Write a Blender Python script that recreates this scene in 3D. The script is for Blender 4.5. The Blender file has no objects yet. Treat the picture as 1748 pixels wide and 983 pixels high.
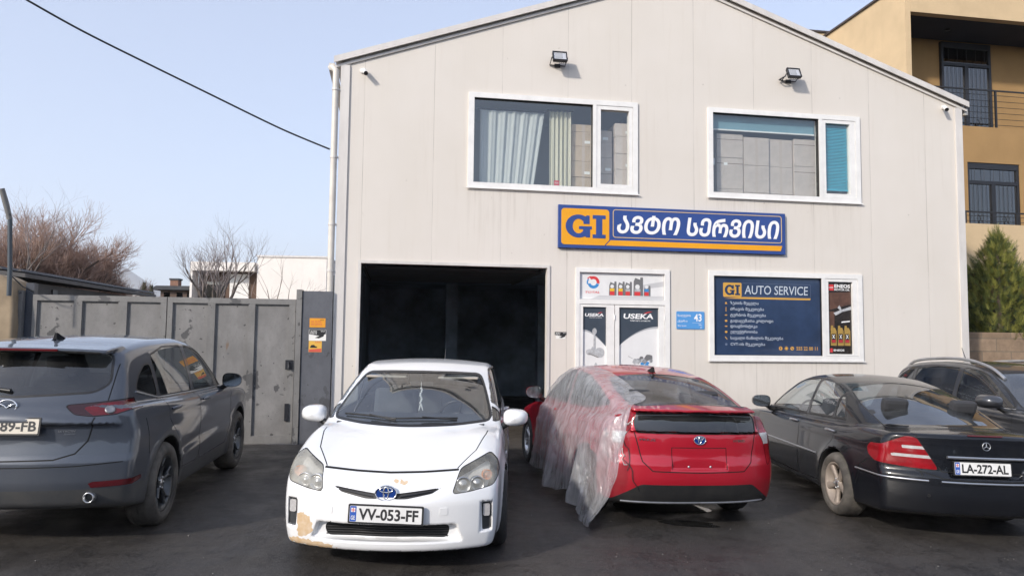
import bpy, bmesh, math, random
import numpy as np
from mathutils import Vector, Matrix, Quaternion
R = math.radians
SC = bpy.context.scene
COL = SC.collection

# ------------------------------------------------------------------ camera
F_PX, PITCH, ROLL, YAW = 1212.0, 0.06714, 0.01169, 0.160
CAM = np.array([0, 0, 1.76])
_fw = np.array([0, math.cos(PITCH), math.sin(PITCH)])
_r0 = np.array([1.0, 0, 0]); _u0 = np.cross(_r0, _fw)
_R = math.cos(ROLL) * _r0 + math.sin(ROLL) * _u0
_U = -math.sin(ROLL) * _r0 + math.cos(ROLL) * _u0
cd = bpy.data.cameras.new('camera'); cam = bpy.data.objects.new('camera', cd); COL.objects.link(cam)
cd.sensor_width = 36.0; cd.lens = 36.0 * F_PX / 1748.0
cd.clip_start = 0.05; cd.clip_end = 20000
cam.matrix_world = Matrix(((_R[0], _U[0], -_fw[0], 0), (_R[1], _U[1], -_fw[1], 0), (_R[2], _U[2], -_fw[2], CAM[2]), (0, 0, 0, 1)))
SC.camera = cam

# ------------------------------------------------------------------ sky, sun, exposure
SUN_AZ, SUN_EL = 220.0, 27.0           # compass-like: 0 = +Y, clockwise
W = bpy.data.worlds.new('World'); SC.world = W; W.use_nodes = True
wn = W.node_tree.nodes; wl = W.node_tree.links
bg = wn['Background']
sky = wn.new('ShaderNodeTexSky'); sky.sky_type = 'NISHITA'; sky.sun_disc = False
sky.sun_elevation = R(SUN_EL); sky.sun_rotation = R(SUN_AZ)
sky.altitude = 500; sky.air_density = 1.0; sky.dust_density = 2.2; sky.ozone_density = 3.0
hs = wn.new('ShaderNodeHueSaturation'); hs.inputs['Saturation'].default_value = 0.80; hs.inputs['Value'].default_value = 1.0
wl.new(sky.outputs[0], hs.inputs['Color'])
hz = wn.new('ShaderNodeMix'); hz.data_type = 'RGBA'; hz.inputs['Factor'].default_value = 0.44      # thin winter haze over the whole sky
hz.inputs['B'].default_value = (2.75, 3.0, 3.8, 1); wl.new(hs.outputs[0], hz.inputs['A']); wl.new(hz.outputs['Result'], bg.inputs[0])
bg.inputs[1].default_value = 0.15
sd = bpy.data.lights.new('sun', 'SUN'); so = bpy.data.objects.new('sun', sd); COL.objects.link(so)
sd.energy = 2.35; sd.angle = R(3.2); sd.color = (1.0, 0.92, 0.82)
sdir = Vector((math.sin(R(SUN_AZ)) * math.cos(R(SUN_EL)), math.cos(R(SUN_AZ)) * math.cos(R(SUN_EL)), math.sin(R(SUN_EL))))
so.rotation_euler = sdir.to_track_quat('Z', 'Y').to_euler()
SC.view_settings.view_transform = 'Standard'; SC.view_settings.look = 'None'
SC.view_settings.exposure = 0.84; SC.view_settings.gamma = 1.0
SC.view_settings.use_curve_mapping = False
SC.cycles.max_bounces = 8; SC.cycles.transparent_max_bounces = 24
SC.cycles.volume_bounces = 2; SC.cycles.use_denoising = True
SC.cycles.caustics_reflective = False; SC.cycles.caustics_refractive = False
rng = random.Random(7)

# ------------------------------------------------------------------ helpers
def gz(x):                                   # the yard falls gently to the right
    x = max(-14.0, min(14.0, x)); return -0.010 * x if x < 0 else -0.026 * x
def at(px, py, Y):                           # point seen at photo pixel (px,py), Y metres ahead
    d = _fw * F_PX + _R * (px - 874) - _U * (py - 491.5)
    return Vector(CAM + d * (Y / d[1]))

def tag(o, label=None, cat=None, group=None, kind=None):
    if label: o['label'] = label
    if cat: o['category'] = cat
    if group: o['group'] = group
    if kind: o['kind'] = kind
    return o
def empty(name, loc=(0, 0, 0), rz=0, label=None, cat=None, group=None, parent=None):
    o = bpy.data.objects.new(name, None); COL.objects.link(o); o.empty_display_size = 0.2
    o.location = loc; o.rotation_euler = (0, 0, rz)
    if parent: o.parent = parent
    return tag(o, label, cat, group)
def link_mesh(name, me, mats, parent=None):
    o = bpy.data.objects.new(name, me); COL.objects.link(o)
    for m in (mats if isinstance(mats, (list, tuple)) else [mats]): me.materials.append(m)
    if parent: o.parent = parent
    return o

class MB:
    """collects shapes; build() links them as ONE mesh object"""
    def __init__(s): s.v = []; s.f = []; s.m = []; s.sm = []
    def add(s, vs, fs, mi=0, smooth=False):
        b = len(s.v); s.v += [tuple(map(float, p)) for p in vs]
        for q in fs: s.f.append([b + i for i in q]); s.m.append(mi); s.sm.append(smooth)
        return s
    def box(s, x0, x1, y0, y1, z0, z1, mi=0, T=None, bev=0.0):
        if bev > 0:
            bm = bmesh.new(); bmesh.ops.create_cube(bm, size=1)
            for v in bm.verts: v.co = Vector(((x0 + x1) / 2 + v.co.x * (x1 - x0), (y0 + y1) / 2 + v.co.y * (y1 - y0), (z0 + z1) / 2 + v.co.z * (z1 - z0)))
            bmesh.ops.bevel(bm, geom=list(bm.edges), offset=bev, segments=2, affect='EDGES', profile=.6)
            bm.verts.index_update()
            vs = [v.co.copy() for v in bm.verts]; fs = [[v.index for v in f.verts] for f in bm.faces]; bm.free()
        else:
            vs = [Vector((x, y, z)) for x in (x0, x1) for y in (y0, y1) for z in (z0, z1)]
            fs = [(0, 1, 3, 2), (4, 6, 7, 5), (0, 4, 5, 1), (2, 3, 7, 6), (0, 2, 6, 4), (1, 5, 7, 3)]
        if T is not None: vs = [T @ Vector(p) for p in vs]
        return s.add(vs, fs, mi)
    def prism(s, poly, y0, y1, mi=0, T=None):
        """polygon in XZ extruded along Y from y0 to y1"""
        n = len(poly)
        if y0 > y1: y0, y1 = y1, y0
        a = sum(poly[i][0] * poly[(i + 1) % n][1] - poly[(i + 1) % n][0] * poly[i][1] for i in range(n))
        if a < 0: poly = poly[::-1]
        vs = [Vector((p[0], y0, p[1])) for p in poly] + [Vector((p[0], y1, p[1])) for p in poly]
        fs = [list(range(n)), list(range(2 * n - 1, n - 1, -1))] + [(i, n + i, n + (i + 1) % n, (i + 1) % n) for i in range(n)]
        if T is not None: vs = [T @ p for p in vs]
        return s.add(vs, fs, mi)
    def tube(s, pts, r, n=8, mi=0, caps=True, smooth=True, T=None):
        pts = [Vector(p) for p in pts]; rr = r if isinstance(r, (list, tuple)) else [r] * len(pts)
        vs = []; up = Vector((0, 0, 1)); prev = None
        for i, p in enumerate(pts):
            d = (pts[min(i + 1, len(pts) - 1)] - pts[max(i - 1, 0)])
            if d.length < 1e-9: d = Vector((0, 0, 1))
            d.normalize()
            if prev is None:
                a = d.cross(up)
                if a.length < 1e-3: a = d.cross(Vector((1, 0, 0)))
            else:
                a = prev - d * prev.dot(d)
                if a.length < 1e-4: a = d.cross(up)
            a.normalize(); prev = a; b = d.cross(a)
            for k in range(n):
                t = 2 * math.pi * k / n
                vs.append(p + (a * math.cos(t) + b * math.sin(t)) * rr[i])
        fs = [(i * n + k, i * n + (k + 1) % n, (i + 1) * n + (k + 1) % n, (i + 1) * n + k) for i in range(len(pts) - 1) for k in range(n)]
        if T is not None: vs = [T @ p for p in vs]
        s.add(vs, fs, mi, smooth)
        if caps: s.add([vs[k] for k in range(n)], [list(range(n))[::-1]], mi); s.add([vs[-n + k] for k in range(n)], [list(range(n))], mi)
        return s
    def lathe(s, prof, n=40, T=None, mi=0, smooth=True):
        """profile (radius, height): revolved about local Z"""
        vs = [Vector((r * math.cos(2 * math.pi * k / n), r * math.sin(2 * math.pi * k / n), h)) for r, h in prof for k in range(n)]
        fs = [(i * n + k, i * n + (k + 1) % n, (i + 1) * n + (k + 1) % n, (i + 1) * n + k) for i in range(len(prof) - 1) for k in range(n)]
        if T is not None: vs = [T @ p for p in vs]
        return s.add(vs, fs, mi, smooth)
    def ball(s, c, rx, ry, rz, nu=16, nv=10, mi=0, T=None):
        vs = []
        for j in range(nv + 1):
            b = math.pi * j / nv
            for i in range(nu):
                a = 2 * math.pi * i / nu
                vs.append(Vector((c[0] + rx * math.sin(b) * math.cos(a), c[1] + ry * math.sin(b) * math.sin(a), c[2] + rz * math.cos(b))))
        fs = [(j * nu + i, (j + 1) * nu + i, (j + 1) * nu + (i + 1) % nu, j * nu + (i + 1) % nu) for j in range(nv) for i in range(nu)]
        if T is not None: vs = [T @ p for p in vs]
        return s.add(vs, fs, mi, True)
    def mesh(s, name='mesh'):
        me = bpy.data.meshes.new(name); me.from_pydata(s.v, [], s.f)
        me.polygons.foreach_set('material_index', s.m); me.polygons.foreach_set('use_smooth', s.sm)
        me.update(); return me
    def build(s, name, mats, parent=None): return link_mesh(name, s.mesh(name), mats, parent)

def rrect(x0, x1, z0, z1, r, n=5):
    out = []
    for cx, cz, a0 in ((x1 - r, z1 - r, 0), (x0 + r, z1 - r, 90), (x0 + r, z0 + r, 180), (x1 - r, z0 + r, 270)):
        for k in range(n + 1):
            a = R(a0 + 90 * k / n); out.append((cx + r * math.cos(a), cz + r * math.sin(a)))
    return out

def text_geo(txt, bold=0.0, shear=0.0, extr=0.0, space=1.0):
    cu = bpy.data.curves.new('t', 'FONT'); cu.body = txt; cu.offset = bold; cu.shear = shear; cu.space_character = space
    cu.fill_mode = 'BOTH' if extr else 'FRONT'; cu.extrude = extr; cu.resolution_u = 3
    o = bpy.data.objects.new('t', cu); COL.objects.link(o)
    dg = bpy.context.evaluated_depsgraph_get()
    me = bpy.data.meshes.new_from_object(o.evaluated_get(dg))
    vs = [v.co.copy() for v in me.vertices]; fs = [list(p.vertices) for p in me.polygons]
    bpy.data.objects.remove(o); bpy.data.curves.remove(cu); bpy.data.meshes.remove(me)
    return vs, fs
def put_text(mb, txt, x0, x1, z0, z1, y, mi=0, bold=0.0, shear=0.0, extr=0.0, keep=False, T=None, fitx=True, align='l', yext=0.002):
    """text filling the box x0..x1, z0..z1 on the plane y, read from -Y"""
    vs, fs = text_geo(txt, bold, shear, 0.05 if extr else 0.0)
    if not vs: return
    ax = min(v.x for v in vs); bx = max(v.x for v in vs); az = min(v.y for v in vs); bz = max(v.y for v in vs)
    sz = (z1 - z0) / max(bz - az, 1e-6); sx = (x1 - x0) / max(bx - ax, 1e-6)
    if keep:
        sx = min(sz, sx)
        if align == 'c': x0 = (x0 + x1) / 2 - (bx - ax) * sx / 2
        if align == 'r': x0 = x1 - (bx - ax) * sx
    out = []
    for v in vs:
        out.append(Vector((x0 + (v.x - ax) * sx, y - (yext * v.z / 0.05 if extr else 0.0), z0 + (v.y - az) * sz)))
    if T is not None: out = [T @ p for p in out]
    mb.add(out, fs, mi)

# ------------------------------------------------------------------ materials
MATS = {}
def mat(name, col, rough=0.5, metal=0.0, spec=0.5, coat=0.0, coat_rough=0.05, var=0.0, vscale=6.0, bump=0.0, bscale=40.0, vcol=None, stretch=(1, 1, 1), emit=None, rvar=0.0):
    m = bpy.data.materials.new(name); m.use_nodes = True; nt = m.node_tree; N = nt.nodes; L = nt.links
    b = N['Principled BSDF']
    b.inputs['Roughness'].default_value = rough; b.inputs['Metallic'].default_value = metal
    b.inputs['Specular IOR Level'].default_value = spec
    b.inputs['Coat Weight'].default_value = coat; b.inputs['Coat Roughness'].default_value = coat_rough
    b.inputs['Base Color'].default_value = (*col, 1)
    if var or bump or rvar:
        tc = N.new('ShaderNodeTexCoord'); mp = N.new('ShaderNodeMapping'); mp.inputs['Scale'].default_value = stretch
        L.new(tc.outputs['Object'], mp.inputs['Vector'])
    if var or rvar:
        nz = N.new('ShaderNodeTexNoise'); nz.inputs['Scale'].default_value = vscale; nz.inputs['Detail'].default_value = 6; nz.inputs['Roughness'].default_value = .65
        L.new(mp.outputs[0], nz.inputs['Vector'])
    if var:
        mx = N.new('ShaderNodeMix'); mx.data_type = 'RGBA'
        c2 = vcol if vcol else tuple(c * (1 - var) for c in col)
        mx.inputs['A'].default_value = (*col, 1); mx.inputs['B'].default_value = (*c2, 1)
        rp = N.new('ShaderNodeMapRange'); rp.inputs['From Min'].default_value = .38; rp.inputs['From Max'].default_value = .68
        rp.inputs['To Max'].default_value = 1.0 if not vcol else var
        L.new(nz.outputs['Fac'], rp.inputs['Value']); L.new(rp.outputs[0], mx.inputs['Factor']); L.new(mx.outputs['Result'], b.inputs['Base Color'])
    if rvar:
        r2 = N.new('ShaderNodeMapRange'); r2.inputs['From Min'].default_value = .35; r2.inputs['From Max'].default_value = .7
        r2.inputs['To Min'].default_value = max(0, rough - rvar); r2.inputs['To Max'].default_value = min(1, rough + rvar)
        L.new(nz.outputs['Fac'], r2.inputs['Value']); L.new(r2.outputs[0], b.inputs['Roughness'])
    if bump:
        n2 = N.new('ShaderNodeTexNoise'); n2.inputs['Scale'].default_value = bscale; n2.inputs['Detail'].default_value = 5
        L.new(mp.outputs[0], n2.inputs['Vector'])
        bp = N.new('ShaderNodeBump'); bp.inputs['Strength'].default_value = bump; bp.inputs['Distance'].default_value = .01
        L.new(n2.outputs['Fac'], bp.inputs['Height']); L.new(bp.outputs[0], b.inputs['Normal'])
    if emit:
        b.inputs['Emission Color'].default_value = (*emit[0], 1); b.inputs['Emission Strength'].default_value = emit[1]
    MATS[name] = m
    return m
def glass(name, tint, refl_ior=1.5, rough=0.0, dust=0.0, dcol=(.4, .4, .4)):
    """window pane: tinted transparency with a Fresnel reflection (and some dust)"""
    m = bpy.data.materials.new(name); m.use_nodes = True; nt = m.node_tree; N = nt.nodes; L = nt.links
    N.remove(N['Principled BSDF']); out = N['Material Output']
    tr = N.new('ShaderNodeBsdfTransparent'); tr.inputs[0].default_value = (*tint, 1)
    gl = N.new('ShaderNodeBsdfGlossy'); gl.inputs['Roughness'].default_value = rough; gl.inputs[0].default_value = (1, 1, 1, 1)
    fr = N.new('ShaderNodeFresnel'); ge = N.new('ShaderNodeNewGeometry'); io = N.new('ShaderNodeMix')   # same reflectance from both sides
    io.inputs['A'].default_value = refl_ior; io.inputs['B'].default_value = 1 / refl_ior
    L.new(ge.outputs['Backfacing'], io.inputs['Factor']); L.new(io.outputs['Result'], fr.inputs[0])
    mx = N.new('ShaderNodeMixShader'); L.new(fr.outputs[0], mx.inputs[0]); L.new(tr.outputs[0], mx.inputs[1]); L.new(gl.outputs[0], mx.inputs[2])
    last = mx
    if dust:
        df = N.new('ShaderNodeBsdfDiffuse'); df.inputs[0].default_value = (*dcol, 1)
        tc = N.new('ShaderNodeTexCoord'); nz = N.new('ShaderNodeTexNoise'); nz.inputs['Scale'].default_value = 3.5; nz.inputs['Detail'].default_value = 6
        L.new(tc.outputs['Object'], nz.inputs['Vector'])
        mr = N.new('ShaderNodeMapRange'); mr.inputs['From Min'].default_value = .3; mr.inputs['From Max'].default_value = .75; mr.inputs['To Max'].default_value = dust
        L.new(nz.outputs['Fac'], mr.inputs['Value'])
        m2 = N.new('ShaderNodeMixShader'); L.new(mr.outputs[0], m2.inputs[0]); L.new(mx.outputs[0], m2.inputs[1]); L.new(df.outputs[0], m2.inputs[2]); last = m2
    L.new(last.outputs[0], out.inputs[0]); MATS[name] = m
    return m
# ------------------------------------------------------------------ surfaces of the place
def node_mat(name, rough=.5, spec=.5):
    m = bpy.data.materials.new(name); m.use_nodes = True
    N = m.node_tree.nodes; L = m.node_tree.links; b = N['Principled BSDF']
    b.inputs['Roughness'].default_value = rough; b.inputs['Specular IOR Level'].default_value = spec
    tc = N.new('ShaderNodeTexCoord')
    def noise(scale, stretch=(1, 1, 1), detail=6, rough=.6, loc=(0, 0, 0)):
        mp = N.new('ShaderNodeMapping'); mp.inputs['Scale'].default_value = stretch; mp.inputs['Location'].default_value = loc; L.new(tc.outputs['Object'], mp.inputs[0])
        n = N.new('ShaderNodeTexNoise'); n.inputs['Scale'].default_value = scale; n.inputs['Detail'].default_value = detail; n.inputs['Roughness'].default_value = rough
        L.new(mp.outputs[0], n.inputs['Vector']); return n.outputs['Fac']
    def rng_(v, a, b_, c=0, d=1):
        r = N.new('ShaderNodeMapRange'); r.inputs['From Min'].default_value = a; r.inputs['From Max'].default_value = b_
        r.inputs['To Min'].default_value = c; r.inputs['To Max'].default_value = d; L.new(v, r.inputs['Value']); return r.outputs[0]
    def mix(f, a, c):
        x = N.new('ShaderNodeMix'); x.data_type = 'RGBA'
        if isinstance(f, float): x.inputs['Factor'].default_value = f
        else: L.new(f, x.inputs['Factor'])
        for k, q in (('A', a), ('B', c)):
            if isinstance(q, tuple): x.inputs[k].default_value = (*q, 1)
            else: L.new(q, x.inputs[k])
        return x.outputs['Result']
    def math_(op, a, c=None, d=None):
        x = N.new('ShaderNodeMath'); x.operation = op
        for i, q in enumerate((a, c, d)):
            if q is None: continue
            if isinstance(q, (int, float)): x.inputs[i].default_value = q
            else: L.new(q, x.inputs[i])
        return x.outputs[0]
    def bump(h, strength=.3, dist=.01, prev=None):
        x = N.new('ShaderNodeBump'); x.inputs['Strength'].default_value = strength; x.inputs['Distance'].default_value = dist
        L.new(h, x.inputs['Height'])
        if prev is not None: L.new(prev, x.inputs['Normal'])
        return x.outputs[0]
    sep = N.new('ShaderNodeSeparateXYZ'); L.new(tc.outputs['Object'], sep.inputs[0])
    MATS[name] = m
    return m, b, L, noise, rng_, mix, math_, bump, sep.outputs

# asphalt: dark, damp, patchy
m, b, L, noise, rg, mix, mth, bump, xyz = node_mat('asphalt', .5)
big = noise(.35, detail=5); mid = noise(1.7, detail=7, rough=.7); fine = noise(130, detail=3); grit = noise(45, detail=4, rough=.8)
c = mix(rg(big, .38, .64), (.026, .024, .0235), (.046, .040, .035))
c = mix(rg(mid, .5, .72), c, (.022, .022, .024))
spk = noise(190, detail=1, rough=.3); c = mix(rg(spk, .66, .74, 0, .75), c, (.16, .15, .14))
c = mix(rg(grit, .45, .8, 0, .5), c, (.075, .07, .065))
crk = noise(.9, detail=9, rough=.62, loc=(3, 1, 0)); ck = mth('ABSOLUTE', mth('SUBTRACT', crk, .5)); c = mix(rg(ck, 0, .011, .75, 0), c, (.008, .008, .008))
# dust and dirt gathered along the foot of the facade and the gate
inw = mth('ADD', mth('MULTIPLY', mth('SUBTRACT', xyz['X'], -2.819), -math.sin(.160)), mth('MULTIPLY', mth('SUBTRACT', xyz['Y'], 11.4), math.cos(.160)))
dn = noise(2.3, detail=8, rough=.7, loc=(5, 2, 0)); dd = rg(mth('ADD', inw, mth('MULTIPLY', mth('SUBTRACT', dn, .5), 2.2)), -1.0, .15, 0, .72); c = mix(dd, c, (.115, .098, .080))
agg = noise(75, detail=2, rough=.5, loc=(9, 0, 0)); c = mix(rg(agg, .56, .72, 0, .85), c, (.105, .098, .09)); c = mix(rg(agg, .25, .42, .55, 0), c, (.012, .012, .012))
trk = noise(1.6, stretch=(2.6, .22, 1), detail=7, rough=.65, loc=(1, 3, 0)); c = mix(rg(trk, .50, .72, 0, .5), c, (.068, .062, .056)); c = mix(rg(trk, .26, .42, .45, 0), c, (.016, .0155, .016))
oil = noise(.8, detail=3, loc=(2, 7, 0)); c = mix(rg(oil, .60, .70, 0, .55), c, (.016, .015, .015))
L.new(c, b.inputs['Base Color'])
wet = rg(mid, .40, .62, .62, .30); L.new(mth('ADD', wet, rg(big, .3, .7, .10, -.06)), b.inputs['Roughness'])
L.new(bump(grit, .35, .012, bump(fine, .45, .006)), b.inputs['Normal'])

# insulated wall panels: off-white sheet with ribs, joints and rain streaks
def panel_wall(name, base):
    m, b, L, noise, rg, mix, mth, bump, xyz = node_mat(name, .5, .35)
    x = xyz['X']
    fr = mth('FRACT', mth('MULTIPLY', mth('ADD', x, 50.02), 1 / 1.145))
    dj = mth('ABSOLUTE', mth('SUBTRACT', fr, .5))                  # .5 at the joint
    joint = rg(dj, .4955, .4985)
    streak = noise(3.2, stretch=(3.2, 3.2, .16), detail=7, rough=.7)
    patch = noise(.55, detail=4)
    c = mix(rg(patch, .35, .65), base, tuple(q * w for q, w in zip(base, (.95, .945, .93))))
    c = mix(rg(streak, .54, .82, 0, .30), c, tuple(q * w for q, w in zip(base, (.74, .69, .62))))
    fine = noise(26, stretch=(1, 1, .25), detail=5, rough=.75); c = mix(rg(fine, .60, .85, 0, .35), c, tuple(q * .72 for q in base))
    low = rg(mth('ADD', xyz['Z'], mth('MULTIPLY', streak, 1.4)), .55, 1.7, .34, 0); c = mix(low, c, (.30, .26, .21))
    spot = noise(9, detail=2, loc=(4, 0, 2)); c = mix(rg(spot, .735, .76, 0, .6), c, (.22, .19, .16))
    # rain streaks running down from the window sills and the sign
    drip = noise(7.5, stretch=(1.7, 1, .10), detail=6, rough=.7, loc=(2, 0, 9)); z_ = xyz['Z']
    for (u0, u1, zt, zl) in ((2.05, 5.05, 4.23, 1.3), (6.3, 9.33, 4.25, .9), (6.3, 9.33, 1.39, 1.2), (3.6, 7.8, 3.25, .5)):
        mu = mth('MULTIPLY', rg(x, u0, u0 + .04), rg(x, u1 - .04, u1, 1, 0)); mz = mth('MULTIPLY', rg(z_, zt - zl, zt - .02), rg(z_, zt - .01, zt + .01, 1, 0))
        c = mix(mth('MULTIPLY', mth('MULTIPLY', mu, mz), rg(drip, .50, .72, 0, .38)), c, (.36, .31, .26))
    jj = mth('MULTIPLY', joint, rg(noise(1.1, loc=(1, 5, 0)), .36, .6, .12, .7)); c = mix(jj, c, (.20, .18, .16))
    L.new(c, b.inputs['Base Color'])
    rib = mth('SINE', mth('MULTIPLY', x, 2 * math.pi / .0955))
    h = mth('SUBTRACT', mth('MULTIPLY', mth('POWER', mth('ABSOLUTE', rib), 5), .06), mth('MULTIPLY', joint, .7))
    wav = noise(.8, stretch=(1, 1, .5), detail=2)
    L.new(bump(wav, .25, .05, bump(h, .35, .012)), b.inputs['Normal'])
    return m
panel_wall('panel_wall', (.675, .632, .582))

# painted steel gate: chalky grey with dark worn blotches and rust
def gate_paint(name, base, worn=1.0):
    m, b, L, noise, rg, mix, mth, bump, xyz = node_mat(name, .55, .4)
    cl = noise(2.2, stretch=(1, 1, .5), detail=7, rough=.68); fine = noise(18, detail=5, rough=.7)
    c = mix(rg(cl, .38, .66), tuple(q * .80 for q in base), tuple(q * 1.18 for q in base))
    c = mix(rg(fine, .52, .8, 0, .4), c, tuple(q * .6 for q in base))
    bl = noise(2.6, detail=4, rough=.55, loc=(1.3, .2, .4)); sp = noise(11, detail=3, rough=.6, loc=(7, 0, 3))
    c = mix(rg(bl, .615, .635, 0, .85 * worn), c, (.052, .052, .055))
    c = mix(rg(sp, .675, .69, 0, .85 * worn), c, (.04, .038, .038))
    ru = noise(3.4, stretch=(2.5, 2.5, .5), detail=6, loc=(2, 8, 5)); c = mix(rg(ru, .67, .74, 0, .75 * worn), c, (.16, .095, .055))
    L.new(c, b.inputs['Base Color']); L.new(rg(fine, .3, .7, .42, .66), b.inputs['Roughness'])
    L.new(bump(noise(1.6, detail=2), .3, .04, bump(bl, .08, .01)), b.inputs['Normal'])
    return m
gate_paint('gate_grey', (.205, .199, .194)); gate_paint('gate_frame_grey', (.195, .190, .184), .8); gate_paint('pier_grey', (.105, .11, .125), .7)

def stucco(name, base, dark=.85, rough=.85, sc=3.0, b_=.25):
    m, b, L, noise, rg, mix, mth, bump, xyz = node_mat(name, rough, .25)
    a = noise(sc * .35, detail=6); f = noise(sc * 8, detail=5, rough=.7); st = noise(2.0, stretch=(2.5, 2.5, .2), detail=6)
    c = mix(rg(a, .35, .68), base, tuple(q * dark for q in base)); c = mix(rg(f, .5, .85, 0, .3), c, tuple(q * .7 for q in base))
    c = mix(rg(st, .55, .8, 0, .3), c, tuple(q * .72 for q in base))
    L.new(c, b.inputs['Base Color']); L.new(bump(noise(60, detail=4), b_, .006), b.inputs['Normal'])
    return m
stucco('beige_stucco', (.62, .47, .29)); stucco('ochre_stucco', (.36, .225, .10)); stucco('concrete_ochre', (.36, .28, .19), .6, sc=6)
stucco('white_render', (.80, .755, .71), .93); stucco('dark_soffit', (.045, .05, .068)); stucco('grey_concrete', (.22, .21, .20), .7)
stucco('brown_cladding', (.13, .085, .065)); stucco('far_roof', (.12, .085, .07)); stucco('dark_shed', (.075, .078, .085), .7)

# rough stone courses of the retaining wall
m, b, L, noise, rg, mix, mth, bump, xyz = node_mat('stone_courses', .85, .25)
br = m.node_tree.nodes.new('ShaderNodeTexBrick'); mp = m.node_tree.nodes.new('ShaderNodeMapping'); mp.inputs['Rotation'].default_value = (R(90), 0, 0)
tcn = [n for n in m.node_tree.nodes if n.type == 'TEX_COORD'][0]; L.new(tcn.outputs['Object'], mp.inputs[0]); L.new(mp.outputs[0], br.inputs['Vector'])
br.inputs['Color1'].default_value = (.33, .24, .165, 1); br.inputs['Color2'].default_value = (.24, .17, .115, 1); br.inputs['Mortar'].default_value = (.20, .16, .12, 1)
br.inputs['Scale'].default_value = 1.0; br.inputs['Brick Width'].default_value = .62; br.inputs['Row Height'].default_value = .26; br.inputs['Mortar Size'].default_value = .012
n1 = noise(5, detail=8, rough=.75); c = mix(rg(n1, .4, .75, 0, .7), br.outputs['Color'], (.13, .095, .07)); L.new(c, b.inputs['Base Color'])
L.new(bump(n1, .6, .04, bump(br.outputs['Fac'], -.5, .02)), b.inputs['Normal'])

mat('upvc_white', (.80, .79, .77), .32, spec=.5, var=.10, vscale=5)
mat('trim_white', (.66, .63, .60), .45, var=.16, vscale=4, stretch=(1, 1, .3))
mat('roof_sheet', (.42, .42, .42), .45, metal=.3, var=.2)
mat('pipe_cream', (.66, .62, .56), .4, var=.15, vscale=4)
mat('black_plastic', (.018, .018, .019), .45, var=.3, vscale=9)
mat('black_metal', (.022, .023, .028), .4, metal=.2)
mat('dark_interior', (.50, .60, .70), .8, var=.5, vscale=1.2)
mat('dark_floor', (.20, .19, .175), .6, var=.5, vscale=2)
mat('room_paint', (.50, .52, .56), .8)
mat('cardboard', (.52, .40, .29), .85, var=.22, vscale=3, bump=.1, bscale=25)
mat('cardboard_grey', (.56, .475, .42), .85, var=.2, vscale=3, bump=.1, bscale=25)
mat('tape', (.50, .41, .345), .4)
mat('paper_white', (.78, .77, .74), .7)
mat('sign_blue', (.022, .062, .255), .35, coat=.2, var=.12, vscale=2)
mat('sign_yellow', (.80, .355, .008), .35, var=.08, vscale=2)
mat('sign_white', (.84, .84, .84), .4)
mat('poster_navy', (.028, .052, .115), .22, coat=.4, var=.35, vscale=1.6)
mat('poster_yellow', (.62, .34, .06), .35); mat('poster_text', (.48, .53, .60), .35)
mat('poster_dark', (.028, .022, .020), .25, coat=.3, var=.4, vscale=5)
mat('poster_brown', (.13, .065, .045), .3, coat=.3, var=.5, vscale=6)
mat('oil_gold', (.42, .27, .07), .35, var=.3, vscale=14); mat('oil_red', (.40, .03, .04), .35); mat('logo_red', (.62, .045, .05), .35)
mat('decal_slate', (.052, .068, .092), .28, coat=.3, var=.15); mat('decal_white', (.76, .76, .76), .25, coat=.3, var=.06)
mat('decal_grey', (.30, .31, .33), .35, var=.5, vscale=14); mat('decal_silver', (.50, .51, .53), .3, var=.4, vscale=20)
mat('logo_blue', (.045, .24, .55), .35); mat('can_grey', (.16, .16, .165), .35); mat('can_yellow', (.75, .46, .03), .35)
mat('plate_blue', (.09, .30, .64), .35); mat('teal_blind', (.055, .42, .56), .75, var=.12, vscale=4)
mat('roller_blind', (.16, .30, .36), .8); mat('lamp_glass', (.36, .37, .39), .18, coat=.5); mat('lamp_silver', (.62, .63, .65), .35, metal=.4)
mat('sticker_orange', (.75, .32, .02), .5, var=.1); mat('sticker_red', (.60, .10, .06), .5)
mat('rail_black', (.016, .016, .018), .45)
def curtain_mat(name, col, tr):
    m = bpy.data.materials.new(name); m.use_nodes = True; N = m.node_tree.nodes; L = m.node_tree.links; N.remove(N['Principled BSDF'])
    d = N.new('ShaderNodeBsdfDiffuse'); d.inputs[0].default_value = (*col, 1); t = N.new('ShaderNodeBsdfTranslucent'); t.inputs[0].default_value = (*col, 1)
    p = N.new('ShaderNodeBsdfTransparent'); a = N.new('ShaderNodeMixShader'); a.inputs[0].default_value = .4; L.new(d.outputs[0], a.inputs[1]); L.new(t.outputs[0], a.inputs[2])
    c = N.new('ShaderNodeMixShader'); c.inputs[0].default_value = tr; L.new(a.outputs[0], c.inputs[1]); L.new(p.outputs[0], c.inputs[2]); L.new(c.outputs[0], N['Material Output'].inputs[0]); MATS[name] = m
curtain_mat('sheer_curtain', (.90, .92, .89), .14); curtain_mat('cream_curtain', (.88, .84, .68), .03)
glass('window_glass', (.96, .98, .98), 1.7); glass('far_glass', (.10, .11, .13), 2.2)

# ------------------------------------------------------------------ ground
mb = MB()
xs = [-3500, -14, -9, -6, -3, 0, 3, 6, 9, 14, 3500]; ys = [-300, -8, 0, 5, 10, 12, 20, 60, 6000]
vs = [(x, y, gz(x)) for y in ys for x in xs]; n = len(xs)
mb.add(vs, [(j * n + i, j * n + i + 1, (j + 1) * n + i + 1, (j + 1) * n + i) for j in range(len(ys) - 1) for i in range(n - 1)])
tag(mb.build('ground', MATS['asphalt']), kind='structure')
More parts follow.
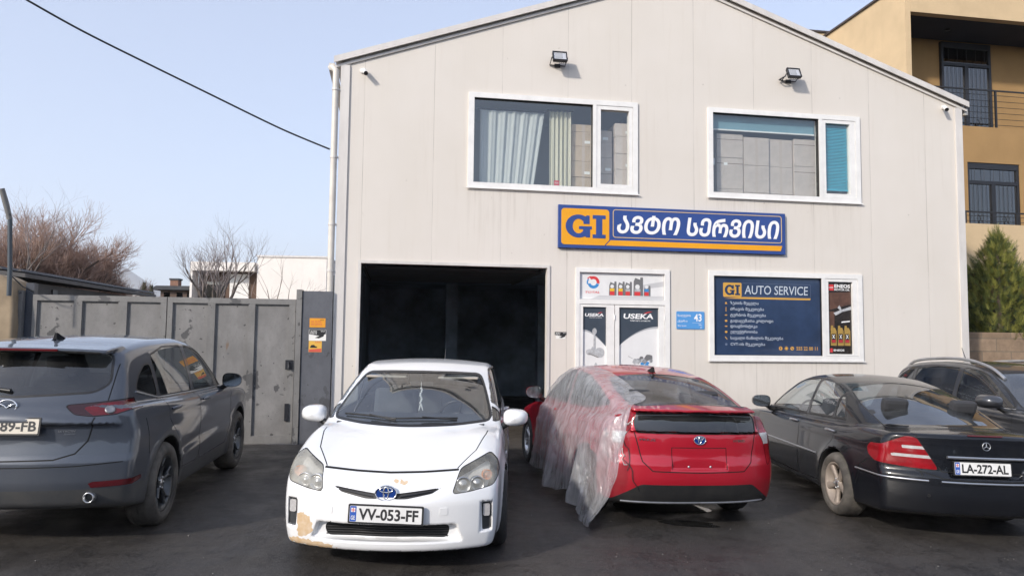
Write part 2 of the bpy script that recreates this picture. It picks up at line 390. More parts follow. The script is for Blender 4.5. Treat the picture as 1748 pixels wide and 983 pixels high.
# puddle under the red car
m, b, L, noise, rg, mix, mth, bump, xyz = node_mat('puddle_water', .04, .6)
b.inputs['Base Color'].default_value = (.02, .02, .02, 1)
def blob(cx, cy, rx, ry, seed, nm, mt, kind='structure', dz=.004):
    r_ = random.Random(seed); ph = [r_.uniform(0, 6.28) for _ in range(5)]
    pts = []
    for k in range(48):
        a = 2 * math.pi * k / 48; q = 1 + sum(.16 / (i + 1) * math.sin((i + 2) * a + ph[i]) for i in range(5))
        x = cx + rx * q * math.cos(a); y = cy + ry * q * math.sin(a); pts.append((x, y, gz(x) + dz))
    return tag(MB().add(pts, [list(range(48))]).build(nm, mt), kind=kind)
blob(1.62, 7.75, .42, .34, 3, 'puddle', MATS['puddle_water']); blob(1.75, 7.05, .30, .10, 5, 'puddle', MATS['puddle_water'])

# ------------------------------------------------------------------ the white service building
OX, OY = -2.819, 11.4
BW, EAVE, SLOPE, DEPTH = 11.42, 6.245, .346, 16.0
bld = empty('service_building', (OX, OY, 0), YAW, 'white panel-clad workshop with a gabled roof, dark open garage bay and white framed windows', 'building')
FRM = Matrix.Translation((OX, OY, 0)) @ Matrix.Rotation(YAW, 4, 'Z')        # facade frame: x along, -y outward
GAR = (.375, 3.45, 2.905); DOOR = (3.97, 5.60, 2.90)
LWIN = (6.36, 9.27, 1.40, 2.92); ULW = (2.10, 5.022, 4.25, 5.826); URW = (6.364, 9.288, 4.268, 5.835)
def top_at(u): return EAVE + SLOPE * min(u, BW - u)
def wall_grid(mb, holes, us, zs, y0, y1):
    def hole(u, z): return any(a < u < b and c < z < d for a, b, c, d in holes)
    for i in range(len(us) - 1):
        for j in range(len(zs) - 1):
            a, b_, c, d = us[i], us[i + 1], zs[j], zs[j + 1]
            if hole((a + b_) / 2, (c + d) / 2): continue
            mb.add([(a, y0, c), (b_, y0, c), (b_, y0, d), (a, y0, d)], [(0, 1, 2, 3)])
            mb.add([(a, y1, c), (b_, y1, c), (b_, y1, d), (a, y1, d)], [(3, 2, 1, 0)])
    for a, b_, c, d in holes:
        mb.add([(a, y0, c), (a, y0, d), (a, y1, d), (a, y1, c)], [(0, 1, 2, 3)]); mb.add([(b_, y0, c), (b_, y1, c), (b_, y1, d), (b_, y0, d)], [(0, 1, 2, 3)])
        mb.add([(a, y0, d), (b_, y0, d), (b_, y1, d), (a, y1, d)], [(0, 1, 2, 3)])
        if c > 0: mb.add([(a, y0, c), (a, y1, c), (b_, y1, c), (b_, y0, c)], [(0, 1, 2, 3)])
holes = [(GAR[0], GAR[1], -.3, GAR[2]), (DOOR[0], DOOR[1], -.3, DOOR[2]), LWIN, ULW, URW]
us = sorted({0.0, BW, BW / 2} | {h[0] for h in holes} | {h[1] for h in holes}); zs = sorted({-.3, 6.2} | {h[2] for h in holes} | {h[3] for h in holes})
mb = MB(); wall_grid(mb, holes, us, zs, 0, .12)
for a, b_ in ((0, BW / 2), (BW / 2, BW)):
    mb.add([(a, 0, 6.2), (b_, 0, 6.2), (b_, 0, top_at(b_)), (a, 0, top_at(a))], [(0, 1, 2, 3)]); mb.add([(a, .12, 6.2), (b_, .12, 6.2), (b_, .12, top_at(b_)), (a, .12, top_at(a))], [(3, 2, 1, 0)])
mb.build('front_wall', MATS['panel_wall'], bld)
mb = MB(); mb.box(0, .12, .123, DEPTH, -.3, 6.22); mb.box(BW - .12, BW, .123, DEPTH, -.3, 6.22)
mb.prism([(.125, -.3), (BW - .125, -.3), (BW - .125, 6.2), (BW / 2, top_at(BW / 2) - .02), (.125, 6.2)], DEPTH - .12, DEPTH - .003)
mb.build('side_wall', MATS['panel_wall'], bld)
mb = MB()
for s, x0 in ((1, 0), (-1, BW)):
    ov = -.12 if s > 0 else .12
    poly = [(x0 + ov, EAVE + SLOPE * (-.12) + .015), (BW / 2, top_at(BW / 2) + .015), (BW / 2, top_at(BW / 2) + .06), (x0 + ov, EAVE - SLOPE * .12 + .06)]
    mb.prism(poly, -.06 + (.001 if s < 0 else 0), DEPTH + .1)
mb.build('roof', MATS['roof_sheet'], bld)
# white verge flashing along the gable, its gap shadow below it
mb = MB()
for s in (1, -1):
    e = -.14 if s > 0 else BW + .14
    z = lambda u: EAVE + SLOPE * (min(u, BW - u))
    mb.prism([(e, z(e) - .03), (BW / 2, z(BW / 2) - .03), (BW / 2, z(BW / 2) + .075), (e, z(e) + .075)], -.085 - (.001 if s < 0 else 0), -.062)
    mb.prism([(e, z(e) - .10), (BW / 2, z(BW / 2) - .10), (BW / 2, z(BW / 2) - .06), (e, z(e) - .06)], -.030 - (.001 if s < 0 else 0), -.004)
mb.build('verge_flashing', MATS['trim_white'], bld)
mb = MB(); mb.box(-.03, .115, -.028, -.003, -.3, 6.16); mb.box(-.03, -.003, -.001, .2, -.3, 6.16)
mb.build('corner_trim', MATS['trim_white'], bld)
mb = MB(); mb.box(BW - .115, BW + .03, -.028, -.003, -.3, 6.16); mb.box(BW + .003, BW + .03, -.001, .2, -.3, 6.16)
for z in (1.35, 3.6): mb.box(BW - .118, BW + .033, -.032, -.029, z, z + .012)
mb.build('corner_trim', MATS['trim_white'], bld)
gt = MB(); gt.box(-.22, -.125, -.03, DEPTH, EAVE - .19, EAVE - .075); gt.build('gutter', MATS['pipe_cream'], bld)
gt = MB(); gt.box(BW + .125, BW + .20, .02, DEPTH, EAVE - .19, EAVE - .075); gt.build('gutter', MATS['pipe_cream'], bld)
dp = MB(); dp.tube([(-.105, -.02, 6.06), (-.105, -.02, 0.0)], .052, 14); dp.tube([(-.21, .03, 6.1), (-.17, 0, 6.12), (-.105, -.02, 6.04)], .05, 12)
dpo = dp.build('downpipe', MATS['pipe_cream'], bld)
for z in (5.72, 4.6, 3.5, 2.75):
    cl = MB(); cl.tube([(-.105, -.02, z), (-.105, -.02, z + .035)], .060, 14); cl.box(-.05, -.028, -.03, -.01, z, z + .03); cl.build('pipe_clamp', MATS['trim_white'], dpo)
# garage bay: white edging, recessed dark shop
mb = MB(); mb.box(GAR[0] - .05, GAR[0] - .002, -.022, .118, -.2, GAR[2] + .05); mb.box(GAR[1] + .002, GAR[1] + .05, -.022, .118, -.2, GAR[2] + .05); mb.box(GAR[0] - .002, GAR[1] + .002, -.022, .118, GAR[2] + .002, GAR[2] + .05)
mb.build('bay_edging', MATS['trim_white'], bld)
mb = MB(); mb.box(.13, .18, .125, 9, -.2, 3.08); mb.box(6.24, 6.30, .125, 9, -.2, 3.08); mb.box(.13, 6.30, 9.003, 9.1, -.2, 3.08); mb.box(.13, BW - .13, .125, DEPTH - .2, 3.10, 3.22)
mb.box(.185, 3.795, .123, .15, 2.915, 3.09); mb.box(2.2, 2.5, 6.5, 6.8, -.1, 3.09); mb.box(4.6, 4.9, 6.5, 6.8, -.1, 3.09)
mb.build('interior_wall', MATS['dark_interior'], bld)
mb = MB(); mb.box(.125, BW - .125, .125, DEPTH - .15, -.25, -.04); mb.build('shop_floor', MATS['dark_floor'], bld)
sdp = MB()
for k in range(5): sdp.box(.45, 3.38, .35 + .56 * k, .35 + .56 * k + .54, 2.86, 2.90)
for s in (.40, 3.41): sdp.box(s - .02, s + .02, .2, 3.4, 2.85, 2.91)
sdp.build('raised_door', mat('door_panel_dark', (.06, .065, .07), .5), bld)

def window(hole, mull, sash, pane_big, pane_sash, glass_big=True, glass_sash=True):
    a, b_, c, d = hole
    fr = MB(); y0, y1 = -.034, .10
    pb = pane_big; ps = pane_sash
    fr.box(a - .02, pb[0], y0, y1, c - .02, d + .02); fr.box(pb[0], b_ + .02, y0, y1, d - .066, d + .02); fr.box(pb[0], b_ + .02, y0, y1, c - .02, c + .066)
    fr.box(sash[1], b_ + .02, y0, y1, c + .066, d - .066); fr.box(pb[1], sash[0], y0, y1, c + .066, d - .066)
    # gasket line round the fixed pane
    g = .006
    w = fr.build('window', MATS['upvc_white'], bld)
    gk = MB(); gk.box(pb[0], pb[0] + g, y0 + .02, y1 - .03, c + .066, d - .066); gk.box(pb[1] - g, pb[1], y0 + .02, y1 - .03, c + .066, d - .066); gk.box(pb[0] + g, pb[1] - g, y0 + .02, y1 - .03, d - .066 - g, d - .066); gk.box(pb[0] + g, pb[1] - g, y0 + .02, y1 - .03, c + .066, c + .066 + g)
    gk.build('gasket', MATS['black_plastic'], w)
    s = MB(); e = .004; a2, b2 = sash[0] + e, sash[1] - e; c2, d2 = c + .066 + e, d - .066 - e; yy = -.024
    s.box(a2, ps[0], yy, .09, c2, d2); s.box(ps[1], b2, yy, .09, c2, d2); s.box(ps[0], ps[1], yy, .09, ps[3], d2); s.box(ps[0], ps[1], yy, .09, c2, ps[2])
    s.build('sash', MATS['upvc_white'], w)
    if glass_big: MB().box(pb[0] + g, pb[1] - g, .030, .036, c + .066 + g, d - .066 - g).build('pane', MATS['window_glass'], w)
    if glass_sash: MB().box(ps[0] + .001, ps[1] - .001, .026, .032, ps[2] + .001, ps[3] - .001).build('pane', MATS['window_glass'], w)
    sill = MB().box(a - .05, b_ + .05, -.048, -.0345, c - .040, c - .022).build('sill', MATS['upvc_white'], w)
    return w
window(ULW, 0, (4.30, 4.95), (2.175, 4.235), (4.375, 4.884, 4.385, 5.69))
window(URW, 0, (8.55, 9.215), (6.435, 8.485), (8.62, 9.105, 4.405, 5.705))
window(LWIN, 0, (8.55, 9.20), (6.43, 8.49), (8.62, 9.10, 1.50, 2.80))
# rooms behind the upper windows
mb = MB()
for a, b_ in ((1.7, 5.4), (6.0, 9.7)):
    mb.box(a - .06, a, .125, 2.6, 3.225, 6.15); mb.box(b_, b_ + .06, .125, 2.6, 3.225, 6.15); mb.box(a - .06, b_ + .06, 2.603, 2.66, 3.225, 6.15); mb.box(a - .06, b_ + .06, .125, 2.66, 6.153, 6.2)
mb.build('room_wall', MATS['room_paint'], bld)
# entrance door
fr = MB(); y0, y1 = -.030, .10; a, b_, d = DOOR
fr.box(a - .02, a + .045, y0, y1, -.1, d + .03); fr.box(b_ - .07, b_ + .02, y0, y1, -.1, d + .03); fr.box(a + .045, b_ - .07, y0, y1, d - .045, d + .03); fr.box(a + .045, b_ - .07, y0, y1, 2.315, 2.395)
ed = fr.build('entrance_door', MATS['upvc_white'], bld)
for k, (x0, x1, p0, p1) in enumerate(((4.018, 4.628, 4.078, 4.49), (4.640, 5.526, 4.715, 5.423))):
    lf = MB(); yy = -.018
    lf.box(x0, p0, yy, .08, .02, 2.31); lf.box(p1, x1, yy, .08, .02, 2.31); lf.box(p0, p1, yy, .08, 2.266, 2.31); lf.box(p0, p1, yy, .08, .02, .14); lf.box(p0, p1, yy, .08, .95, 1.03)
    l = lf.build('door_leaf', MATS['upvc_white'], ed)
    MB().box(p0, p1, .028, .036, .14, .95).build('pane', MATS['decal_white'], l)
    if k: h = MB(); h.box(x0 + .02, x0 + .05, -.034, -.02, .92, 1.12); h.tube([(x0 + .035, -.035, 1.05), (x0 + .035, -.07, 1.05), (x0 + .14, -.07, 1.05)], .010, 8); h.build('handle', MATS['black_plastic'], l)
    for z in (.3, 1.1, 2.05): MB().tube([(x1 + .004, -.028, z), (x1 + .004, -.028, z + .09)], .010, 8).build('hinge', MATS['upvc_white'], l)
# ------------------------------------------------------------------ signs and things on the facade
def on_wall(name, label, cat, group=None):
    return empty(name, (OX, OY, 0), YAW, label, cat, group)
def at_wall(name, u, y, z, label, cat, group=None):
    p = FRM @ Vector((u, y, z)); return empty(name, p, YAW, label, cat, group)
def ring_pts(cx, cz, rx, rz, a0, a1, n=24): return [(cx + rx * math.cos(R(a0 + (a1 - a0) * k / n)), cz + rz * math.sin(R(a0 + (a1 - a0) * k / n))) for k in range(n + 1)]
def arc_band(mb, cx, cz, rx, rz, tx, tz, a0, a1, y0, y1, n=24, mi=0):
    o = ring_pts(cx, cz, rx, rz, a0, a1, n); i = ring_pts(cx, cz, rx - tx, rz - tz, a0, a1, n)
    for k in range(n): mb.prism([o[k], o[k + 1], i[k + 1], i[k]], y0, y1, mi)
def GI(mb, x0, z0, w, h, y, t=.004, mi=0):
    gw = w * .64; cx, cz = x0 + gw * .50, z0 + h / 2
    arc_band(mb, cx, cz, gw * .5, h * .5, gw * .27, h * .185, 48, 318, y, y - t, 30, mi)
    mb.prism([(x0 + gw * .70, z0 + h * .60), (x0 + gw * .93, z0 + h * .60), (x0 + gw * .93, z0 + h * .97), (x0 + gw * .82, z0 + h * .97), (x0 + gw * .66, z0 + h * .84)], y, y - t * 1.05, mi)
    mb.prism([(x0 + gw * .52, z0 + h * .50), (x0 + gw * 1.02, z0 + h * .50), (x0 + gw * 1.02, z0 + h * .37), (x0 + gw * .95, z0 + h * .37), (x0 + gw * .95, z0 + h * .02), (x0 + gw * .80, z0 + h * .02), (x0 + gw * .68, z0 + h * .13), (x0 + gw * .68, z0 + h * .37), (x0 + gw * .52, z0 + h * .37)], y, y - t * 1.1, mi)
    a, b_ = x0 + w * .675, x0 + w; m_ = (a + b_) / 2; s = (b_ - a) * .24; e = h * .16
    mb.prism([(a, z0), (b_, z0), (b_, z0 + e), (m_ + s, z0 + e), (m_ + s, z0 + h - e), (b_, z0 + h - e), (b_, z0 + h), (a, z0 + h), (a, z0 + h - e), (m_ - s, z0 + h - e), (m_ - s, z0 + e), (a, z0 + e)], y, y - t, mi)
def outline(mb, x0, x1, z0, z1, r, t, y0, y1, mi=0):
    o = rrect(x0, x1, z0, z1, r); i = rrect(x0 + t, x1 - t, z0 + t, z1 - t, max(r - t, .001)); n = len(o)
    for k in range(n): mb.prism([o[k], o[(k + 1) % n], i[(k + 1) % n], i[k]], y0, y1, mi)

sg = at_wall('shop_sign', 3.628, 0, 3.256, 'long blue sign board with yellow GI badge and white Georgian lettering above the door', 'sign')
MB().box(0, 4.149, -.062, -.006, 0, .735, bev=.004).build('board', MATS['sign_blue'], sg)
b1 = MB(); pr = rrect(.05, .89, .058, .676, .055)
pr = [(p[0], p[1]) for p in pr if not (p[0] > .80 and p[1] < .12)]
k = max(range(len(pr)), key=lambda i: -pr[i][1] + pr[i][0] * 0)
# chamfered lower right corner
pr = rrect(.05, .89, .058, .676, .055)[:-6] + [(.805, .058), (.89, .150)]
b1.prism(pr, -.062, -.066); bdg = b1.build('badge', MATS['sign_yellow'], sg)
g1 = MB(); GI(g1, .125, .178, .70, .395, -.0661); g1.build('lettering', MATS['sign_blue'], bdg)
b2 = MB(); b2.prism([(.83, .060), (4.055, .060), (4.085, .152), (.915, .152)], -.062, -.066); b2.build('stripe', MATS['sign_yellow'], sg)
b3 = MB(); outline(b3, .955, 4.08, .198, .688, .05, .013, -.062, -.0655); b3.build('border', mat('sign_border', (.62, .44, .24), .4), sg)
b4 = MB(); put_text(b4, 'ᲐᲕᲢᲝ', 1.03, 2.17, .275, .60, -.064, bold=.028, shear=.16, extr=1, yext=.004); put_text(b4, 'ᲡᲔᲠᲕᲘᲡᲘ', 2.29, 4.03, .27, .60, -.064, bold=.028, shear=.16, extr=1, yext=.004)
b4.build('lettering', MATS['sign_white'], sg)

ap = at_wall('address_plate', 5.745, 0, 1.912, 'small light blue house number plate reading 43 beside the entrance door', 'address plate')
MB().prism(rrect(0, .512, 0, .306, .02), -.004, -.014).build('plate', MATS['plate_blue'], ap)
t = MB(); put_text(t, '43', .32, .46, .135, .265, -.0155, bold=.02); put_text(t, 'წყალტუბოს', .02, .26, .205, .255, -.0155, bold=.008); put_text(t, 'ქუჩა', .02, .20, .115, .155, -.0155, bold=.008); put_text(t, 'Street', .02, .18, .045, .072, -.0155); put_text(t, 'No', .41, .465, .06, .09, -.0155); put_text(t, '43', .43, .465, .015, .04, -.0155)
t.box(.29, .47, -.0152, -.0145, .108, .111)
t.build('lettering', MATS['sign_white'], ap)

# lower window poster
W0, W1, Z0, Z1 = 6.436, 8.484, 1.472, 2.848
fx = lambda q: q * (W1 - W0); fz = lambda q: (1 - q) * (Z1 - Z0)
po = at_wall('window_poster', W0, 0, Z0, 'dark navy window poster headed AUTO SERVICE with a list of services', 'poster')
MB().box(0, W1 - W0, .024, .0285, 0, Z1 - Z0).build('sheet', MATS['poster_navy'], po)
y = .024
t = MB(); t.prism(rrect(fx(.093), fx(.262), fz(.262), fz(.078), .02), y, y - .001); t.prism([(fx(.10), fz(.283)), (fx(.905), fz(.283)), (fx(.91), fz(.260)), (fx(.27), fz(.260))], y, y - .0011)
for q in (.62, .674, .728): t.prism(ring_pts(fx(q), fz(.912), .034, .034, 0, 360, 20)[:-1], y, y - .001)
put_text(t, '555 22 00 11', fx(.768), fx(.968), fz(.935), fz(.888), y - .001, bold=.012)
for i, q in enumerate((.341, .417, .494, .567, .636, .708, .787)):
    c0 = fx(.118); z = fz(q)
    if i in (0,): t.prism([(c0 - .02, z - .016), (c0 + .024, z - .016), (c0 + .01, z + .018), (c0 - .01, z + .018)], y, y - .001)
    elif i == 1: t.box(c0 - .005, c0 + .005, y - .001, y, z - .035, z + .035); t.box(c0 - .012, c0 + .012, y - .001, y, z - .04, z - .0355)
    elif i == 6: t.prism([(c0 - .024, z + .02), (c0 - .012, z + .026), (c0 + .024, z - .02), (c0 + .012, z - .026)], y, y - .001)
    else: t.prism(ring_pts(c0, z, .024, .020 if i in (3, 5) else .010, 0, 360, 14)[:-1], y, y - .001)
t.build('badge', MATS['poster_yellow'], po)
t = MB(); GI(t, fx(.108), fz(.238), fx(.140), fz(.105) - fz(.238), y - .001, .001)
put_text(t, 'f', fx(.613), fx(.626), fz(.928), fz(.896), y - .0012, bold=.02)
outline(t, fx(.661), fx(.687), fz(.930), fz(.894), .008, .005, y - .001, y - .0014); t.prism([(fx(.718), fz(.902)), (fx(.724), fz(.898)), (fx(.738), fz(.922)), (fx(.732), fz(.927))], y - .001, y - .0014)
t.build('symbols', MATS['poster_navy'], po)
t = MB(); put_text(t, 'AUTO SERVICE', fx(.290), fx(.885), fz(.222), fz(.108), y - .001, bold=.006, shear=.06)
for q, w, s in zip((.341, .417, .494, .567, .636, .708, .787, .866), (.419, .468, .485, .553, .405, .405, .644, .475), ('ზეთის შეცვლა', 'ძრავის შეკეთება', 'ტურბოს შეკეთება', 'გადაცემათა კოლოფი', 'დიაგნოსტიკა', 'ელექტროობა', 'სავალი ნაწილის შეკეთება', 'CVT-ის შეკეთება')):
    l_ = MB(); put_text(l_, s, fx(.157), fx(w), fz(q + .026), fz(q - .024), y - .001, bold=.012); l_.build('lettering', MATS['poster_text'], po)
t.build('heading', MATS['poster_text'], po)
t = MB(); outline(t, fx(.265), fx(.912), fz(.250), fz(.080), .015, .004, y, y - .001); t.prism(ring_pts(fx(.118), fz(.866), .022, .022, 0, 360, 14)[:-1], y, y - .001); t.build('border', mat('poster_line', (.11, .14, .22), .4), po)

ps = at_wall('window_poster', 8.622, 0, 1.502, 'narrow dark window poster with gold oil cans and an engine picture', 'poster')
w, h = .476, 1.296; y = .021
MB().box(0, w, y, .0255, 0, h).build('sheet', MATS['poster_dark'], ps)
t = MB(); t.box(.02, .13, y - .001, y, h - .155, h - .045); t.box(.03, .09, y - .001, y, .03, .10); t.build('badge', MATS['logo_red'], ps)
t = MB(); put_text(t, 'ENEOS', .145, .455, h - .105, h - .04, y - .001, bold=.035); put_text(t, 'MOTOR OIL', .145, .45, h - .155, h - .12, y - .001, bold=.02); put_text(t, 'ENEOS', .035, .122, h - .11, h - .09, y - .0013, bold=.02)
put_text(t, 'ENEOS', .11, .32, .05, .085, y - .001, bold=.02); t.prism([(.27, .56), (.44, .58), (.44, .60), (.28, .585)], y, y - .001); t.build('lettering', MATS['sign_white'], ps)
t = MB(); t.prism([(.005, .78), (.47, .90), (.47, 1.12), (.005, 1.10)], y, y - .0007)
t.prism([(.01, .42), (.13, .42), (.14, .76), (.005, .77)], y, y - .0007); t.build('picture', MATS['poster_brown'], ps)
t = MB(); t.prism([(.12, .74), (.26, .79), (.47, .86), (.47, .80), (.30, .76), (.16, .69)], y - .0008, y - .0016); t.prism([(.20, .83), (.24, .88), (.28, .80), (.26, .78)], y - .0008, y - .0018); t.build('engine_picture', MATS['decal_silver'], ps)
for k, x0 in enumerate((.055, .195, .325)):
    t = MB(); t.prism([(x0, .15), (x0 + .118, .15), (x0 + .118, .41), (x0 + .09, .47), (x0 + .055, .47), (x0 + .05, .51), (x0 + .012, .51), (x0 + .005, .45)], y, y - .001 - .0002 * k); cn = t.build('oil_can', MATS['oil_gold'], ps)
    t = MB(); t.box(x0 + .015, x0 + .10, y - .0026, y - .0018, .20, .36); t.build('can_label', MATS['poster_dark'], cn)
    t = MB(); t.box(x0 + .02, x0 + .095, y - .0034, y - .0027, .205, .255); t.build('red_band', MATS['oil_red'], cn)
    t = MB(); put_text(t, 'X', x0 + .03, x0 + .085, .275, .345, y - .0029, bold=.02); t.build('lettering', MATS['sign_white'], cn)

# decals in the door glazing
td = at_wall('door_decal', 4.022, 0, 2.400, 'silver white transom decal with a red and blue swirl and oil bottles', 'decal')
w, h = 1.502, .452; y = .020
MB().box(0, w, y, .03, 0, h).build('sheet', MATS['decal_white'], td)
t = MB(); t.prism([(.20, .0), (w, .0), (w, .075), (.75, .055), (.35, .07)], y, y - .0007); t.prism([(1.08, .18), (w, .24), (w, .33), (1.12, .26)], y, y - .0006); t.build('shading', mat('decal_band', (.52, .52, .53), .35), td)
cx, cz = .245, .285
t = MB(); arc_band(t, cx, cz, .108, .108, .052, .05, -10, 130, y, y - .0009); arc_band(t, cx - .02, cz + .02, .105, .09, .02, .02, 100, 150, y, y - .0011)
put_text(t, 'TOTAL', .10, .36, .10, .135, y - .001, bold=.02, shear=.2); t.build('red_swirl', MATS['logo_red'], td)
t = MB(); arc_band(t, cx, cz, .104, .104, .05, .05, 195, 345, y, y - .0008); arc_band(t, cx - .01, cz, .108, .10, .025, .02, 140, 200, y, y - .001); t.build('blue_swirl', MATS['logo_blue'], td)
for x0, x1, hh, c in ((.52, .655, .30, 'can_yellow'), (.675, .80, .30, 'can_yellow'), (.80, .93, .30, 'decal_silver'), (.955, 1.13, .38, 'decal_silver'), (1.14, 1.265, .24, 'logo_blue')):
    t = MB(); q = x1 - x0; t.prism([(x0, .07), (x1, .07), (x1, hh - .03), (x1 - q * .02, hh + .01), (x1 - q * .28, hh + .01), (x1 - q * .3, hh - .03), (x0 + q * .2, hh), (x0 + q * .04, hh - .06)], y - .0009, y - .0018); bt = t.build('oil_bottle', MATS['can_grey'], td)
    t = MB(); t.box(x0 + q * .12, x1 - q * .28, y - .0026, y - .0019, .075, .14); t.build('red_band', MATS['logo_red'], bt)
    t = MB(); t.box(x0 + q * .12, x1 - q * .28, y - .0026, y - .0019, .142, .19); t.build('can_label', MATS[c], bt)
    t = MB(); t.prism(ring_pts((x0 + x1) / 2 - q * .08, .225, q * .24, q * .24, 0, 360, 16)[:-1], y - .0019, y - .0026); t.build('round_label', MATS['decal_white'], bt)
def door_decal(x0, x1, z1, label, left):
    w = x1 - x0; h = z1 - 1.032
    d = at_wall('door_decal', x0, 0, 1.032, label, 'decal'); y = .020
    MB().box(0, w, y, .03, 0, h).build('sheet', MATS['decal_white'], d)
    pts = []
    za, zb = ((1.885, 1.60) if left else (1.60, 1.945))
    for k in range(17):
        q = k / 16; e = (1 - math.cos(q * math.pi / 2)) if left else math.sin(q * math.pi / 2) ** .85
        pts.append((w * q, za + (zb - za) * e - 1.032))
    t = MB()
    for k in range(16): t.prism([pts[k], pts[k + 1], (pts[k + 1][0], h), (pts[k][0], h)], y, y - .0008)
    t.build('dark_field', MATS['decal_slate'], d)
    t = MB()
    for k in range(16): t.prism([(pts[k][0], pts[k][1] - .035 + .03 * (k / 16 if left else 1 - k / 16)), (pts[k + 1][0], pts[k + 1][1] - .035 + .03 * ((k + 1) / 16 if left else 1 - (k + 1) / 16)), pts[k + 1], pts[k]], y, y - .0006)
    t.build('curve_line', mat('decal_line', (.40, .41, .43), .3), d)
    lx0, lx1 = (.04, .37) if left else (.085, .62); lz = (2.105 if left else 2.075) - 1.032; lh = .062 if left else .105
    t = MB(); put_text(t, 'USEKA', lx0, lx1, lz, lz + lh * .85, y - .0012, bold=.03, shear=.12); put_text(t, 'TURBO PARTS  AUTOMOTIVE', lx0 + (lx1 - lx0) * .22, lx1 - (lx1 - lx0) * .1, lz - lh * .42, lz - lh * .2, y - .0012, bold=.008); t.build('lettering', MATS['sign_white'], d)
    t = MB(); a = lx0 + (lx1 - lx0) * .66; t.prism([(a, lz + lh * .88), (a + lh * .9, lz + lh * 1.2), (a + lh * 1.6, lz + lh * 1.22), (a + lh * .6, lz + lh * .9)], y - .0009, y - .0016); t.build('red_accent', MATS['logo_red'], d)
    if left:
        t = MB(); t.tube([(.14, .016, .50), (.30, .012, .42)], [.075, .055], 10); t.tube([(.21, .014, .50), (.21, .014, .86)], [.02, .014], 8); t.ball((.21, .014, .82), .04, .004, .055); t.ball((.30, .013, .46), .085, .005, .085); t.ball((.12, .013, .47), .06, .005, .05); t.ball((.235, .014, .20), .03, .004, .09); t.box(.17, .30, .012, .018, .215, .235)
        for v in range(len(t.v)): p = t.v[v]; t.v[v] = (p[0], .0175 + (p[1] - .0145) * .02, p[2])
        t.build('parts_picture', MATS['decal_silver'], d)
    else:
        r_ = random.Random(4)
        for k in range(13):
            t = MB(); cx = .17 + .42 * r_.random(); cz = .12 + .22 * r_.random() + (.06 if cx > .38 else 0); s = .025 + .035 * r_.random()
            pl = [(cx + s * (1 + .5 * r_.random()) * math.cos(a), cz + s * (.6 + .7 * r_.random()) * math.sin(a)) for a in [2 * math.pi * i / 9 for i in range(9)]]
            t.prism(pl, y - .0005 - .0002 * k, y - .0008 - .0002 * k); t.build('parts_picture', MATS[('decal_grey', 'decal_silver', 'logo_blue', 'can_grey')[k % 4]], d)
        t = MB(); t.prism([(.17, .40), (.25, .36), (.25, .366), (.17, .408)], y, y - .001); t.build('rod_picture', MATS['can_grey'], d)
door_decal(4.079, 4.489, 2.265, 'narrow slate and white decal on the left door leaf with metal parts below', True)
door_decal(4.716, 5.422, 2.265, 'wide slate and white decal on the right door leaf under the silver transom', False)

# stickers: on the grey pier and on the building
def sticker(u, z, w, h, m, label, draw, y=-.0015, ang=0):
    s = at_wall('sticker', u, y, z, label, 'sticker')
    MB().prism(rrect(-w / 2, w / 2, -h / 2, h / 2, .006), 0, -.0008).build('sheet', m, s)
    draw(s); return s
def d1(s):
    t = MB()
    for r_, q in ((.02, .16), (-.02, .17)): put_text(t, 'OIL FILTER' if r_ > 0 else '24H SERVICE', -.10, -.10 + q, r_ - .018, r_ + .012, -.0012, bold=.01)
    t.build('lettering', MATS['sticker_red'], s); t = MB(); put_text(t, 'AUTO', .04, .10, .035, .055, -.0012, bold=.02); t.build('heading', MATS['black_plastic'], s)
def d2(s):
    t = MB(); t.prism([(-.128, .085), (.128, .085), (.128, .02), (.03, -.01), (-.128, .015)], -.0008, -.0014); t.prism([(-.04, -.04), (.02, -.05), (.09, -.02), (.12, .05), (.05, .03), (.03, -.01)], -.0008, -.0017); t.build('dark_field', MATS['black_plastic'], s)
    t = MB(); put_text(t, 'AUTO', -.11, -.01, .045, .07, -.002, bold=.02); put_text(t, 'PARTS', -.11, -.01, .018, .038, -.002, bold=.02); put_text(t, 'SALE', .05, .11, .055, .07, -.002, bold=.02); t.build('lettering', MATS['paper_white'], s)
def d3(s):
    t = MB(); t.prism([(-.095, -.085), (.095, -.085), (.095, -.03), (-.095, -.045)], -.0008, -.0014); put_text(t, 'TAXI', -.01, .08, .055, .08, -.0014, bold=.02); t.build('red_field', MATS['sticker_red'], s)
    t = MB(); t.prism([(-.08, -.02), (.03, -.02), (.025, .0), (.0, .005), (-.015, .025), (-.055, .025), (-.075, .0)], -.0014, -.0018); t.build('car_picture', MATS['black_plastic'], s)
PY = -.085
sticker(-.275, 1.929, .245, .145, MATS['sticker_orange'], 'orange sticker on the grey steel pier, topmost of three', d1, PY)
sticker(-.270, 1.733, .265, .175, MATS['paper_white'], 'black and white sticker on the grey pier between two yellow ones', d2, PY)
sticker(-.300, 1.555, .20, .175, mat('sticker_yellow', (.72, .42, .07), .5), 'yellow and red sticker on the grey pier, lowest of three', d3, PY)
def d4(s): d2(s)
s4 = sticker(3.695, 1.770, .20, .135, MATS['paper_white'], 'black and white sticker on the wall right of the garage bay', d4, -.0015); s4.scale = (.8, 1, .75)

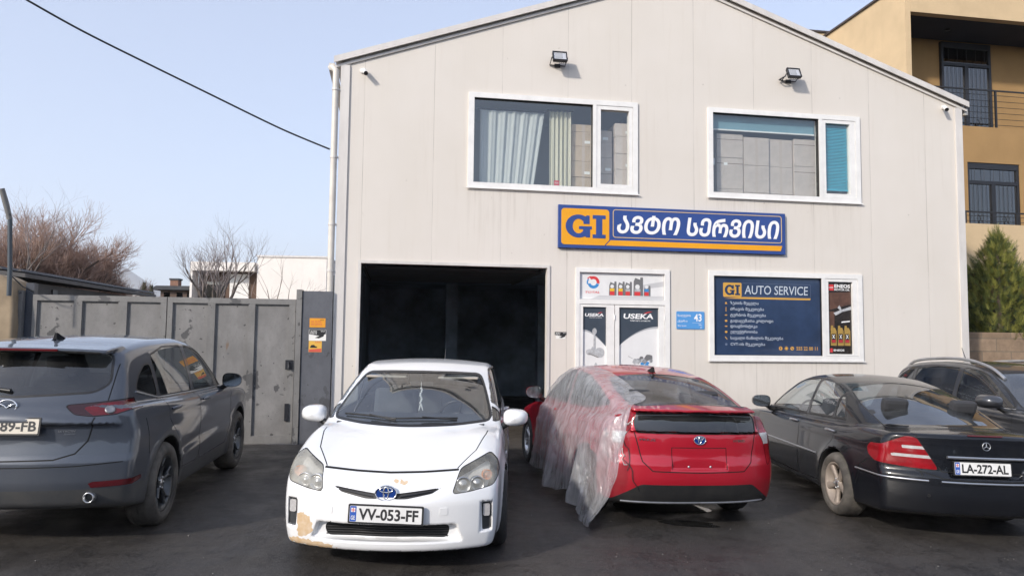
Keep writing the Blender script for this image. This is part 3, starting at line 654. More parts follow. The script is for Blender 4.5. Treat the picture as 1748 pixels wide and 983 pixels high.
# floodlights and cameras
def floodlight(u, z, label, arm):
    f = at_wall('floodlight', u, 0, z, label, 'floodlight', 'floodlights on the white gable')
    T = Matrix.Translation((0, -.21, 0)) @ Matrix.Rotation(R(-24), 4, 'X')
    hb = MB()
    hb.box(-.125, .125, -.018, .012, .080, .098, T=T); hb.box(-.125, .125, -.018, .012, -.098, -.080, T=T); hb.box(-.125, -.107, -.018, .012, -.080, .080, T=T); hb.box(.107, .125, -.018, .012, -.080, .080, T=T); hb.box(-.122, .122, .0125, .045, -.095, .095, T=T)
    for k in range(7): hb.box(-.10 + k * .033, -.09 + k * .033, .0455, .07, -.085, .085, T=T)
    ho = hb.build('housing', MATS['black_metal'], f)
    MB().box(-.107, .107, -.004, .0, -.080, .080, T=T).build('lamp_glass', MATS['lamp_silver'], f)
    MB().box(-.085, .045, -.0075, -.0045, -.05, .065, T=T).build('led_panel', MATS['lamp_glass'], f)
    br = MB(); br.tube([(-.135, -.20, -.02), (-.135, -.02, -.09), (.135, -.02, -.09), (.135, -.20, -.02)], .010, 6); br.box(-.05, .05, -.02, -.002, -.12, -.06)
    br.build('bracket', MATS['black_metal'], f)
    if arm: MB().tube([(-.13, -.16, -.05), (-.20, -.12, -.09), (-.20, -.05, -.09), (-.12, -.02, -.08)], .012, 6).build('cable_loop', MATS['black_metal'], f)
floodlight(3.60, 6.50, 'black floodlight high on the gable above the curtained window', False)
floodlight(7.905, 6.525, 'black floodlight high on the gable above the window with the blue blind', True)
def cctv(u, z, label, s):
    c = at_wall('security_camera', u, 0, z, label, 'camera', 'security cameras under the eaves')
    MB().lathe([(0, 0), (.045, 0), (.045, .02), (.02, .03), (0, .03)], 18, Matrix.Translation((-.03 * s, 0, .05)) @ Matrix.Rotation(R(90), 4, 'X')).build('mount', MATS['upvc_white'], c)
    MB().tube([(-.03 * s, -.02, .05), (-.03 * s, -.07, .05), (0, -.09, .03)], .012, 8).build('arm', MATS['upvc_white'], c)
    d = Vector((.25 * s, -.75, -.62)).normalized(); p = Vector((0, -.07, .035))
    MB().tube([p - d * .03, p + d * .11], .036, 16).build('camera_body', MATS['upvc_white'], c)
    MB().tube([p + d * .1102, p + d * .125], .034, 16).build('lens_hood', MATS['black_plastic'], c)
cctv(.35, 6.03, 'small white security camera at the upper left corner of the facade', 1)
cctv(11.045, 6.10, 'small white security camera at the upper right corner of the facade', -1)

# ------------------------------------------------------------------ behind the upper windows
def carton(u0, u1, y0, y1, z0, z1, label, m, group, mark=None, lid=False):
    b_ = at_wall('cardboard_box', (u0 + u1) / 2, y0, z0, label, 'box', group); w = (u1 - u0) / 2 - .004; h = z1 - z0 - .004
    MB().box(-w, w, 0, y1 - y0, 0, h, bev=.006).build('carton', MATS[m], b_)
    MB().box(-.025, .025, -.0012, .0, .0, h).build('tape', MATS['tape'], b_) if not lid else MB().box(-w, w, -.0015, 0, h - .11, h - .10).build('flap_edge', mat('flap', (.16, .12, .085), .9), b_)
    if mark:
        t = MB(); t.box(mark[0], mark[0] + mark[2], -.003, -.0018, mark[1], mark[1] + .05); t.build('printed_label', MATS['paper_white'], b_)
z0 = 3.23
rows = [z0, 3.62, 4.00, 4.385, 4.66, 4.93, 5.20, 5.40]
nm = ['third', 'fourth', 'fifth', 'top']
rr = random.Random(3)
for col, (ua, ub, yb, top) in enumerate(((3.93, 4.36, .55, 5.50), (4.38, 4.66, .50, 5.40), (4.68, 5.0, .42, 5.52))):
    zz = [3.226, 3.80]
    z = 3.80; k = 0; hh = [.27, .26, .28, .27, .25, .28]
    seq = []
    MBz = None
    z = 3.226; i = 0
    while z < top - .05:
        h = hh[(i + col) % 6] + .012 * col
        seq.append((z, min(z + h, top))); z += h; i += 1
    n = len(seq)
    for j, (za, zb) in enumerate(seq):
        vis = zb > 4.3
        place = ['topmost', 'second from the top', 'third from the top', 'fourth from the top', 'fifth from the top', 'sixth from the top', 'seventh from the top', 'eighth from the top', 'ninth from the top'][min(n - 1 - j, 8)]
        if not vis: continue
        sj = za if not (za < 4.3) else za
        carton(ua + .012 * rr.random(), ub, yb - .28 + .02 * rr.random(), yb + .25, za if za >= 4.3 else 3.226, zb, 'brown carton ' + place + ', ' + ['left', 'middle', 'right'][col] + ' stack in the curtained window', 'cardboard' if col == 0 else 'cardboard_grey', 'cartons stacked behind the curtained window', (rr.uniform(-.1, .04), .05, .1) if j % 2 else None)
nm = ['bottom', 'middle', 'top']
for col, (ua, ub) in enumerate(((6.60, 7.11), (7.12, 7.62), (7.63, 8.10), (8.11, 8.57))):
    zs_ = (3.226, 4.37, 4.93, 5.44) if col in (0, 3) else (3.226, 4.40, 4.90, 5.42)
    if col == 0: zs_ = (3.226, 4.45, 5.02, 5.46)
    for j in range(3):
        carton(ua, ub, .17 + .015 * rr.random() + (.03 if col == 2 else 0), .75, zs_[j], zs_[j + 1], 'large carton in the right upper window, ' + ['first', 'second', 'third', 'fourth'][col] + ' stack from the left, ' + nm[j] + ' row', 'cardboard_grey', 'large cartons behind the right upper window', (-.12, zs_[2] - zs_[1] - .14, .07) if (col == 0 and j == 1) else None, lid=(col in (0, 3)))
st = at_wall('wall_shelf', 6.40, .20, 4.80, 'short pale shelf end left of the large cartons behind the right upper window', 'shelf')
MB().box(.0, .17, 0, .5, .08, .20).build('shelf_board', MATS['paper_white'], st); MB().box(.10, .15, .02, .06, -1.57, .08).build('leg', MATS['paper_white'], st)
def curtain(name, label, u0, u1, lean, y0, z0, z1, m, folds, amp):
    c = at_wall(name, u0, y0, z0, label, 'curtain'); nx, nz = 90, 10; vs = []
    r_ = random.Random(int(u0 * 100)); ph = [r_.uniform(0, 6.28) for _ in range(3)]
    for j in range(nz + 1):
        q = j / nz
        for i in range(nx + 1):
            s = i / nx
            x = s * (u1 - u0) * (1 - .10 * (1 - q) * 0) + lean * (1 - q) * s
            yy = amp * (math.sin(s * folds * 6.28 + ph[0]) + .5 * math.sin(s * folds * 2.3 * 6.28 + ph[1] + q) + .3 * math.sin(s * 5 + ph[2]))
            vs.append((x, yy, q * (z1 - z0)))
    fs = [(j * (nx + 1) + i, j * (nx + 1) + i + 1, (j + 1) * (nx + 1) + i + 1, (j + 1) * (nx + 1) + i) for j in range(nz) for i in range(nx)]
    t = MB(); t.add(vs, fs, 0, True); t.build('fabric', MATS[m], c)
    MB().tube([(-.05, 0, z1 - z0 + .02), (u1 - u0 + .05, 0, z1 - z0 + .02)], .012, 8).build('curtain_rail', MATS['black_metal'], c)
curtain('curtain', 'sheer pale green curtain leaning across the left of the upper left window', 2.30, 3.42, -.20, .19, 4.20, 5.62, 'sheer_curtain', 6, .015)
curtain('curtain', 'narrow cream curtain with straight folds in the middle of the upper left window', 3.52, 3.90, 0, .22, 4.20, 5.68, 'cream_curtain', 5, .022)
rt = at_wall('window_tag', 3.57, .030, 4.335, 'small red tag stuck low inside the curtained window', 'tag')
MB().box(0, .09, .008, .012, 0, .085).build('tag_sheet', MATS['logo_red'], rt); t = MB(); put_text(t, 'SOS', .015, .075, .03, .055, .0072, bold=.02); t.build('lettering', MATS['paper_white'], rt)
rb = at_wall('roller_blind', 6.44, .10, 5.40, 'dusky teal roller blind pulled a little down in the right upper window', 'blind')
MB().box(.0, 2.04, .02, .024, .12, .40).build('fabric', MATS['roller_blind'], rb); MB().box(.0, 2.04, .012, .030, .095, .12).build('bottom_bar', MATS['paper_white'], rb)
tb = at_wall('window_blind', 8.625, .05, 4.42, 'turquoise slatted blind filling the narrow sash of the right upper window', 'blind')
for k in range(41): pass
t = MB()
for k in range(44):
    z = .085 + k * .0272; t.add([(0, 0, z), (.475, 0, z), (.475, .018, z + .0265), (0, .018, z + .0265)], [(0, 1, 2, 3)]); t.add([(0, .0005, z), (.475, .0005, z), (.475, .0185, z + .0265), (0, .0185, z + .0265)], [(3, 2, 1, 0)])
t.build('slats', MATS['teal_blind'], tb); MB().box(0, .475, -.004, .02, .055, .08).build('bottom_bar', MATS['teal_blind'], tb)
# something red far inside the garage
rbx = at_wall('tool_trolley', 2.75, 4.6, -.04, 'dim red tool trolley deep inside the dark garage bay', 'tool trolley')
MB().box(-.22, .22, -.2, .2, .12, .95, bev=.015).build('cabinet', mat('trolley_red', (.30, .02, .02), .4), rbx)
for k in range(5):
    MB().box(-.19, .19, -.212, -.201, .16 + k * .155, .29 + k * .155).build('drawer', mat('trolley_dark', (.16, .02, .02), .4), rbx)
for sx in (-.17, .17):
    for sy in (-.15, .15): MB().tube([(sx - .02, sy, .06), (sx + .02, sy, .06)], .058, 14).build('wheel', MATS['black_plastic'], rbx)
# ------------------------------------------------------------------ yard gate and its posts (in line with the facade)
def facade_group(name, label, cat, group=None): return empty(name, (OX, OY, 0), YAW, label, cat, group)
def gate_leaf(u0, u1, panels, label, hinge_left):
    g = at_wall('gate_leaf', u0, 0, .04, label, 'gate', 'leaves of the grey steel yard gate'); w = u1 - u0; h = 2.255
    f = MB(); y0, y1 = -.05, .02
    ed = [0] + [q - u0 for p in panels for q in p] + [w]
    for k in range(0, len(ed), 2): f.box(ed[k], ed[k + 1], y0, y1, .12, h - .085)
    f.box(0, w, y0 - .002, y1, h - .085, h); f.box(0, w, y0 - .002, y1, 0, .12)
    f.build('frame', MATS['gate_frame_grey'], g)
    for a, b_ in panels:
        MB().box(a - u0, b_ - u0, -.012, -.006, .12, h - .085).build('panel', MATS['gate_grey'], g)
        t = MB(); t.box(a - u0, a - u0 + .018, -.028, -.0125, .12, h - .085); t.box(a - u0 + .018, b_ - u0, -.028, -.0125, h - .103, h - .085); t.build('panel_bead', MATS['gate_frame_grey'], g)
    if not hinge_left:
        t = MB(); t.box(w - .13, w - .02, -.066, -.053, 1.15, 1.30); t.tube([(w - .075, -.07, 1.26), (w - .075, -.10, 1.26), (w - .075, -.10, 1.16)], .014, 8); t.build('latch', MATS['black_metal'], g)
        MB().box(w - .12, w - .06, -.075, -.053, .35, .62).build('drop_bolt', MATS['black_metal'], g)
    return g
gate_leaf(-4.43, -2.545, ((-4.37, -3.86), (-3.745, -3.235), (-3.11, -2.63)), 'left grey gate leaf of three smooth panels behind the dark blue SUV', True)
gate_leaf(-2.53, -.62, ((-2.455, -1.94), (-1.83, -1.335), (-1.235, -.72)), 'right grey gate leaf with dark worn blotches beside the steel pier', False)
pr_ = at_wall('gate_pier', -.607, 0, -.05, 'plain blue-grey sheet steel gate pier against the white building corner', 'gate pier')
t = MB(); t.box(.095, .555, -.083, .12, 0, 2.48); t.build('sheet', MATS['pier_grey'], pr_)
t = MB(); t.box(0, .085, -.105, .12, 0, 2.50); t.build('flange', MATS['gate_frame_grey'], pr_); MB().box(.0851, .0949, -.07, .1, 0, 2.48).build('gap_strip', MATS['black_plastic'], pr_)
sp = at_wall('gate_post', -4.66, 0, -.05, 'dark blue-grey steel gate post at the left end of the gate', 'gate post')
MB().box(0, .11, -.10, .1, 0, 2.40).build('post', MATS['gate_grey'], sp); MB().box(.112, .225, -.02, .1, 0, 2.52).build('dark_post', mat('post_blue', (.045, .052, .07), .5, var=.3), sp)
th = at_wall('gate_threshold', -2.6, -.12, -.03, 'pale concrete threshold strip under the grey gate', 'threshold'); MB().box(0, 2.05, 0, .16, 0, .068, bev=.01).build('strip', MATS['grey_concrete'], th)
# old plastered pillar at the left edge with a bent fence post on it
P = at(10, 560, 10.62)
op = empty('wall_pillar', (P.x - .28, P.y, -.1), YAW, 'weathered ochre plastered pillar at the left edge of the yard', 'pillar')
bm = bmesh.new(); bmesh.ops.create_cube(bm, size=1); bmesh.ops.subdivide_edges(bm, edges=list(bm.edges), cuts=14, use_grid_fill=True)
r_ = random.Random(9)
for v in bm.verts:
    v.co = Vector((v.co.x * .92, v.co.y * .5, (v.co.z + .5) * 2.62)); q = 1 + .05 * math.sin(v.co.z * 4.1) + .02 * r_.uniform(-1, 1); v.co.x *= q; v.co.y *= q; v.co.z += (.06 * math.sin(v.co.x * 9) if v.co.z > 2.5 else 0)
vs = [v.co.copy() for v in bm.verts]; bm.verts.index_update(); fs = [[v.index for v in f.verts] for f in bm.faces]; bm.free()
MB().add(vs, fs, 0, True).build('plaster', MATS['concrete_ochre'], op)
wp = empty('fence_post', (0, 0, 0), 0, 'thin bent steel fence post standing on the ochre pillar', 'fence post')
a0, a1, a2, a3 = at(17, 475, 10.1), at(17, 462, 10.1), at(17, 372, 10.1), at(3, 322, 10.0)
MB().tube([a0 - Vector((0, 0, .25)), a1, a2], .032, 10).build('post', mat('post_steel', (.05, .065, .08), .5), wp)
MB().tube([a2 - Vector((0, 0, .02)), a2 + (a3 - a2) * .5, a3], [.034, .040, .036], 10).build('arm', MATS['gate_frame_grey'], wp)
wr = MB(); b0, b1 = at(19, 470, 10.1), at(58, 498, 10.6); wr.tube([b0, b0.lerp(b1, .5) - Vector((0, 0, .04)), b1], .009, 6); tag(wr.build('stay_wire', MATS['black_metal']), 'short dark wire from the bent fence post down to the gate post', 'wire')

# overhead cable
pts = [at(-90, -82, 8.0), at(-20, -38, 8.4), at(45, 0, 8.8), at(140, 53, 9.3), at(250, 108, 9.9), at(350, 157, 10.4), at(450, 206, 10.9), at(500, 229, 11.15), at(563, 255, 11.38)]
fine = []
for i in range(len(pts) - 1):
    p0, p1, p2, p3 = pts[max(i - 1, 0)], pts[i], pts[i + 1], pts[min(i + 2, len(pts) - 1)]
    for k in range(6):
        q = k / 6; fine.append(.5 * ((2 * p1) + (p2 - p0) * q + (2 * p0 - 5 * p1 + 4 * p2 - p3) * q * q + (3 * p1 - p0 - 3 * p2 + p3) * q ** 3))
fine.append(pts[-1])
tag(MB().tube(fine, .0135, 6).build('overhead_cable', MATS['black_plastic']), 'sagging black overhead cable running to the left corner of the white building', 'cable')

# ------------------------------------------------------------------ behind the gate: shed and houses
def frame_at(px, py, Y, z=0): p = at(px, py, Y); return (p.x, p.y, z)
sh = empty('shed', frame_at(35, 520, 16), YAW, 'low dark shed with a shallow roof behind the left end of the gate', 'shed')
MB().box(-5, 0, 0, 8.2, -.5, 2.86).build('wall', MATS['dark_shed'], sh)
t = MB(); t.prism([(-5.2, 3.5), (.18, 2.93), (.18, 3.02), (-5.2, 3.6)], -.25, 8.5)
for k in range(26): t.prism([(-5.0 + k * .2, 3.61 - k * .0215), (-4.94 + k * .2, 3.66 - k * .0215), (-4.88 + k * .2, 3.60 - k * .0215)], -.25, 8.5)
t.build('roof', mat('shed_roof', (.07, .068, .07), .7, var=.3, vscale=3), sh)
MB().box(.003, .04, 1.4, 1.65, 2.3, 2.75).build('lamp_box', MATS['black_metal'], sh)
px = 1212 / 45.0
ho = empty('modern_house', frame_at(437, 520, 45), R(3), 'modern flat-roofed house with a white block and a brown clad wing beyond the gate', 'house')
H = lambda y, o=567.5: 1.76 + (o - y) / px
MB().box(0, 4.35, 0, 6, 0, H(438)).build('white_block', MATS['white_render'], ho)
MB().box(-.04, 4.39, -.06, 6.05, H(438) + .002, H(438) + .12).build('coping', MATS['trim_white'], ho)
MB().box(4.353, 4.55, 1.6, 4.4, 2.8, 5.6).build('dark_window', MATS['far_glass'], ho)
MB().box(-3.95, -.17, .9, 5, 0, H(463)).build('clad_wing', MATS['brown_cladding'], ho)
MB().box(-4.1, -.12, -.2, 5, H(463) + .003, H(448)).build('cornice', MATS['white_render'], ho)
MB().box(-4.1, -3.96, -.15, .88, 0, H(463)).build('fin_wall', MATS['white_render'], ho)
MB().box(-1.95, -.75, .80, .897, 2.5, H(466)).build('white_door', MATS['upvc_white'], ho)
MB().box(-3.6, -2.3, .82, .897, 3.2, 5.0).build('window', MATS['far_glass'], ho)
fh = empty('far_house', frame_at(270, 500, 62), R(2), 'small far brick house with a dark tiled roof and a chimney', 'house')
MB().box(.2, 3.4, 0, 6, 0, 5.35).build('wall', MATS['far_roof'], fh)
rf = MB(); rf.prism([(-.5, 5.4), (4.1, 5.4), (3.6, 5.75), (0, 5.75)], -.5, 6.4); rf = rf.build('roof', MATS['dark_shed'], fh)
MB().box(.55, 1.25, 1, 1.7, 5.76, 6.35).build('chimney', mat('brick_chimney', (.24, .13, .09), .9, var=.3), rf); MB().box(.48, 1.32, .93, 1.77, 6.352, 6.5).build('chimney_cap', MATS['dark_shed'], rf)
for x0 in (.5, 1.6, 2.5): MB().box(x0, x0 + .5, -.03, -.003, 4.3, 5.2).build('window', MATS['far_glass'], fh)
lh = empty('far_hall', frame_at(185, 500, 75), R(4), 'far low hall with a pale metal roof left of the cypresses', 'building')
MB().box(0, 5, 0, 9, 0, 5.0).build('wall', MATS['grey_concrete'], lh)
t = MB(); t.prism([(-.3, 5.003), (5.3, 5.003), (5.3, 5.25), (3.4, 5.55), (-.3, 5.75)], -.3, 9.3); t.build('roof', MATS['trim_white'], lh)
# low hills on the horizon (far, bare)
def hill(cx, cy, w, d_, h, seed, nm):
    r_ = random.Random(seed); n = 40; vs = []; ph = [r_.uniform(0, 6.28) for _ in range(8)]
    for j in range(n + 1):
        for i in range(n + 1):
            x = (i / n - .5) * 2; y = (j / n - .5) * 2; q = max(0, 1 - x * x) * max(0, 1 - y * y)
            e = sum(math.sin((k + 2) * x * 2.3 + ph[k] + y * (k + 1)) / (k + 2) for k in range(6))
            vs.append((cx + x * w, cy + y * d_, -30 + h * (q ** 1.2) * (1 + .32 * e)))
    tag(MB().add(vs, [(j * (n + 1) + i, j * (n + 1) + i + 1, (j + 1) * (n + 1) + i + 1, (j + 1) * (n + 1) + i) for j in range(n) for i in range(n)], 0, True).build(nm, MATS['hill_ground']), kind='structure')
# unseen dark bank added behind the camera to darken what the car paint reflects
r_ = random.Random(31); vs = []; nx_, ny_ = 90, 10
for j in range(ny_ + 1):
    for i in range(nx_ + 1):
        a = R(200 + 140 * i / nx_); d_ = 26 + 5.5 * j; q = min(1, j / 4.0); h_ = (8.2 + 2.2 * math.sin(i * .31) + 1.6 * math.sin(i * .83 + 1) + r_.uniform(-.9, .9)) * q ** .6
        vs.append((d_ * math.cos(a) * 1.25, d_ * math.sin(a), h_ - .3 + gz(d_ * math.cos(a))))
stucco('reflection_bank_dark', (.075, .068, .05), .5, sc=.6)
tag(MB().add(vs, [(j * (nx_ + 1) + i, j * (nx_ + 1) + i + 1, (j + 1) * (nx_ + 1) + i + 1, (j + 1) * (nx_ + 1) + i) for j in range(ny_) for i in range(nx_)], 0, True).build('reflection_bank', MATS['reflection_bank_dark']), kind='structure')
stucco('hill_ground', (.26, .25, .23), .7, sc=.01)  # haze put into the colour: ground paled towards it so the hills look fainter
hill(-2500, 4300, 1300, 500, 330, 4, 'hill'); hill(-1750, 3900, 520, 350, 235, 8, 'hill')

# ------------------------------------------------------------------ bare trees
def grow(mb, p, d, L, r, depth, prm, rnd, twigs):
    n = 3 if depth > 1 else 2
    pts = [p]; rr_ = [r]
    for k in range(n):
        d = (d + Vector((rnd.gauss(0, 1), rnd.gauss(0, 1), rnd.gauss(0, .6))) * prm['wob'] + Vector((0, 0, prm['up']))).normalized()
        p = p + d * (L / n); pts.append(p); rr_.append(r * (1 - .38 * (k + 1) / n))
    (mb if depth >= prm['trunk_levels'] else twigs).tube(pts, rr_, 6 if depth >= prm['trunk_levels'] else 3, caps=False)
    if depth == 0: return
    nb = rnd.choice(prm['nb'])
    for k in range(nb):
        i = rnd.choice(range(1, len(pts))) if k else len(pts) - 1
        a = d.cross(Vector((rnd.gauss(0, 1), rnd.gauss(0, 1), rnd.gauss(0, 1)))).normalized()
        nd = (d + a * rnd.uniform(*prm['ang'])).normalized()
        grow(mb, pts[i], nd, L * rnd.uniform(*prm['len']), rr_[i] * .66, depth - 1, prm, rnd, twigs)
mat('bark_grey', (.14, .115, .10), .85, var=.3, vscale=8); mat('bark_brown', (.11, .08, .062), .85, var=.3, vscale=8)
mat('twig_rust', (.40, .265, .205), .75, var=.6, vscale=1.0, vcol=(.30, .225, .20)); mat('twig_grey', (.30, .255, .245), .75, var=.3, vscale=1.5)
def bare_tree(px_, Y, h_trunk, L, r, depth, prm, seed, label, tw, bark='bark_brown', group='bare trees beyond the gate'):
    rnd = random.Random(seed); x, y, _ = frame_at(px_, 520, Y); o = empty('bare_tree', (x, y, 0), 0, label, 'tree', group)
    a, b_ = MB(), MB(); a.tube([(0, 0, -.3), (0, 0, h_trunk * .5), (.05, .02, h_trunk)], [r * 1.25, r, r * .9], 9, caps=False)
    for k in range(prm.get('stems', 4)):
        an = 6.28 * k / prm.get('stems', 4) + rnd.uniform(-.5, .5); t = prm.get('tilt', .6)
        grow(a, Vector((.05, .02, h_trunk - .02 - .05 * k)), Vector((math.cos(an) * t, math.sin(an) * t, 1)).normalized(), L * rnd.uniform(.8, 1.15), r * .62, depth, prm, rnd, b_)
    a.build('trunk', MATS[bark], o); b_.build('crown', MATS[tw], o); return o
wil = dict(wob=.13, up=.15, nb=[5, 6, 6], ang=(.35, .95), len=(.56, .80), trunk_levels=3, stems=7, tilt=.8)
bare_tree(18, 24, 2.2, 1.45, .20, 4, wil, 1, 'rust-twigged bare tree at the far left, behind the ochre pillar', 'twig_rust')
bare_tree(84, 25, 2.1, 1.42, .20, 4, wil, 2, 'rust-twigged bare tree above the low end of the shed roof', 'twig_rust')
bare_tree(128, 27, 2.0, 1.36, .19, 4, wil, 3, 'third rust-twigged bare tree from the left edge', 'twig_rust')
bare_tree(172, 29, 1.9, 1.05, .17, 4, wil, 4, 'smallest rust-twigged bare tree, at the right end of the rusty row', 'twig_rust')
thin = dict(wob=.10, up=.10, nb=[2, 3, 3], ang=(.3, .8), len=(.6, .85), trunk_levels=3, stems=3, tilt=.35)
bare_tree(28, 21, 2.6, 1.25, .06, 4, thin, 6, 'thin bare tree rising over the rusty crowns beside the bent post', 'twig_grey', 'bark_grey')
mid_ = dict(wob=.10, up=.16, nb=[3, 3, 4], ang=(.35, .85), len=(.58, .82), trunk_levels=3, stems=6, tilt=.95)
bare_tree(366, 36, 2.6, 1.95, .15, 4, mid_, 11, 'rounded grey bare tree in front of the brown clad wing', 'twig_grey', 'bark_grey')
sm = dict(wob=.08, up=.05, nb=[2, 3], ang=(.35, .7), len=(.6, .85), trunk_levels=2, stems=5, tilt=.75)
bare_tree(462, 20, 1.9, 1.0, .05, 3, sm, 15, 'small sparse bare tree in front of the white house block', 'twig_grey', 'bark_grey')
def evergreen_column(px_, Y, h, label):
    x, y, _ = frame_at(px_, 520, Y); o = empty('cypress', (x, y, 0), 0, label, 'tree', 'far cypresses'); rnd = random.Random(px_); mb = MB()
    for k in range(700):
        q = rnd.random() ** .8; rad = .42 * math.sin(min(1, (1 - q) * 1.9 + .05) * 1.57) ; a = rnd.uniform(0, 6.28); z = .5 + (h - .5) * q
        p = Vector((math.cos(a) * rad * rnd.uniform(.5, 1), math.sin(a) * rad * rnd.uniform(.5, 1), z)); w = Vector((-math.sin(a), math.cos(a), 0)) * .06
        mb.add([p - w, p + w, p + Vector((math.cos(a) * .08, math.sin(a) * .08, .30))], [(0, 1, 2)])
    mb.build('crown', MATS['conifer_dark'], o); MB().tube([(0, 0, -.2), (0, 0, h * .8)], [.1, .03], 6).build('trunk', MATS['bark_brown'], o)
mat('conifer_dark', (.04, .06, .02), .7); mat('conifer_mid', (.11, .135, .028), .7, var=.3, vscale=3); mat('conifer_light', (.22, .22, .045), .7)
evergreen_column(245, 50, 5.0, 'left of two dark far cypresses beside the far house'); evergreen_column(257, 50, 4.8, 'right of two dark far cypresses beside the far house')

# ------------------------------------------------------------------ apartment building on the right
ab = empty('apartment_building', frame_at(1555, 400, 18.5), YAW, 'beige and ochre apartment building with dark balcony recesses and railings', 'building')
AB = Matrix.Translation(frame_at(1555, 400, 18.5)) @ Matrix.Rotation(YAW, 4, 'Z'); ABI = AB.inverted()
def apx(px_, py_, y):           # photo pixel -> (x, z) on the plane local y of the apartment building
    d = Vector(_fw * F_PX + _R * (px_ - 874) - _U * (py_ - 491.5)); c = ABI @ Vector(CAM); e = ABI.to_3x3() @ d
    t = (y - c.y) / e.y; p = c + e * t; return p.x, p.z
ZT = 11.42; REC = 1.5; XW = 9.0
MB().box(-.001, .16, .002, 4.0, 0, ZT - .06).build('side_wall', MATS['beige_stucco'], ab)
MB().box(-.06, XW, -.06, 4.06, ZT - .058, ZT).build('roof_edge', mat('roof_edge_dark', (.06, .045, .04), .6), ab)
MB().box(-.95, 6, 4.063, 8, 0, 11.72).build('rear_wing', MATS['beige_stucco'], ab); MB().box(-1.0, 6, 4.0631 - .05, 8.05, 11.722, 11.78).build('rear_roof_edge', MATS['roof_edge_dark'], ab)
z_fas = 10.57
MB().box(.161, XW, .0, .2, z_fas, ZT - .061).build('fascia', MATS['beige_stucco'], ab)
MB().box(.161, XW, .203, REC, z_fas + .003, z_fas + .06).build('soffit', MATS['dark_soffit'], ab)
zb = apx(1650, 215, 0)[1]
MB().box(.161, XW, REC, REC + .15, zb - .2, ZT - .061).build('back_wall', MATS['ochre_stucco'], ab)
MB().box(.161, XW, .151, REC - .003, zb - .25, zb - .05).build('balcony_slab', MATS['grey_concrete'], ab)
w2 = (apx(1652, 330, .02)[0], apx(1741, 330, .02)[0], apx(1690, 384, .02)[1] - .5, apx(1690, 279, .02)[1])
mb = MB(); wall_grid(mb, [(w2[0], w2[1], w2[2], w2[3])], sorted({.161, XW, w2[0], w2[1]}), sorted({2.9, zb, w2[2], w2[3]}), .0, .15); mb.build('front_wall', MATS['ochre_stucco'], ab)
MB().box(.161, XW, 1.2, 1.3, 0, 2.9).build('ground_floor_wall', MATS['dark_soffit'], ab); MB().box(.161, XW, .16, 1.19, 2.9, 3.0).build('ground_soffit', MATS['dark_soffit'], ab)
def balcony_door(x0, x1, z0, z1, y):
    f = MB(); w = .07; f.box(x0, x0 + w, y - .05, y + .05, z0, z1); f.box(x1 - w, x1, y - .05, y + .05, z0, z1); f.box(x0 + w, x1 - w, y - .05, y + .05, z1 - .16, z1)
    zt = z1 - .16 - (z1 - z0) * .15; f.box(x0 + w, x1 - w, y - .05, y + .05, zt - .09, zt); xm = (x0 + x1) / 2; f.box(xm - .06, xm + .06, y - .05, y + .05, z0, zt - .09); f.box(x0 + w, xm - .06, y - .05, y + .05, z0, z0 + .1); f.box(xm + .06, x1 - w, y - .05, y + .05, z0, z0 + .1)
    d = f.build('balcony_door', MATS['black_metal'], ab)
    for a, b_, c, e in ((x0 + w, x1 - w, zt, z1 - .16), (x0 + w, xm - .06, z0 + .1, zt - .09), (xm + .06, x1 - w, z0 + .1, zt - .09)):
        MB().box(a, b_, y - .006, y + .004, c, e).build('pane', MATS['far_glass'], d)
        cu = MB(); n = 24
        cu.add([(a + (b_ - a) * i / n, y + .16 + .02 * math.sin(i * 1.9), z) for z in (c, e) for i in range(n + 1)], [(i, i + 1, n + 2 + i, n + 1 + i) for i in range(n)], 0, True); cu.build('curtain', MATS['paper_white'], d)
        gr = MB()
        for k in range(5):
            x = a + (b_ - a) * (k + .5) / 5; gr.tube([(x, y - .058, c), (x, y - .058, e)], .006, 4)
        if e - c > .8:
            for sx in (-1, 1):
                cxx, czz = (a + b_) / 2, c + .35; pts = [(cxx + sx * (.02 + .10 * math.sin(t_ * 1.6)) * (1 - t_ / 8), y - .06, czz - .25 + .6 * t_ / 6) for t_ in [q * .3 for q in range(20)]]; gr.tube(pts, .008, 4)
                pts = [(cxx + sx * (.10 + .09 * math.cos(t_) * (1 - t_ / 9)), y - .061, czz + .09 * math.sin(t_) * (1 - t_ / 9)) for t_ in [q * .35 for q in range(22)]]; gr.tube(pts, .008, 4)
        gr.build('window_grille', MATS['rail_black'], d)
d1a, d1b = apx(1605, 150, REC - .02)[0], apx(1689, 150, REC - .02)[0]
balcony_door(d1a, d1b, zb - .04, apx(1640, 76, REC - .02)[1], REC - .052)
balcony_door(w2[0] + .003, w2[1] - .003, w2[2] + .003, w2[3] - .003, .075)
def railing(x0, x1, y, z0, z1, posts, nb, ends=()):
    r = MB(); r.box(x0, x1, y - .02, y + .02, z1 - .035, z1)
    r = r.build('railing', MATS['rail_black'], ab)
    for x in posts: MB().box(x - .022, x + .022, y - .025, y + .025, z0, z1 - .036).build('rail_post', MATS['rail_black'], r)
    b_ = MB()
    for k in range(nb): z = z0 + (z1 - z0) * (k + .6) / (nb + .5); b_.tube([(x0, y, z), (x1, y, z)], .0075, 5)
    b_.build('rail_bars', MATS['rail_black'], r)
railing(.165, XW, .09, zb + .003, apx(1650, 151, .09)[1], [apx(p, 180, .09)[0] for p in (1566, 1699.5)] + [4.6, 6.2], 6)
bx0 = apx(1640, 400, -1.2)[0]; zt = apx(1700, 383, -1.2)[1]; zlow = apx(1700, 462, -1.2)[1]
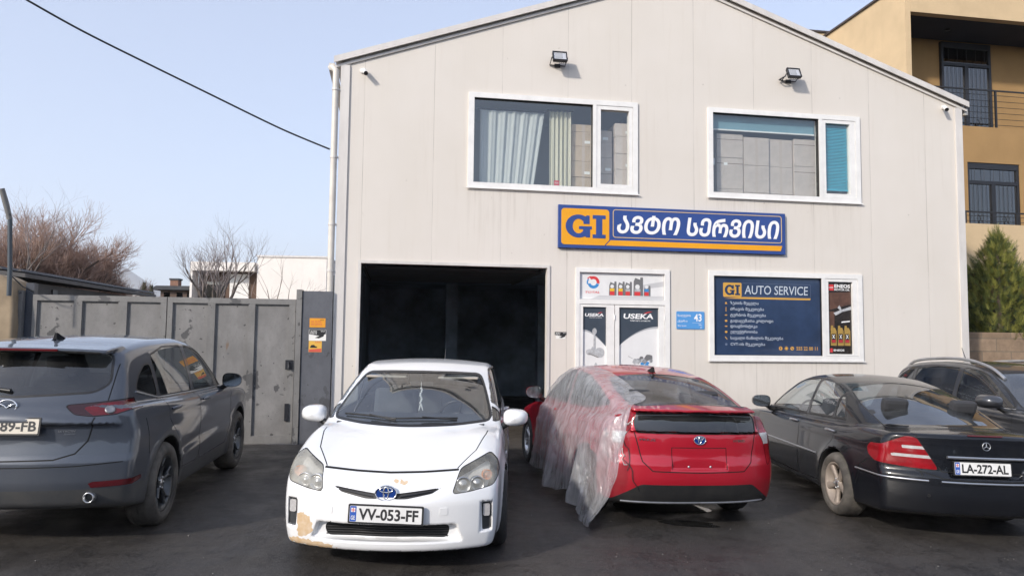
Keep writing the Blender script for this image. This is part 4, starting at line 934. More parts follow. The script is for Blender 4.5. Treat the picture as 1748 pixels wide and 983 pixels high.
mb = MB(); mb.box(bx0 - .6, XW, -1.2, -1.05, zlow, zt); mb.box(bx0 - .6, bx0 - .45, -1.049, -.003, zlow, zt); mb.box(bx0 - .449, XW, -1.049, -.003, zlow, zlow + .15); mb.build('balcony_parapet', MATS['beige_stucco'], ab)
railing(bx0 - .58, XW, -1.12, zt + .003, apx(1700, 362, -1.12)[1], [apx(p, 380, -1.12)[0] for p in (1648, 1735)] + [4.4], 2)
lp = MB(); lp.lathe([(0, 0), (.07, 0), (.07, -.03), (0, -.03)], 16, Matrix.Translation((apx(1617, 29, .8)[0], .8, z_fas))); lp.build('soffit_lamp', MATS['black_metal'], ab)

# stone retaining wall and conifer on the right
rw = empty('retaining_wall', frame_at(1651, 590, 14.3), R(4), 'rough brown stone retaining wall right of the white building', 'wall')
MB().box(0, 9, 0, .4, -.4, 1.94, bev=.02).build('stone_courses', MATS['stone_courses'], rw)
soil = MB().box(.1, 9, .41, 4, -.4, 1.80).build('soil', mat('soil', (.05, .04, .03), .9, var=.3), rw)
cx_, cy_, _ = frame_at(1706, 560, 15.5)
co = empty('conifer', (cx_, cy_, 1.75), 0, 'bushy yellow-green conifer above the stone retaining wall', 'tree'); rnd = random.Random(5)
MB().tube([(0, 0, -.1), (.02, 0, 1.0), (0, 0, 2.2)], [.08, .05, .012], 8).build('trunk', MATS['bark_brown'], co)
mb = MB(); Ht = 2.50
def spray(p, d, L, mi):
    d = d.normalized(); s = d.cross(Vector((rnd.gauss(0, 1), rnd.gauss(0, 1), rnd.gauss(0, .4)))).normalized(); nrm = d.cross(s)
    n = 7
    for k in range(n):
        q = k / (n - 1); c = p + d * L * q * .8
        for sg_ in (-1, 1):
            t = c + (d * (.55 + .3 * rnd.random()) + s * sg_ * (.75 * (1 - q) + .12) + nrm * rnd.uniform(-.25, .25)).normalized() * L * (.34 * (1 - q * .45)); w = s.cross(t - c).normalized() * .0; wv = d * .011 * (L / .3)
            mb.add([c - wv, c + wv, t + d * .01, t], [(0, 1, 2, 3)], mi)
    mb.add([p - s * .006, p + s * .006, p + d * L], [(0, 1, 2)], mi)
for k in range(2300):
    q = rnd.random() ** 1.15; z = .02 + (Ht - .30) * q
    lobes = 1 + .20 * math.sin(5 * rnd.random() * 6.28)
    a = rnd.uniform(0, 6.28); lob = 1 + .30 * math.sin(a * 3 + z * 4.2) + .12 * math.sin(a * 5 - z * 7)
    rad = (1.10 * (1 - q) ** .80 + .05) * lob
    f = rnd.random() ** .45
    p = Vector((math.cos(a) * rad * f, math.sin(a) * rad * f, z)); d = Vector((math.cos(a) * .75, math.sin(a) * .75, .85 + .5 * q)) + Vector((rnd.gauss(0, .22), rnd.gauss(0, .22), rnd.gauss(0, .2)))
    spray(p, d, rnd.uniform(.16, .36) * (1 - .35 * q), rnd.choice((0, 1, 1, 2, 2)) )
for k in range(26): spray(Vector((rnd.gauss(0, .05), rnd.gauss(0, .05), Ht - .5 + .35 * rnd.random())), Vector((rnd.gauss(0, .25), rnd.gauss(0, .25), 1)), .3, rnd.choice((1, 2)))
mb.build('crown', [MATS['conifer_dark'], MATS['conifer_mid'], MATS['conifer_light']], co)
# grit scattered on the asphalt
mb = MB(); rnd = random.Random(21)
for k in range(420):
    x = rnd.uniform(-5, 5); y = rnd.uniform(3.6, 11.2); s = rnd.uniform(.002, .006) * (1.8 if rnd.random() < .06 else 1); z = gz(x)
    T = Matrix.Translation((x, y, z + s * .3)) @ Matrix.Rotation(rnd.uniform(0, 6), 4, 'Z')
    mb.ball((0, 0, 0), s * rnd.uniform(.8, 1.6), s, s * .7, 5, 3, 0 if rnd.random() < .9 else 1, T)
tag(mb.build('grit', [mat('grit_grey', (.16, .15, .14), .8), mat('grit_pale', (.32, .31, .29), .8)]), kind='stuff')

# winter haze in the air over the whole scene
hzm = bpy.data.materials.new('haze_air'); hzm.use_nodes = True; N = hzm.node_tree.nodes; N.remove(N['Principled BSDF'])
pv = N.new('ShaderNodeVolumePrincipled'); pv.inputs['Color'].default_value = (.95, .97, 1.0, 1); pv.inputs['Density'].default_value = 1.7e-4; pv.inputs['Anisotropy'].default_value = .2
hzm.node_tree.links.new(pv.outputs[0], N['Material Output'].inputs['Volume'])
tag(MB().box(-5200, 5200, -600, 6100, -110, 720).build('haze', hzm), kind='stuff')
# ------------------------------------------------------------------ vehicle bodies: smooth implicit shells cut into panels
def pch(xs, ys):
    xs = np.array(xs, float); ys = np.array(ys, float); o = np.argsort(xs); xs, ys = xs[o], ys[o]
    h = np.diff(xs); d = np.diff(ys) / h; m = np.zeros(len(xs))
    for i in range(1, len(xs) - 1):
        if d[i - 1] * d[i] > 0:
            w1 = 2 * h[i] + h[i - 1]; w2 = h[i] + 2 * h[i - 1]; m[i] = (w1 + w2) / (w1 / d[i - 1] + w2 / d[i])
    m[0] = d[0]; m[-1] = d[-1]
    def f(x):
        x = np.asarray(x, float); i = np.clip(np.searchsorted(xs, x) - 1, 0, len(h) - 1); t = (x - xs[i]) / h[i]
        tc = np.clip(t, 0, 1)
        v = (2 * tc**3 - 3 * tc**2 + 1) * ys[i] + (tc**3 - 2 * tc**2 + tc) * h[i] * m[i] + (-2 * tc**3 + 3 * tc**2) * ys[i + 1] + (tc**3 - tc**2) * h[i] * m[i + 1]
        return v + np.where(t < 0, t * h[i] * m[i], 0) + np.where(t > 1, (t - 1) * h[i] * m[i + 1], 0)
    return f
def P2(*pts): return pch([p[0] for p in pts], [p[1] for p in pts])
def smax(a, b, k):
    h = np.clip(.5 + .5 * (a - b) / k, 0, 1); return b * (1 - h) + a * h + k * h * (1 - h)
def smin(a, b, k): return -smax(-a, -b, k)
def box_d(x, y, z, c, hs):       # box distance
    qx, qy, qz = np.abs(x - c[0]) - hs[0], np.abs(y - c[1]) - hs[1], np.abs(z - c[2]) - hs[2]
    return np.maximum(np.maximum(qx, qy), qz)

def slope_n(fn, x): e = .01; d = (fn(x + e) - fn(x - e)) / (2 * e); return 1 / np.sqrt(1 + d * d)
def car_field(S):
    """distance-like field of a car body; S holds its curves"""
    wb, ra = S['wb'], S['arch']
    def f(x, y, z):
        ya = np.abs(y)
        zT, W, zB = S['zT'](x), S['W'](x), S['zB'](x)
        sec = S['sec'](z)
        w = W + sec
        r1 = np.sqrt((x - 0) ** 2 + (z - S['axz']) ** 2); r2 = np.sqrt((x - wb) ** 2 + (z - S['axz']) ** 2)
        rm = np.minimum(r1, r2)
        w = w + S.get('flare', .015) * np.exp(-((rm - ra) / .07) ** 2)
        for (zc, amp, sg, x0, x1, dz) in S.get('creases', ()):          # soft lines pressed into the flanks
            cz = z - zc - dz * (x - x0)
            w = w + amp * np.tanh(cz / sg) * np.exp(-(cz / (4 * sg)) ** 2) * (1 / (1 + np.exp(-(x - x0) / .06))) * (1 / (1 + np.exp((x - x1) / .06)))
        side = ya - w
        top = (z - zT + S.get('crown', .04) * (ya / .8) ** 2 - S.get('fender', 0) * np.exp(-((ya - .68) / .13) ** 2) * np.clip((x - 2.0) / .8, 0, 1)) * slope_n(S['zT'], x)
        fr = (x - (S['xF'](z) - S['cF'] * (ya / .85) ** S['pF'])) * S.get('nF', .93)
        re = ((S['xR'](z) + S['cR'] * (ya / .85) ** S['pR']) - x) * S.get('nR', .93)
        low = smax(side, top, S.get('kst', .07))
        low = smax(low, fr, S.get('kf', .08)); low = smax(low, re, S.get('kr', .07)); low = smax(low, zB - z, .05)
        c = S.get('cW', .16) * .5 * (1 + np.tanh((x - S['xm']) / .25)) - S.get('cWr', .14) * .5 * (1 - np.tanh((x - S['xm']) / .25))
        xe = x + c * (ya / .7) ** 2
        g_top = (z - S['zG'](xe) + S.get('rcrown', .035) * (ya / .6) ** 2) * slope_n(S['zG'], xe)
        g_side = (ya - (S['wG'](x) - S['tum'] * (z - S['zbelt'](x)) - S.get('tum2', .12) * np.clip(z - S['zbelt'](x), 0, 1) ** 2)) * .93
        gh = smax(g_top, g_side, S.get('kg', .07)); gh = smax(gh, S['zbelt'](x) - .16 - z, .02); gh = smax(smax(gh, re - .05, .03), fr, .03)
        b = smin(low, gh, S.get('kb', .025))
        b = smax(b, -np.maximum(rm - ra, S.get('archy', .56) - ya), .012)
        if 'extra' in S: b = S['extra'](b, x, y, z)
        return b
    return f

def polygonise(f, lo, hi, h):
    ax = [np.arange(lo[i], hi[i] + h, h) for i in range(3)]
    X, Y, Z = ax[0][:, None, None], ax[1][None, :, None], ax[2][None, None, :]
    v = f(X, Y, Z); v = np.broadcast_to(v, (len(ax[0]), len(ax[1]), len(ax[2]))).astype(np.float32)
    ins = v < 0; n0, n1, n2 = v.shape
    cnt = np.zeros((n0 - 1, n1 - 1, n2 - 1), np.int8)
    for a in (0, 1):
        for b in (0, 1):
            for c in (0, 1): cnt += ins[a:n0 - 1 + a, b:n1 - 1 + b, c:n2 - 1 + c]
    act = (cnt > 0) & (cnt < 8); idx = np.full(act.shape, -1, np.int64); cells = np.argwhere(act); idx[act] = np.arange(len(cells))
    acc = np.zeros((len(cells), 3)); num = np.zeros(len(cells)); i, j, k = cells.T
    for axis in range(3):
        for p in (0, 1):
            for q in (0, 1):
                o = [0, 0, 0]; others = [t for t in range(3) if t != axis]; o[others[0]] = p; o[others[1]] = q
                e = list(o); e[axis] += 1
                a = v[i + o[0], j + o[1], k + o[2]]; b = v[i + e[0], j + e[1], k + e[2]]
                cr = (a < 0) != (b < 0); t = np.where(cr, a / np.where(a == b, 1, a - b), 0)
                pt = np.array(o, float)[None, :].repeat(len(cells), 0); pt[:, axis] += t
                acc[cr] += pt[cr]; num[cr] += 1
    V = (cells + acc / num[:, None]) * h + np.array(lo)
    quads = []
    for axis in range(3):
        u, w = [(1, 2), (2, 0), (0, 1)][axis]
        sl0 = [slice(None)] * 3; sl1 = [slice(None)] * 3; sl0[axis] = slice(0, -1); sl1[axis] = slice(1, None)
        a, b = ins[tuple(sl0)], ins[tuple(sl1)]; E = np.argwhere(a != b)
        ok = (E[:, u] > 0) & (E[:, w] > 0) & (E[:, u] < v.shape[u] - 1) & (E[:, w] < v.shape[w] - 1); E = E[ok]
        fl = a[tuple(E.T)]
        c = []
        for du, dw in ((-1, -1), (0, -1), (0, 0), (-1, 0)):
            D = E.copy(); D[:, u] += du; D[:, w] += dw; c.append(idx[D[:, 0], D[:, 1], D[:, 2]])
        q = np.stack(c, 1); q[~fl] = q[~fl][:, ::-1]; quads.append(q)
    Q = np.concatenate(quads)
    def grad(P):
        e = .0015; g = np.zeros_like(P)
        for a in range(3):
            d = np.zeros(3); d[a] = e; g[:, a] = (f(*(P + d).T) - f(*(P - d).T)) / (2 * e)
        return g
    for it in range(2):
        g = grad(V); n2_ = np.maximum((g * g).sum(1), .05); s = f(*V.T) / n2_; s = np.clip(s, -.6 * h, .6 * h); V = V - g * s[:, None]
    N = grad(V); N /= np.maximum(np.linalg.norm(N, axis=1), 1e-9)[:, None]
    F = np.concatenate([Q[:, [0, 1, 2]], Q[:, [0, 2, 3]]])
    fn = np.cross(V[F[:, 1]] - V[F[:, 0]], V[F[:, 2]] - V[F[:, 0]])
    if ((fn * N[F[:, 0]]).sum(1) > 0).mean() < .5: F = F[:, ::-1]
    return V, N, F

def poly_sd(poly, px, pz):
    P_ = np.array(poly, float); n = len(P_); d = np.full(px.shape, 1e9); s = np.zeros(px.shape, bool)
    for i in range(n):
        a, b = P_[i], P_[(i + 1) % n]; e = b - a; wx, wz = px - a[0], pz - a[1]
        t = np.clip((wx * e[0] + wz * e[1]) / max(e @ e, 1e-12), 0, 1); d = np.minimum(d, (wx - e[0] * t) ** 2 + (wz - e[1] * t) ** 2)
        c = ((a[1] > pz) != (b[1] > pz)); 
        with np.errstate(divide='ignore', invalid='ignore'):
            xx = (b[0] - a[0]) * (pz - a[1]) / (b[1] - a[1] if b[1] != a[1] else 1e-12) + a[0]
        s ^= c & (px < xx)
    d = np.sqrt(d); return np.where(s, -d, d)
def line_d(line, px, pz):
    d = np.full(px.shape, 1e9)
    for a, b in zip(line[:-1], line[1:]):
        a = np.array(a, float); b = np.array(b, float); e = b - a; wx, wz = px - a[0], pz - a[1]; t = np.clip((wx * e[0] + wz * e[1]) / max(e @ e, 1e-12), 0, 1)
        d = np.minimum(d, (wx - e[0] * t) ** 2 + (wz - e[1] * t) ** 2)
    return np.sqrt(d)
def smooth_poly(pts, r=.02, n=3):
    """rounded outline: cut each corner with a small arc"""
    out = []; m = len(pts)
    for i in range(m):
        p = np.array(pts[i], float); a = np.array(pts[i - 1], float); b = np.array(pts[(i + 1) % m], float)
        da = a - p; db = b - p; la, lb = np.linalg.norm(da), np.linalg.norm(db); q = min(r, .45 * la, .45 * lb)
        s, e = p + da / la * q, p + db / lb * q
        for k in range(n + 1):
            t = k / n; out.append(tuple((1 - t) ** 2 * s + 2 * t * (1 - t) * p + t * t * e))
    return out

class Shell:
    def __init__(s, V, N, F): s.V, s.N, s.F = V, N, F
    def cut(s, phi, sel=None):
        """splits off the part with phi<0 (on the selected faces) and returns it; self keeps the rest"""
        F = s.F; ph = phi(s.V[:, 0], s.V[:, 1], s.V[:, 2]); ph = np.where(np.abs(ph) < 1e-6, 1e-6, ph)
        m = np.ones(len(F), bool)
        if sel is not None: m = sel(s.N[F].mean(1), s.V[F].mean(1))
        G = F[m]; keep = [F[~m]]; sg = ph[G] < 0; c = sg.sum(1); inn = [G[c == 3]]; keep.append(G[c == 0])
        newV, newN = [], []; cache = {}; base = len(s.V)
        def mid(a, b):
            k = (a, b) if a < b else (b, a)
            if k not in cache:
                t = ph[k[0]] / (ph[k[0]] - ph[k[1]]); v = s.V[k[0]] + (s.V[k[1]] - s.V[k[0]]) * t; n = s.N[k[0]] + (s.N[k[1]] - s.N[k[0]]) * t
                cache[k] = base + len(newV); newV.append(v); newN.append(n / max(np.linalg.norm(n), 1e-9))
            return cache[k]
        fi, fo = [], []
        for want, lst1, lst2 in ((1, fi, fo), (2, fo, fi)):
            for tri, q in zip(G[c == want], sg[c == want]):
                k = int(np.argmax(q == (want == 1))); a, b, d = tri[k], tri[(k + 1) % 3], tri[(k + 2) % 3]
                p, r = mid(a, b), mid(a, d); lst1.append((a, p, r)); lst2 += [(p, b, d), (p, d, r)]
        if newV: s.V = np.concatenate([s.V, np.array(newV)]); s.N = np.concatenate([s.N, np.array(newN)])
        if fi: inn.append(np.array(fi))
        if fo: keep.append(np.array(fo))
        s.F = np.concatenate(keep); return Shell(s.V, s.N, np.concatenate(inn)).compact()
    def refine(s, dist, sel, times=2, r=.02):
        """splits the faces near a line so that a thin gap can be cut there"""
        for _ in range(times):
            F = s.F; d = dist(s.V[:, 0], s.V[:, 1], s.V[:, 2]); m = sel(s.N[F].mean(1), s.V[F].mean(1)) & (d[F].min(1) < r); G = F[m]
            if not len(G): return
            E = np.concatenate([G[:, [0, 1]], G[:, [1, 2]], G[:, [2, 0]]]); E.sort(1); u, inv = np.unique(E, axis=0, return_inverse=True); inv = inv.ravel(); b = len(s.V); k = len(G)
            nn = s.N[u].sum(1); nn /= np.maximum(np.linalg.norm(nn, axis=1), 1e-9)[:, None]
            s.V = np.concatenate([s.V, s.V[u].mean(1)]); s.N = np.concatenate([s.N, nn]); x, y, z = inv[:k] + b, inv[k:2 * k] + b, inv[2 * k:] + b
            s.F = np.concatenate([F[~m], np.stack([G[:, 0], x, z], 1), np.stack([x, G[:, 1], y], 1), np.stack([z, y, G[:, 2]], 1), np.stack([x, y, z], 1)])
    def compact(s):
        u, inv = np.unique(s.F, return_inverse=True); return Shell(s.V[u], s.N[u], inv.reshape(-1, 3))
    def offset(s, d): return Shell(s.V + s.N * d, s.N, s.F)
    def build(s, name, mats, parent, matidx=None, solid=0):
        c = s.compact() if matidx is None else s
        me = bpy.data.meshes.new(name); nv, nf = len(c.V), len(c.F)
        me.vertices.add(nv); me.vertices.foreach_set('co', c.V.astype(np.float32).ravel())
        me.loops.add(nf * 3); me.loops.foreach_set('vertex_index', c.F.astype(np.int32).ravel())
        me.polygons.add(nf); me.polygons.foreach_set('loop_start', np.arange(0, nf * 3, 3, dtype=np.int32)); me.polygons.foreach_set('use_smooth', np.ones(nf, bool))
        if matidx is not None: me.polygons.foreach_set('material_index', matidx.astype(np.int32))
        me.update(calc_edges=True); me.normals_split_custom_set_from_vertices([tuple(n) for n in c.N])
        return link_mesh(name, me, mats, parent)
def join(*sh):
    V, N, F, o = [], [], [], 0
    for a in sh: V.append(a.V); N.append(a.N); F.append(a.F + o); o += len(a.V)
    return Shell(np.concatenate(V), np.concatenate(N), np.concatenate(F))

def sideP(poly, sgn=0):
    q = lambda x, y, z: poly_sd(poly, x, z)
    return q, (lambda n, c: (np.abs(n[:, 1]) > .38) & ((c[:, 1] * sgn > 0) if sgn else True) & (np.abs(c[:, 1]) > .3))
def frontP(poly, lim=.2):
    return (lambda x, y, z: poly_sd(poly, y, z)), (lambda n, c: (n[:, 0] > lim) & (c[:, 0] > 1.2))
def rearP(poly, lim=.2):
    return (lambda x, y, z: poly_sd(poly, y, z)), (lambda n, c: (n[:, 0] < -lim) & (c[:, 0] < 1.2))
def topP(poly): return (lambda x, y, z: poly_sd(poly, x, y)), (lambda n, c: n[:, 2] > .25)
def mirrory(poly): return [(-a, b) for a, b in poly]

def car_paint(name, col, metal=0.0, rough=.35, coat=1.0, dust=.12, flake=0.0, dcol=(.25, .22, .19)):
    m, b, L, noise, rg, mix, mth, bump, xyz = node_mat(name, rough, .5 if max(col) > .02 else .25)
    b.inputs['Metallic'].default_value = metal; b.inputs['Coat Weight'].default_value = coat; b.inputs['Coat Roughness'].default_value = .035
    d1 = noise(1.3, detail=7, rough=.7); d2 = noise(22, detail=6, rough=.75)
    low = rg(xyz['Z'], .25, .75, 1.0, .25)
    du = mth('MULTIPLY', mth('ADD', rg(d1, .38, .72, .15, 1), rg(d2, .5, .8, 0, .5)), mth('MULTIPLY', low, dust))
    L.new(mix(du, col, dcol), b.inputs['Base Color'])
    L.new(mth('ADD', rough, mth('MULTIPLY', du, .5)), b.inputs['Roughness']); L.new(mth('ADD', .03, mth('MULTIPLY', du, .5)), b.inputs['Coat Roughness'])
    N = m.node_tree.nodes; out = N['Material Output']
    ge = N.new('ShaderNodeNewGeometry'); df = N.new('ShaderNodeBsdfDiffuse'); df.inputs[0].default_value = (.03, .03, .032, 1)       # inner trim seen from inside
    mx = N.new('ShaderNodeMixShader'); L.new(ge.outputs['Backfacing'], mx.inputs[0]); L.new(b.outputs[0], mx.inputs[1]); L.new(df.outputs[0], mx.inputs[2]); L.new(mx.outputs[0], out.inputs[0])
    return m
mat('tyre_rubber', (.022, .021, .020), .8, var=.5, vscale=7, vcol=(.06, .055, .05)); mat('tyre_dusty', (.05, .046, .042), .9, var=.8, vscale=5, vcol=(.16, .145, .125))
mat('alloy_grey', (.30, .30, .31), .35, metal=.75, var=.3, vscale=8); mat('alloy_dark', (.11, .115, .12), .38, metal=.7, var=.4, vscale=6); mat('alloy_dusty', (.34, .29, .25), .6, metal=.25, var=.4, vscale=6, vcol=(.22, .18, .15)); mat('alloy_silver', (.55, .56, .58), .3, metal=.8, var=.2)
mat('chrome', (.75, .76, .78), .12, metal=1.0); mat('chrome_dull', (.5, .51, .53), .28, metal=.9)
mat('trim_black', (.014, .014, .015), .42, var=.5, vscale=5, vcol=(.04, .038, .035)); mat('gap_black', (.006, .006, .006), .8)
mat('cloth_grey', (.16, .165, .175), .9, var=.2); mat('cloth_dark', (.035, .036, .04), .9); mat('dash_dark', (.05, .052, .057), .7); mat('trim_beige', (.42, .38, .33), .8)
mat('plate_white', (.74, .74, .73), .35, var=.12, vscale=12); mat('plate_cream', (.66, .60, .50), .4, var=.12, vscale=9); mat('plate_ink', (.02, .02, .022), .5); mat('plate_euro', (.03, .10, .42), .4)
mat('lens_red', (.27, .006, .012), .15, coat=.5, var=.35, vscale=9); mat('lens_dusky_red', (.13, .004, .008), .18, coat=.35, var=.4, vscale=9); mat('lens_deep_red', (.10, .006, .01), .12, coat=1.0); mat('lens_clear', (.46, .45, .45), .15, coat=.6, var=.2, vscale=30); mat('lamp_dark', (.030, .008, .010), .22, coat=.3)
mat('reflector', (.62, .62, .60), .3, metal=.2); mat('amber_lens', (.55, .17, .03), .2, coat=1.0)
glass('clear_glass', (.80, .85, .86), 2.2, dust=.07); glass('tint_glass', (.42, .46, .47), 1.8, dust=.07); glass('privacy_glass', (.12, .135, .15), 1.85, dust=.07); glass('lens_glass', (.92, .92, .90), 1.5, dust=.55, dcol=(.62, .60, .53)); glass('dusty_rear_glass', (.16, .19, .22), 1.5, .08, dust=.38, dcol=(.26, .25, .26)); mat('mirror_dark', (.20, .22, .24), .08, metal=1.0)

def wheel(parent, x, y, R_, w, rim, n, style, alloy, tyre, label=None):
    """y>0: left wheel; the outer face looks outward"""
    side = 1 if y > 0 else -1
    T = Matrix.Translation((x, y, R_)) @ Matrix.Rotation(R(-90) * side, 4, 'X')   # local z -> outward
    k = MB(); o = w / 2
    k.lathe([(rim - .025, -o), (rim - .002, -o + .01), (rim - .03, -o + .05), (rim - .05, o - .07), (rim - .012, o - .03), (rim + .006, o - .012), (rim + .006, o - .004), (rim - .010, o - .006), (rim - .022, o - .02), (rim - .034, o - .06)], 48, T)
    k.lathe([(0, o - .028), (.052, o - .028), (.062, o - .036), (.066, o - .06)], 24, T)
    def spoke(a, r0, r1, w0, w1, skew=0.0, z0=-.034, z1=-.018):
        pts = []
        for q in range(7):
            t = q / 6; r = r0 + (r1 - r0) * t; an = a + skew * t; ww = (w0 + (w1 - w0) * t) * (1 - .25 * math.sin(t * math.pi)); zz = o + z0 + (z1 - z0) * t ** 1.6
            c, s_ = math.cos(an), math.sin(an)
            for u, dz in ((-ww / 2, -.004), (-ww / 4, .004), (ww / 4, .004), (ww / 2, -.004), (ww / 2, -.035), (-ww / 2, -.035)): pts.append(T @ Vector((r * c - u * s_, r * s_ + u * c, zz + dz)))
        fs = [(i * 6 + j, i * 6 + (j + 1) % 6, (i + 1) * 6 + (j + 1) % 6, (i + 1) * 6 + j) for i in range(6) for j in range(6)]
        k.add(pts, fs)
    for s_ in range(n):
        a = 2 * math.pi * s_ / n + .3
        if style == 'plain': spoke(a, .05, rim - .018, .075, .062)
        if style == 'wide': spoke(a, .045, rim - .018, .085, .125)
        if style == 'five': spoke(a, .045, rim - .018, .066, .086)
        if style == 'twin': spoke(a - .13, .05, rim - .018, .032, .026, -.06); spoke(a + .13, .05, rim - .018, .032, .026, .06)
        if style == 'ypair': spoke(a, .05, rim * .62, .05, .036); spoke(a, rim * .5, rim - .018, .030, .024, .20); spoke(a, rim * .5, rim - .018, .030, .024, -.20)
    wo = k.build('wheel', MATS[alloy], parent)
    for f_ in wo.data.polygons: f_.use_smooth = True
    if label: wo['label'] = label
    t = MB(); s1 = .012
    t.lathe([(rim - .004, -o + .01), (rim + .02, -o - s1), ((rim + R_) / 2, -o - s1 * 1.6), (R_ - .025, -o - s1 * .3), (R_ - .006, -o + .022), (R_, -o + .05), (R_, o - .05), (R_ - .006, o - .022), (R_ - .025, o + s1 * .3), ((rim + R_) / 2, o + s1 * 1.6), (rim + .02, o + s1), (rim + .004, o - .004)], 56, T)
    for q in range(3):
        zz = -o + .06 + q * (w - .12) / 2; t.lathe([(R_ + .0015, zz - .005), (R_ - .006, zz), (R_ + .0015, zz + .005)], 56, T)
    t.build('tyre', MATS[tyre], wo)
    b_ = MB(); b_.lathe([(0, o - .10), (rim - .04, o - .10), (rim - .04, -o + .02), (0, -o + .02)], 32, T); b_.build('brake_disc', MATS['gap_black'], wo)
    c = MB(); c.lathe([(0, o - .022), (.030, o - .023), (.034, o - .028)], 20, T)
    for q in range(5):
        a = 2 * math.pi * q / 5; c.lathe([(0, .012), (.009, .012), (.010, 0)], 8, T @ Matrix.Translation((.048 * math.cos(a), .048 * math.sin(a), o - .034)))
    c.build('hub_cap', MATS['chrome_dull'], wo)
    return wo

def plate(parent, T, txt, cream=False, euro=True, part=None):
    """T maps local: x right, z up, -y toward the viewer; 0.52 x 0.112 m"""
    m = MATS['plate_cream' if cream else 'plate_white']
    f = MB(); f.prism(rrect(-.272, .272, -.068, .068, .01), .012, -.002, T=T); fr = f.build('number_plate', MATS['black_plastic'], parent)
    b_ = MB(); b_.prism(rrect(-.260, .260, -.056, .056, .008), -.0022, -.005, T=T); b_.build('plate_face', m, fr)
    t = MB()
    if part: put_text(t, txt, part[0], part[1], -.040, .040, -.0062, bold=.026, T=T)
    else: put_text(t, txt, -.195, .235, -.041, .041, -.0062, bold=.028, T=T)
    t.build('registration', MATS['plate_ink'], fr)
    if euro:
        e = MB(); e.prism(rrect(-.258, -.212, -.054, .054, .006), -.0052, -.0058, T=T); eo = e.build('country_band', MATS['plate_euro'], fr)
        g = MB(); g.prism([(-.25, .012), (-.220, .012), (-.220, .042), (-.25, .042)], -.0059, -.0064, T=T); put_text(g, 'GE', -.250, -.220, -.042, -.012, -.0066, bold=.02, T=T); g.build('country_letters', MATS['plate_white'], eo)
        g = MB(); g.prism([(-.2375, .012), (-.2325, .012), (-.2325, .042), (-.2375, .042)], -.0065, -.0069, T=T); g.prism([(-.25, .0245), (-.220, .0245), (-.220, .0295), (-.25, .0295)], -.0065, -.0071, T=T); g.build('flag_cross', MATS['logo_red'], eo)
    return fr
def oval_emblem(parent, T, w, blue):
    """three interlaced ovals on a blue or dark disc"""
    h = w * .68; d = MB(); d.prism(ring_pts(0, 0, w / 2, h / 2, 0, 360, 32)[:-1], .004, -.004, T=T); e = d.build('emblem', MATS[blue], parent)
    r_ = MB()
    def ov(cx, cz, a, b_, t):
        p = [(cx + a * math.cos(q * math.pi / 16), -.006, cz + b_ * math.sin(q * math.pi / 16)) for q in range(33)]; r_.tube(p, t, 6, caps=False, T=T)
    ov(0, 0, w * .49, h * .49, w * .036); ov(0, h * .20, w * .30, h * .16, w * .034); ov(0, 0, w * .115, h * .40, w * .034)
    r_.build('ovals', MATS['chrome'], e); return e
def yaw_T(p, dirv, up=(0, 0, 1)):
    """frame whose -y axis looks along dirv at point p"""
    yv = -Vector(dirv).normalized(); zv = Vector(up); xv = yv.cross(zv).normalized(); zv = xv.cross(yv)
    return Matrix(((xv.x, yv.x, zv.x, p[0]), (xv.y, yv.y, zv.y, p[1]), (xv.z, yv.z, zv.z, p[2]), (0, 0, 0, 1)))
def hit(f, p, d, n=160, far=2.5):
    """first point of the body along a ray"""
    p = np.array(p, float); d = np.array(d, float); d /= np.linalg.norm(d); t = 0
    for k in range(n):
        v = float(f(*(p + d * t)))
        if v < .0003: break
        t += min(max(v * .7, .0003), .08)
        if t > far: break
    q = p + d * t; e = .002; g = np.array([float(f(*(q + np.eye(3)[a] * e)) - f(*(q - np.eye(3)[a] * e))) for a in range(3)]); return q, g / np.linalg.norm(g)
def mirror(parent, p, sgn, w, h, dp, body, facing, label=None):
    """door mirror; facing +1: glass faces the rear (-x)"""
    m = MB(); c = Vector(p); n = 14; vs = []; nu = 20
    for j in range(n + 1):
        t = j / n
        for i in range(nu):
            a = 2 * math.pi * i / nu; q = (1 - t ** 3.2) ** .5 if t < 1 else 0
            ca, sa = math.cos(a), math.sin(a); se = lambda v_: math.copysign(abs(v_) ** .72, v_)
            vs.append(c + Vector((dp * (t - .35), se(ca) * w / 2 * q - sgn * .015 * t, se(sa) * h / 2 * q * (1 - .12 * ca * sgn))))
    fs = [(j * nu + i, j * nu + (i + 1) % nu, (j + 1) * nu + (i + 1) % nu, (j + 1) * nu + i) for j in range(n) for i in range(nu)]
    m.add(vs, fs, 0, True); o = m.build('mirror', body, parent)
    g = MB(); g.add([vs[i] + Vector((.008, 0, 0)) - (vs[i] - c) * .06 for i in range(nu)], [list(range(nu))]); g.build('mirror_glass', MATS['mirror_dark'], o)
    a = MB(); a.tube([c + Vector((.0, -sgn * w * .30, -h * .30)), c + Vector((.02, -sgn * (w * .62), -h * .62)), c + Vector((.03, -sgn * (w * .62 + .07), -h * .72))], [.032, .030, .036], 8); a.build('mirror_arm', MATS['trim_black'], o)
    if label: o['label'] = label
    return o
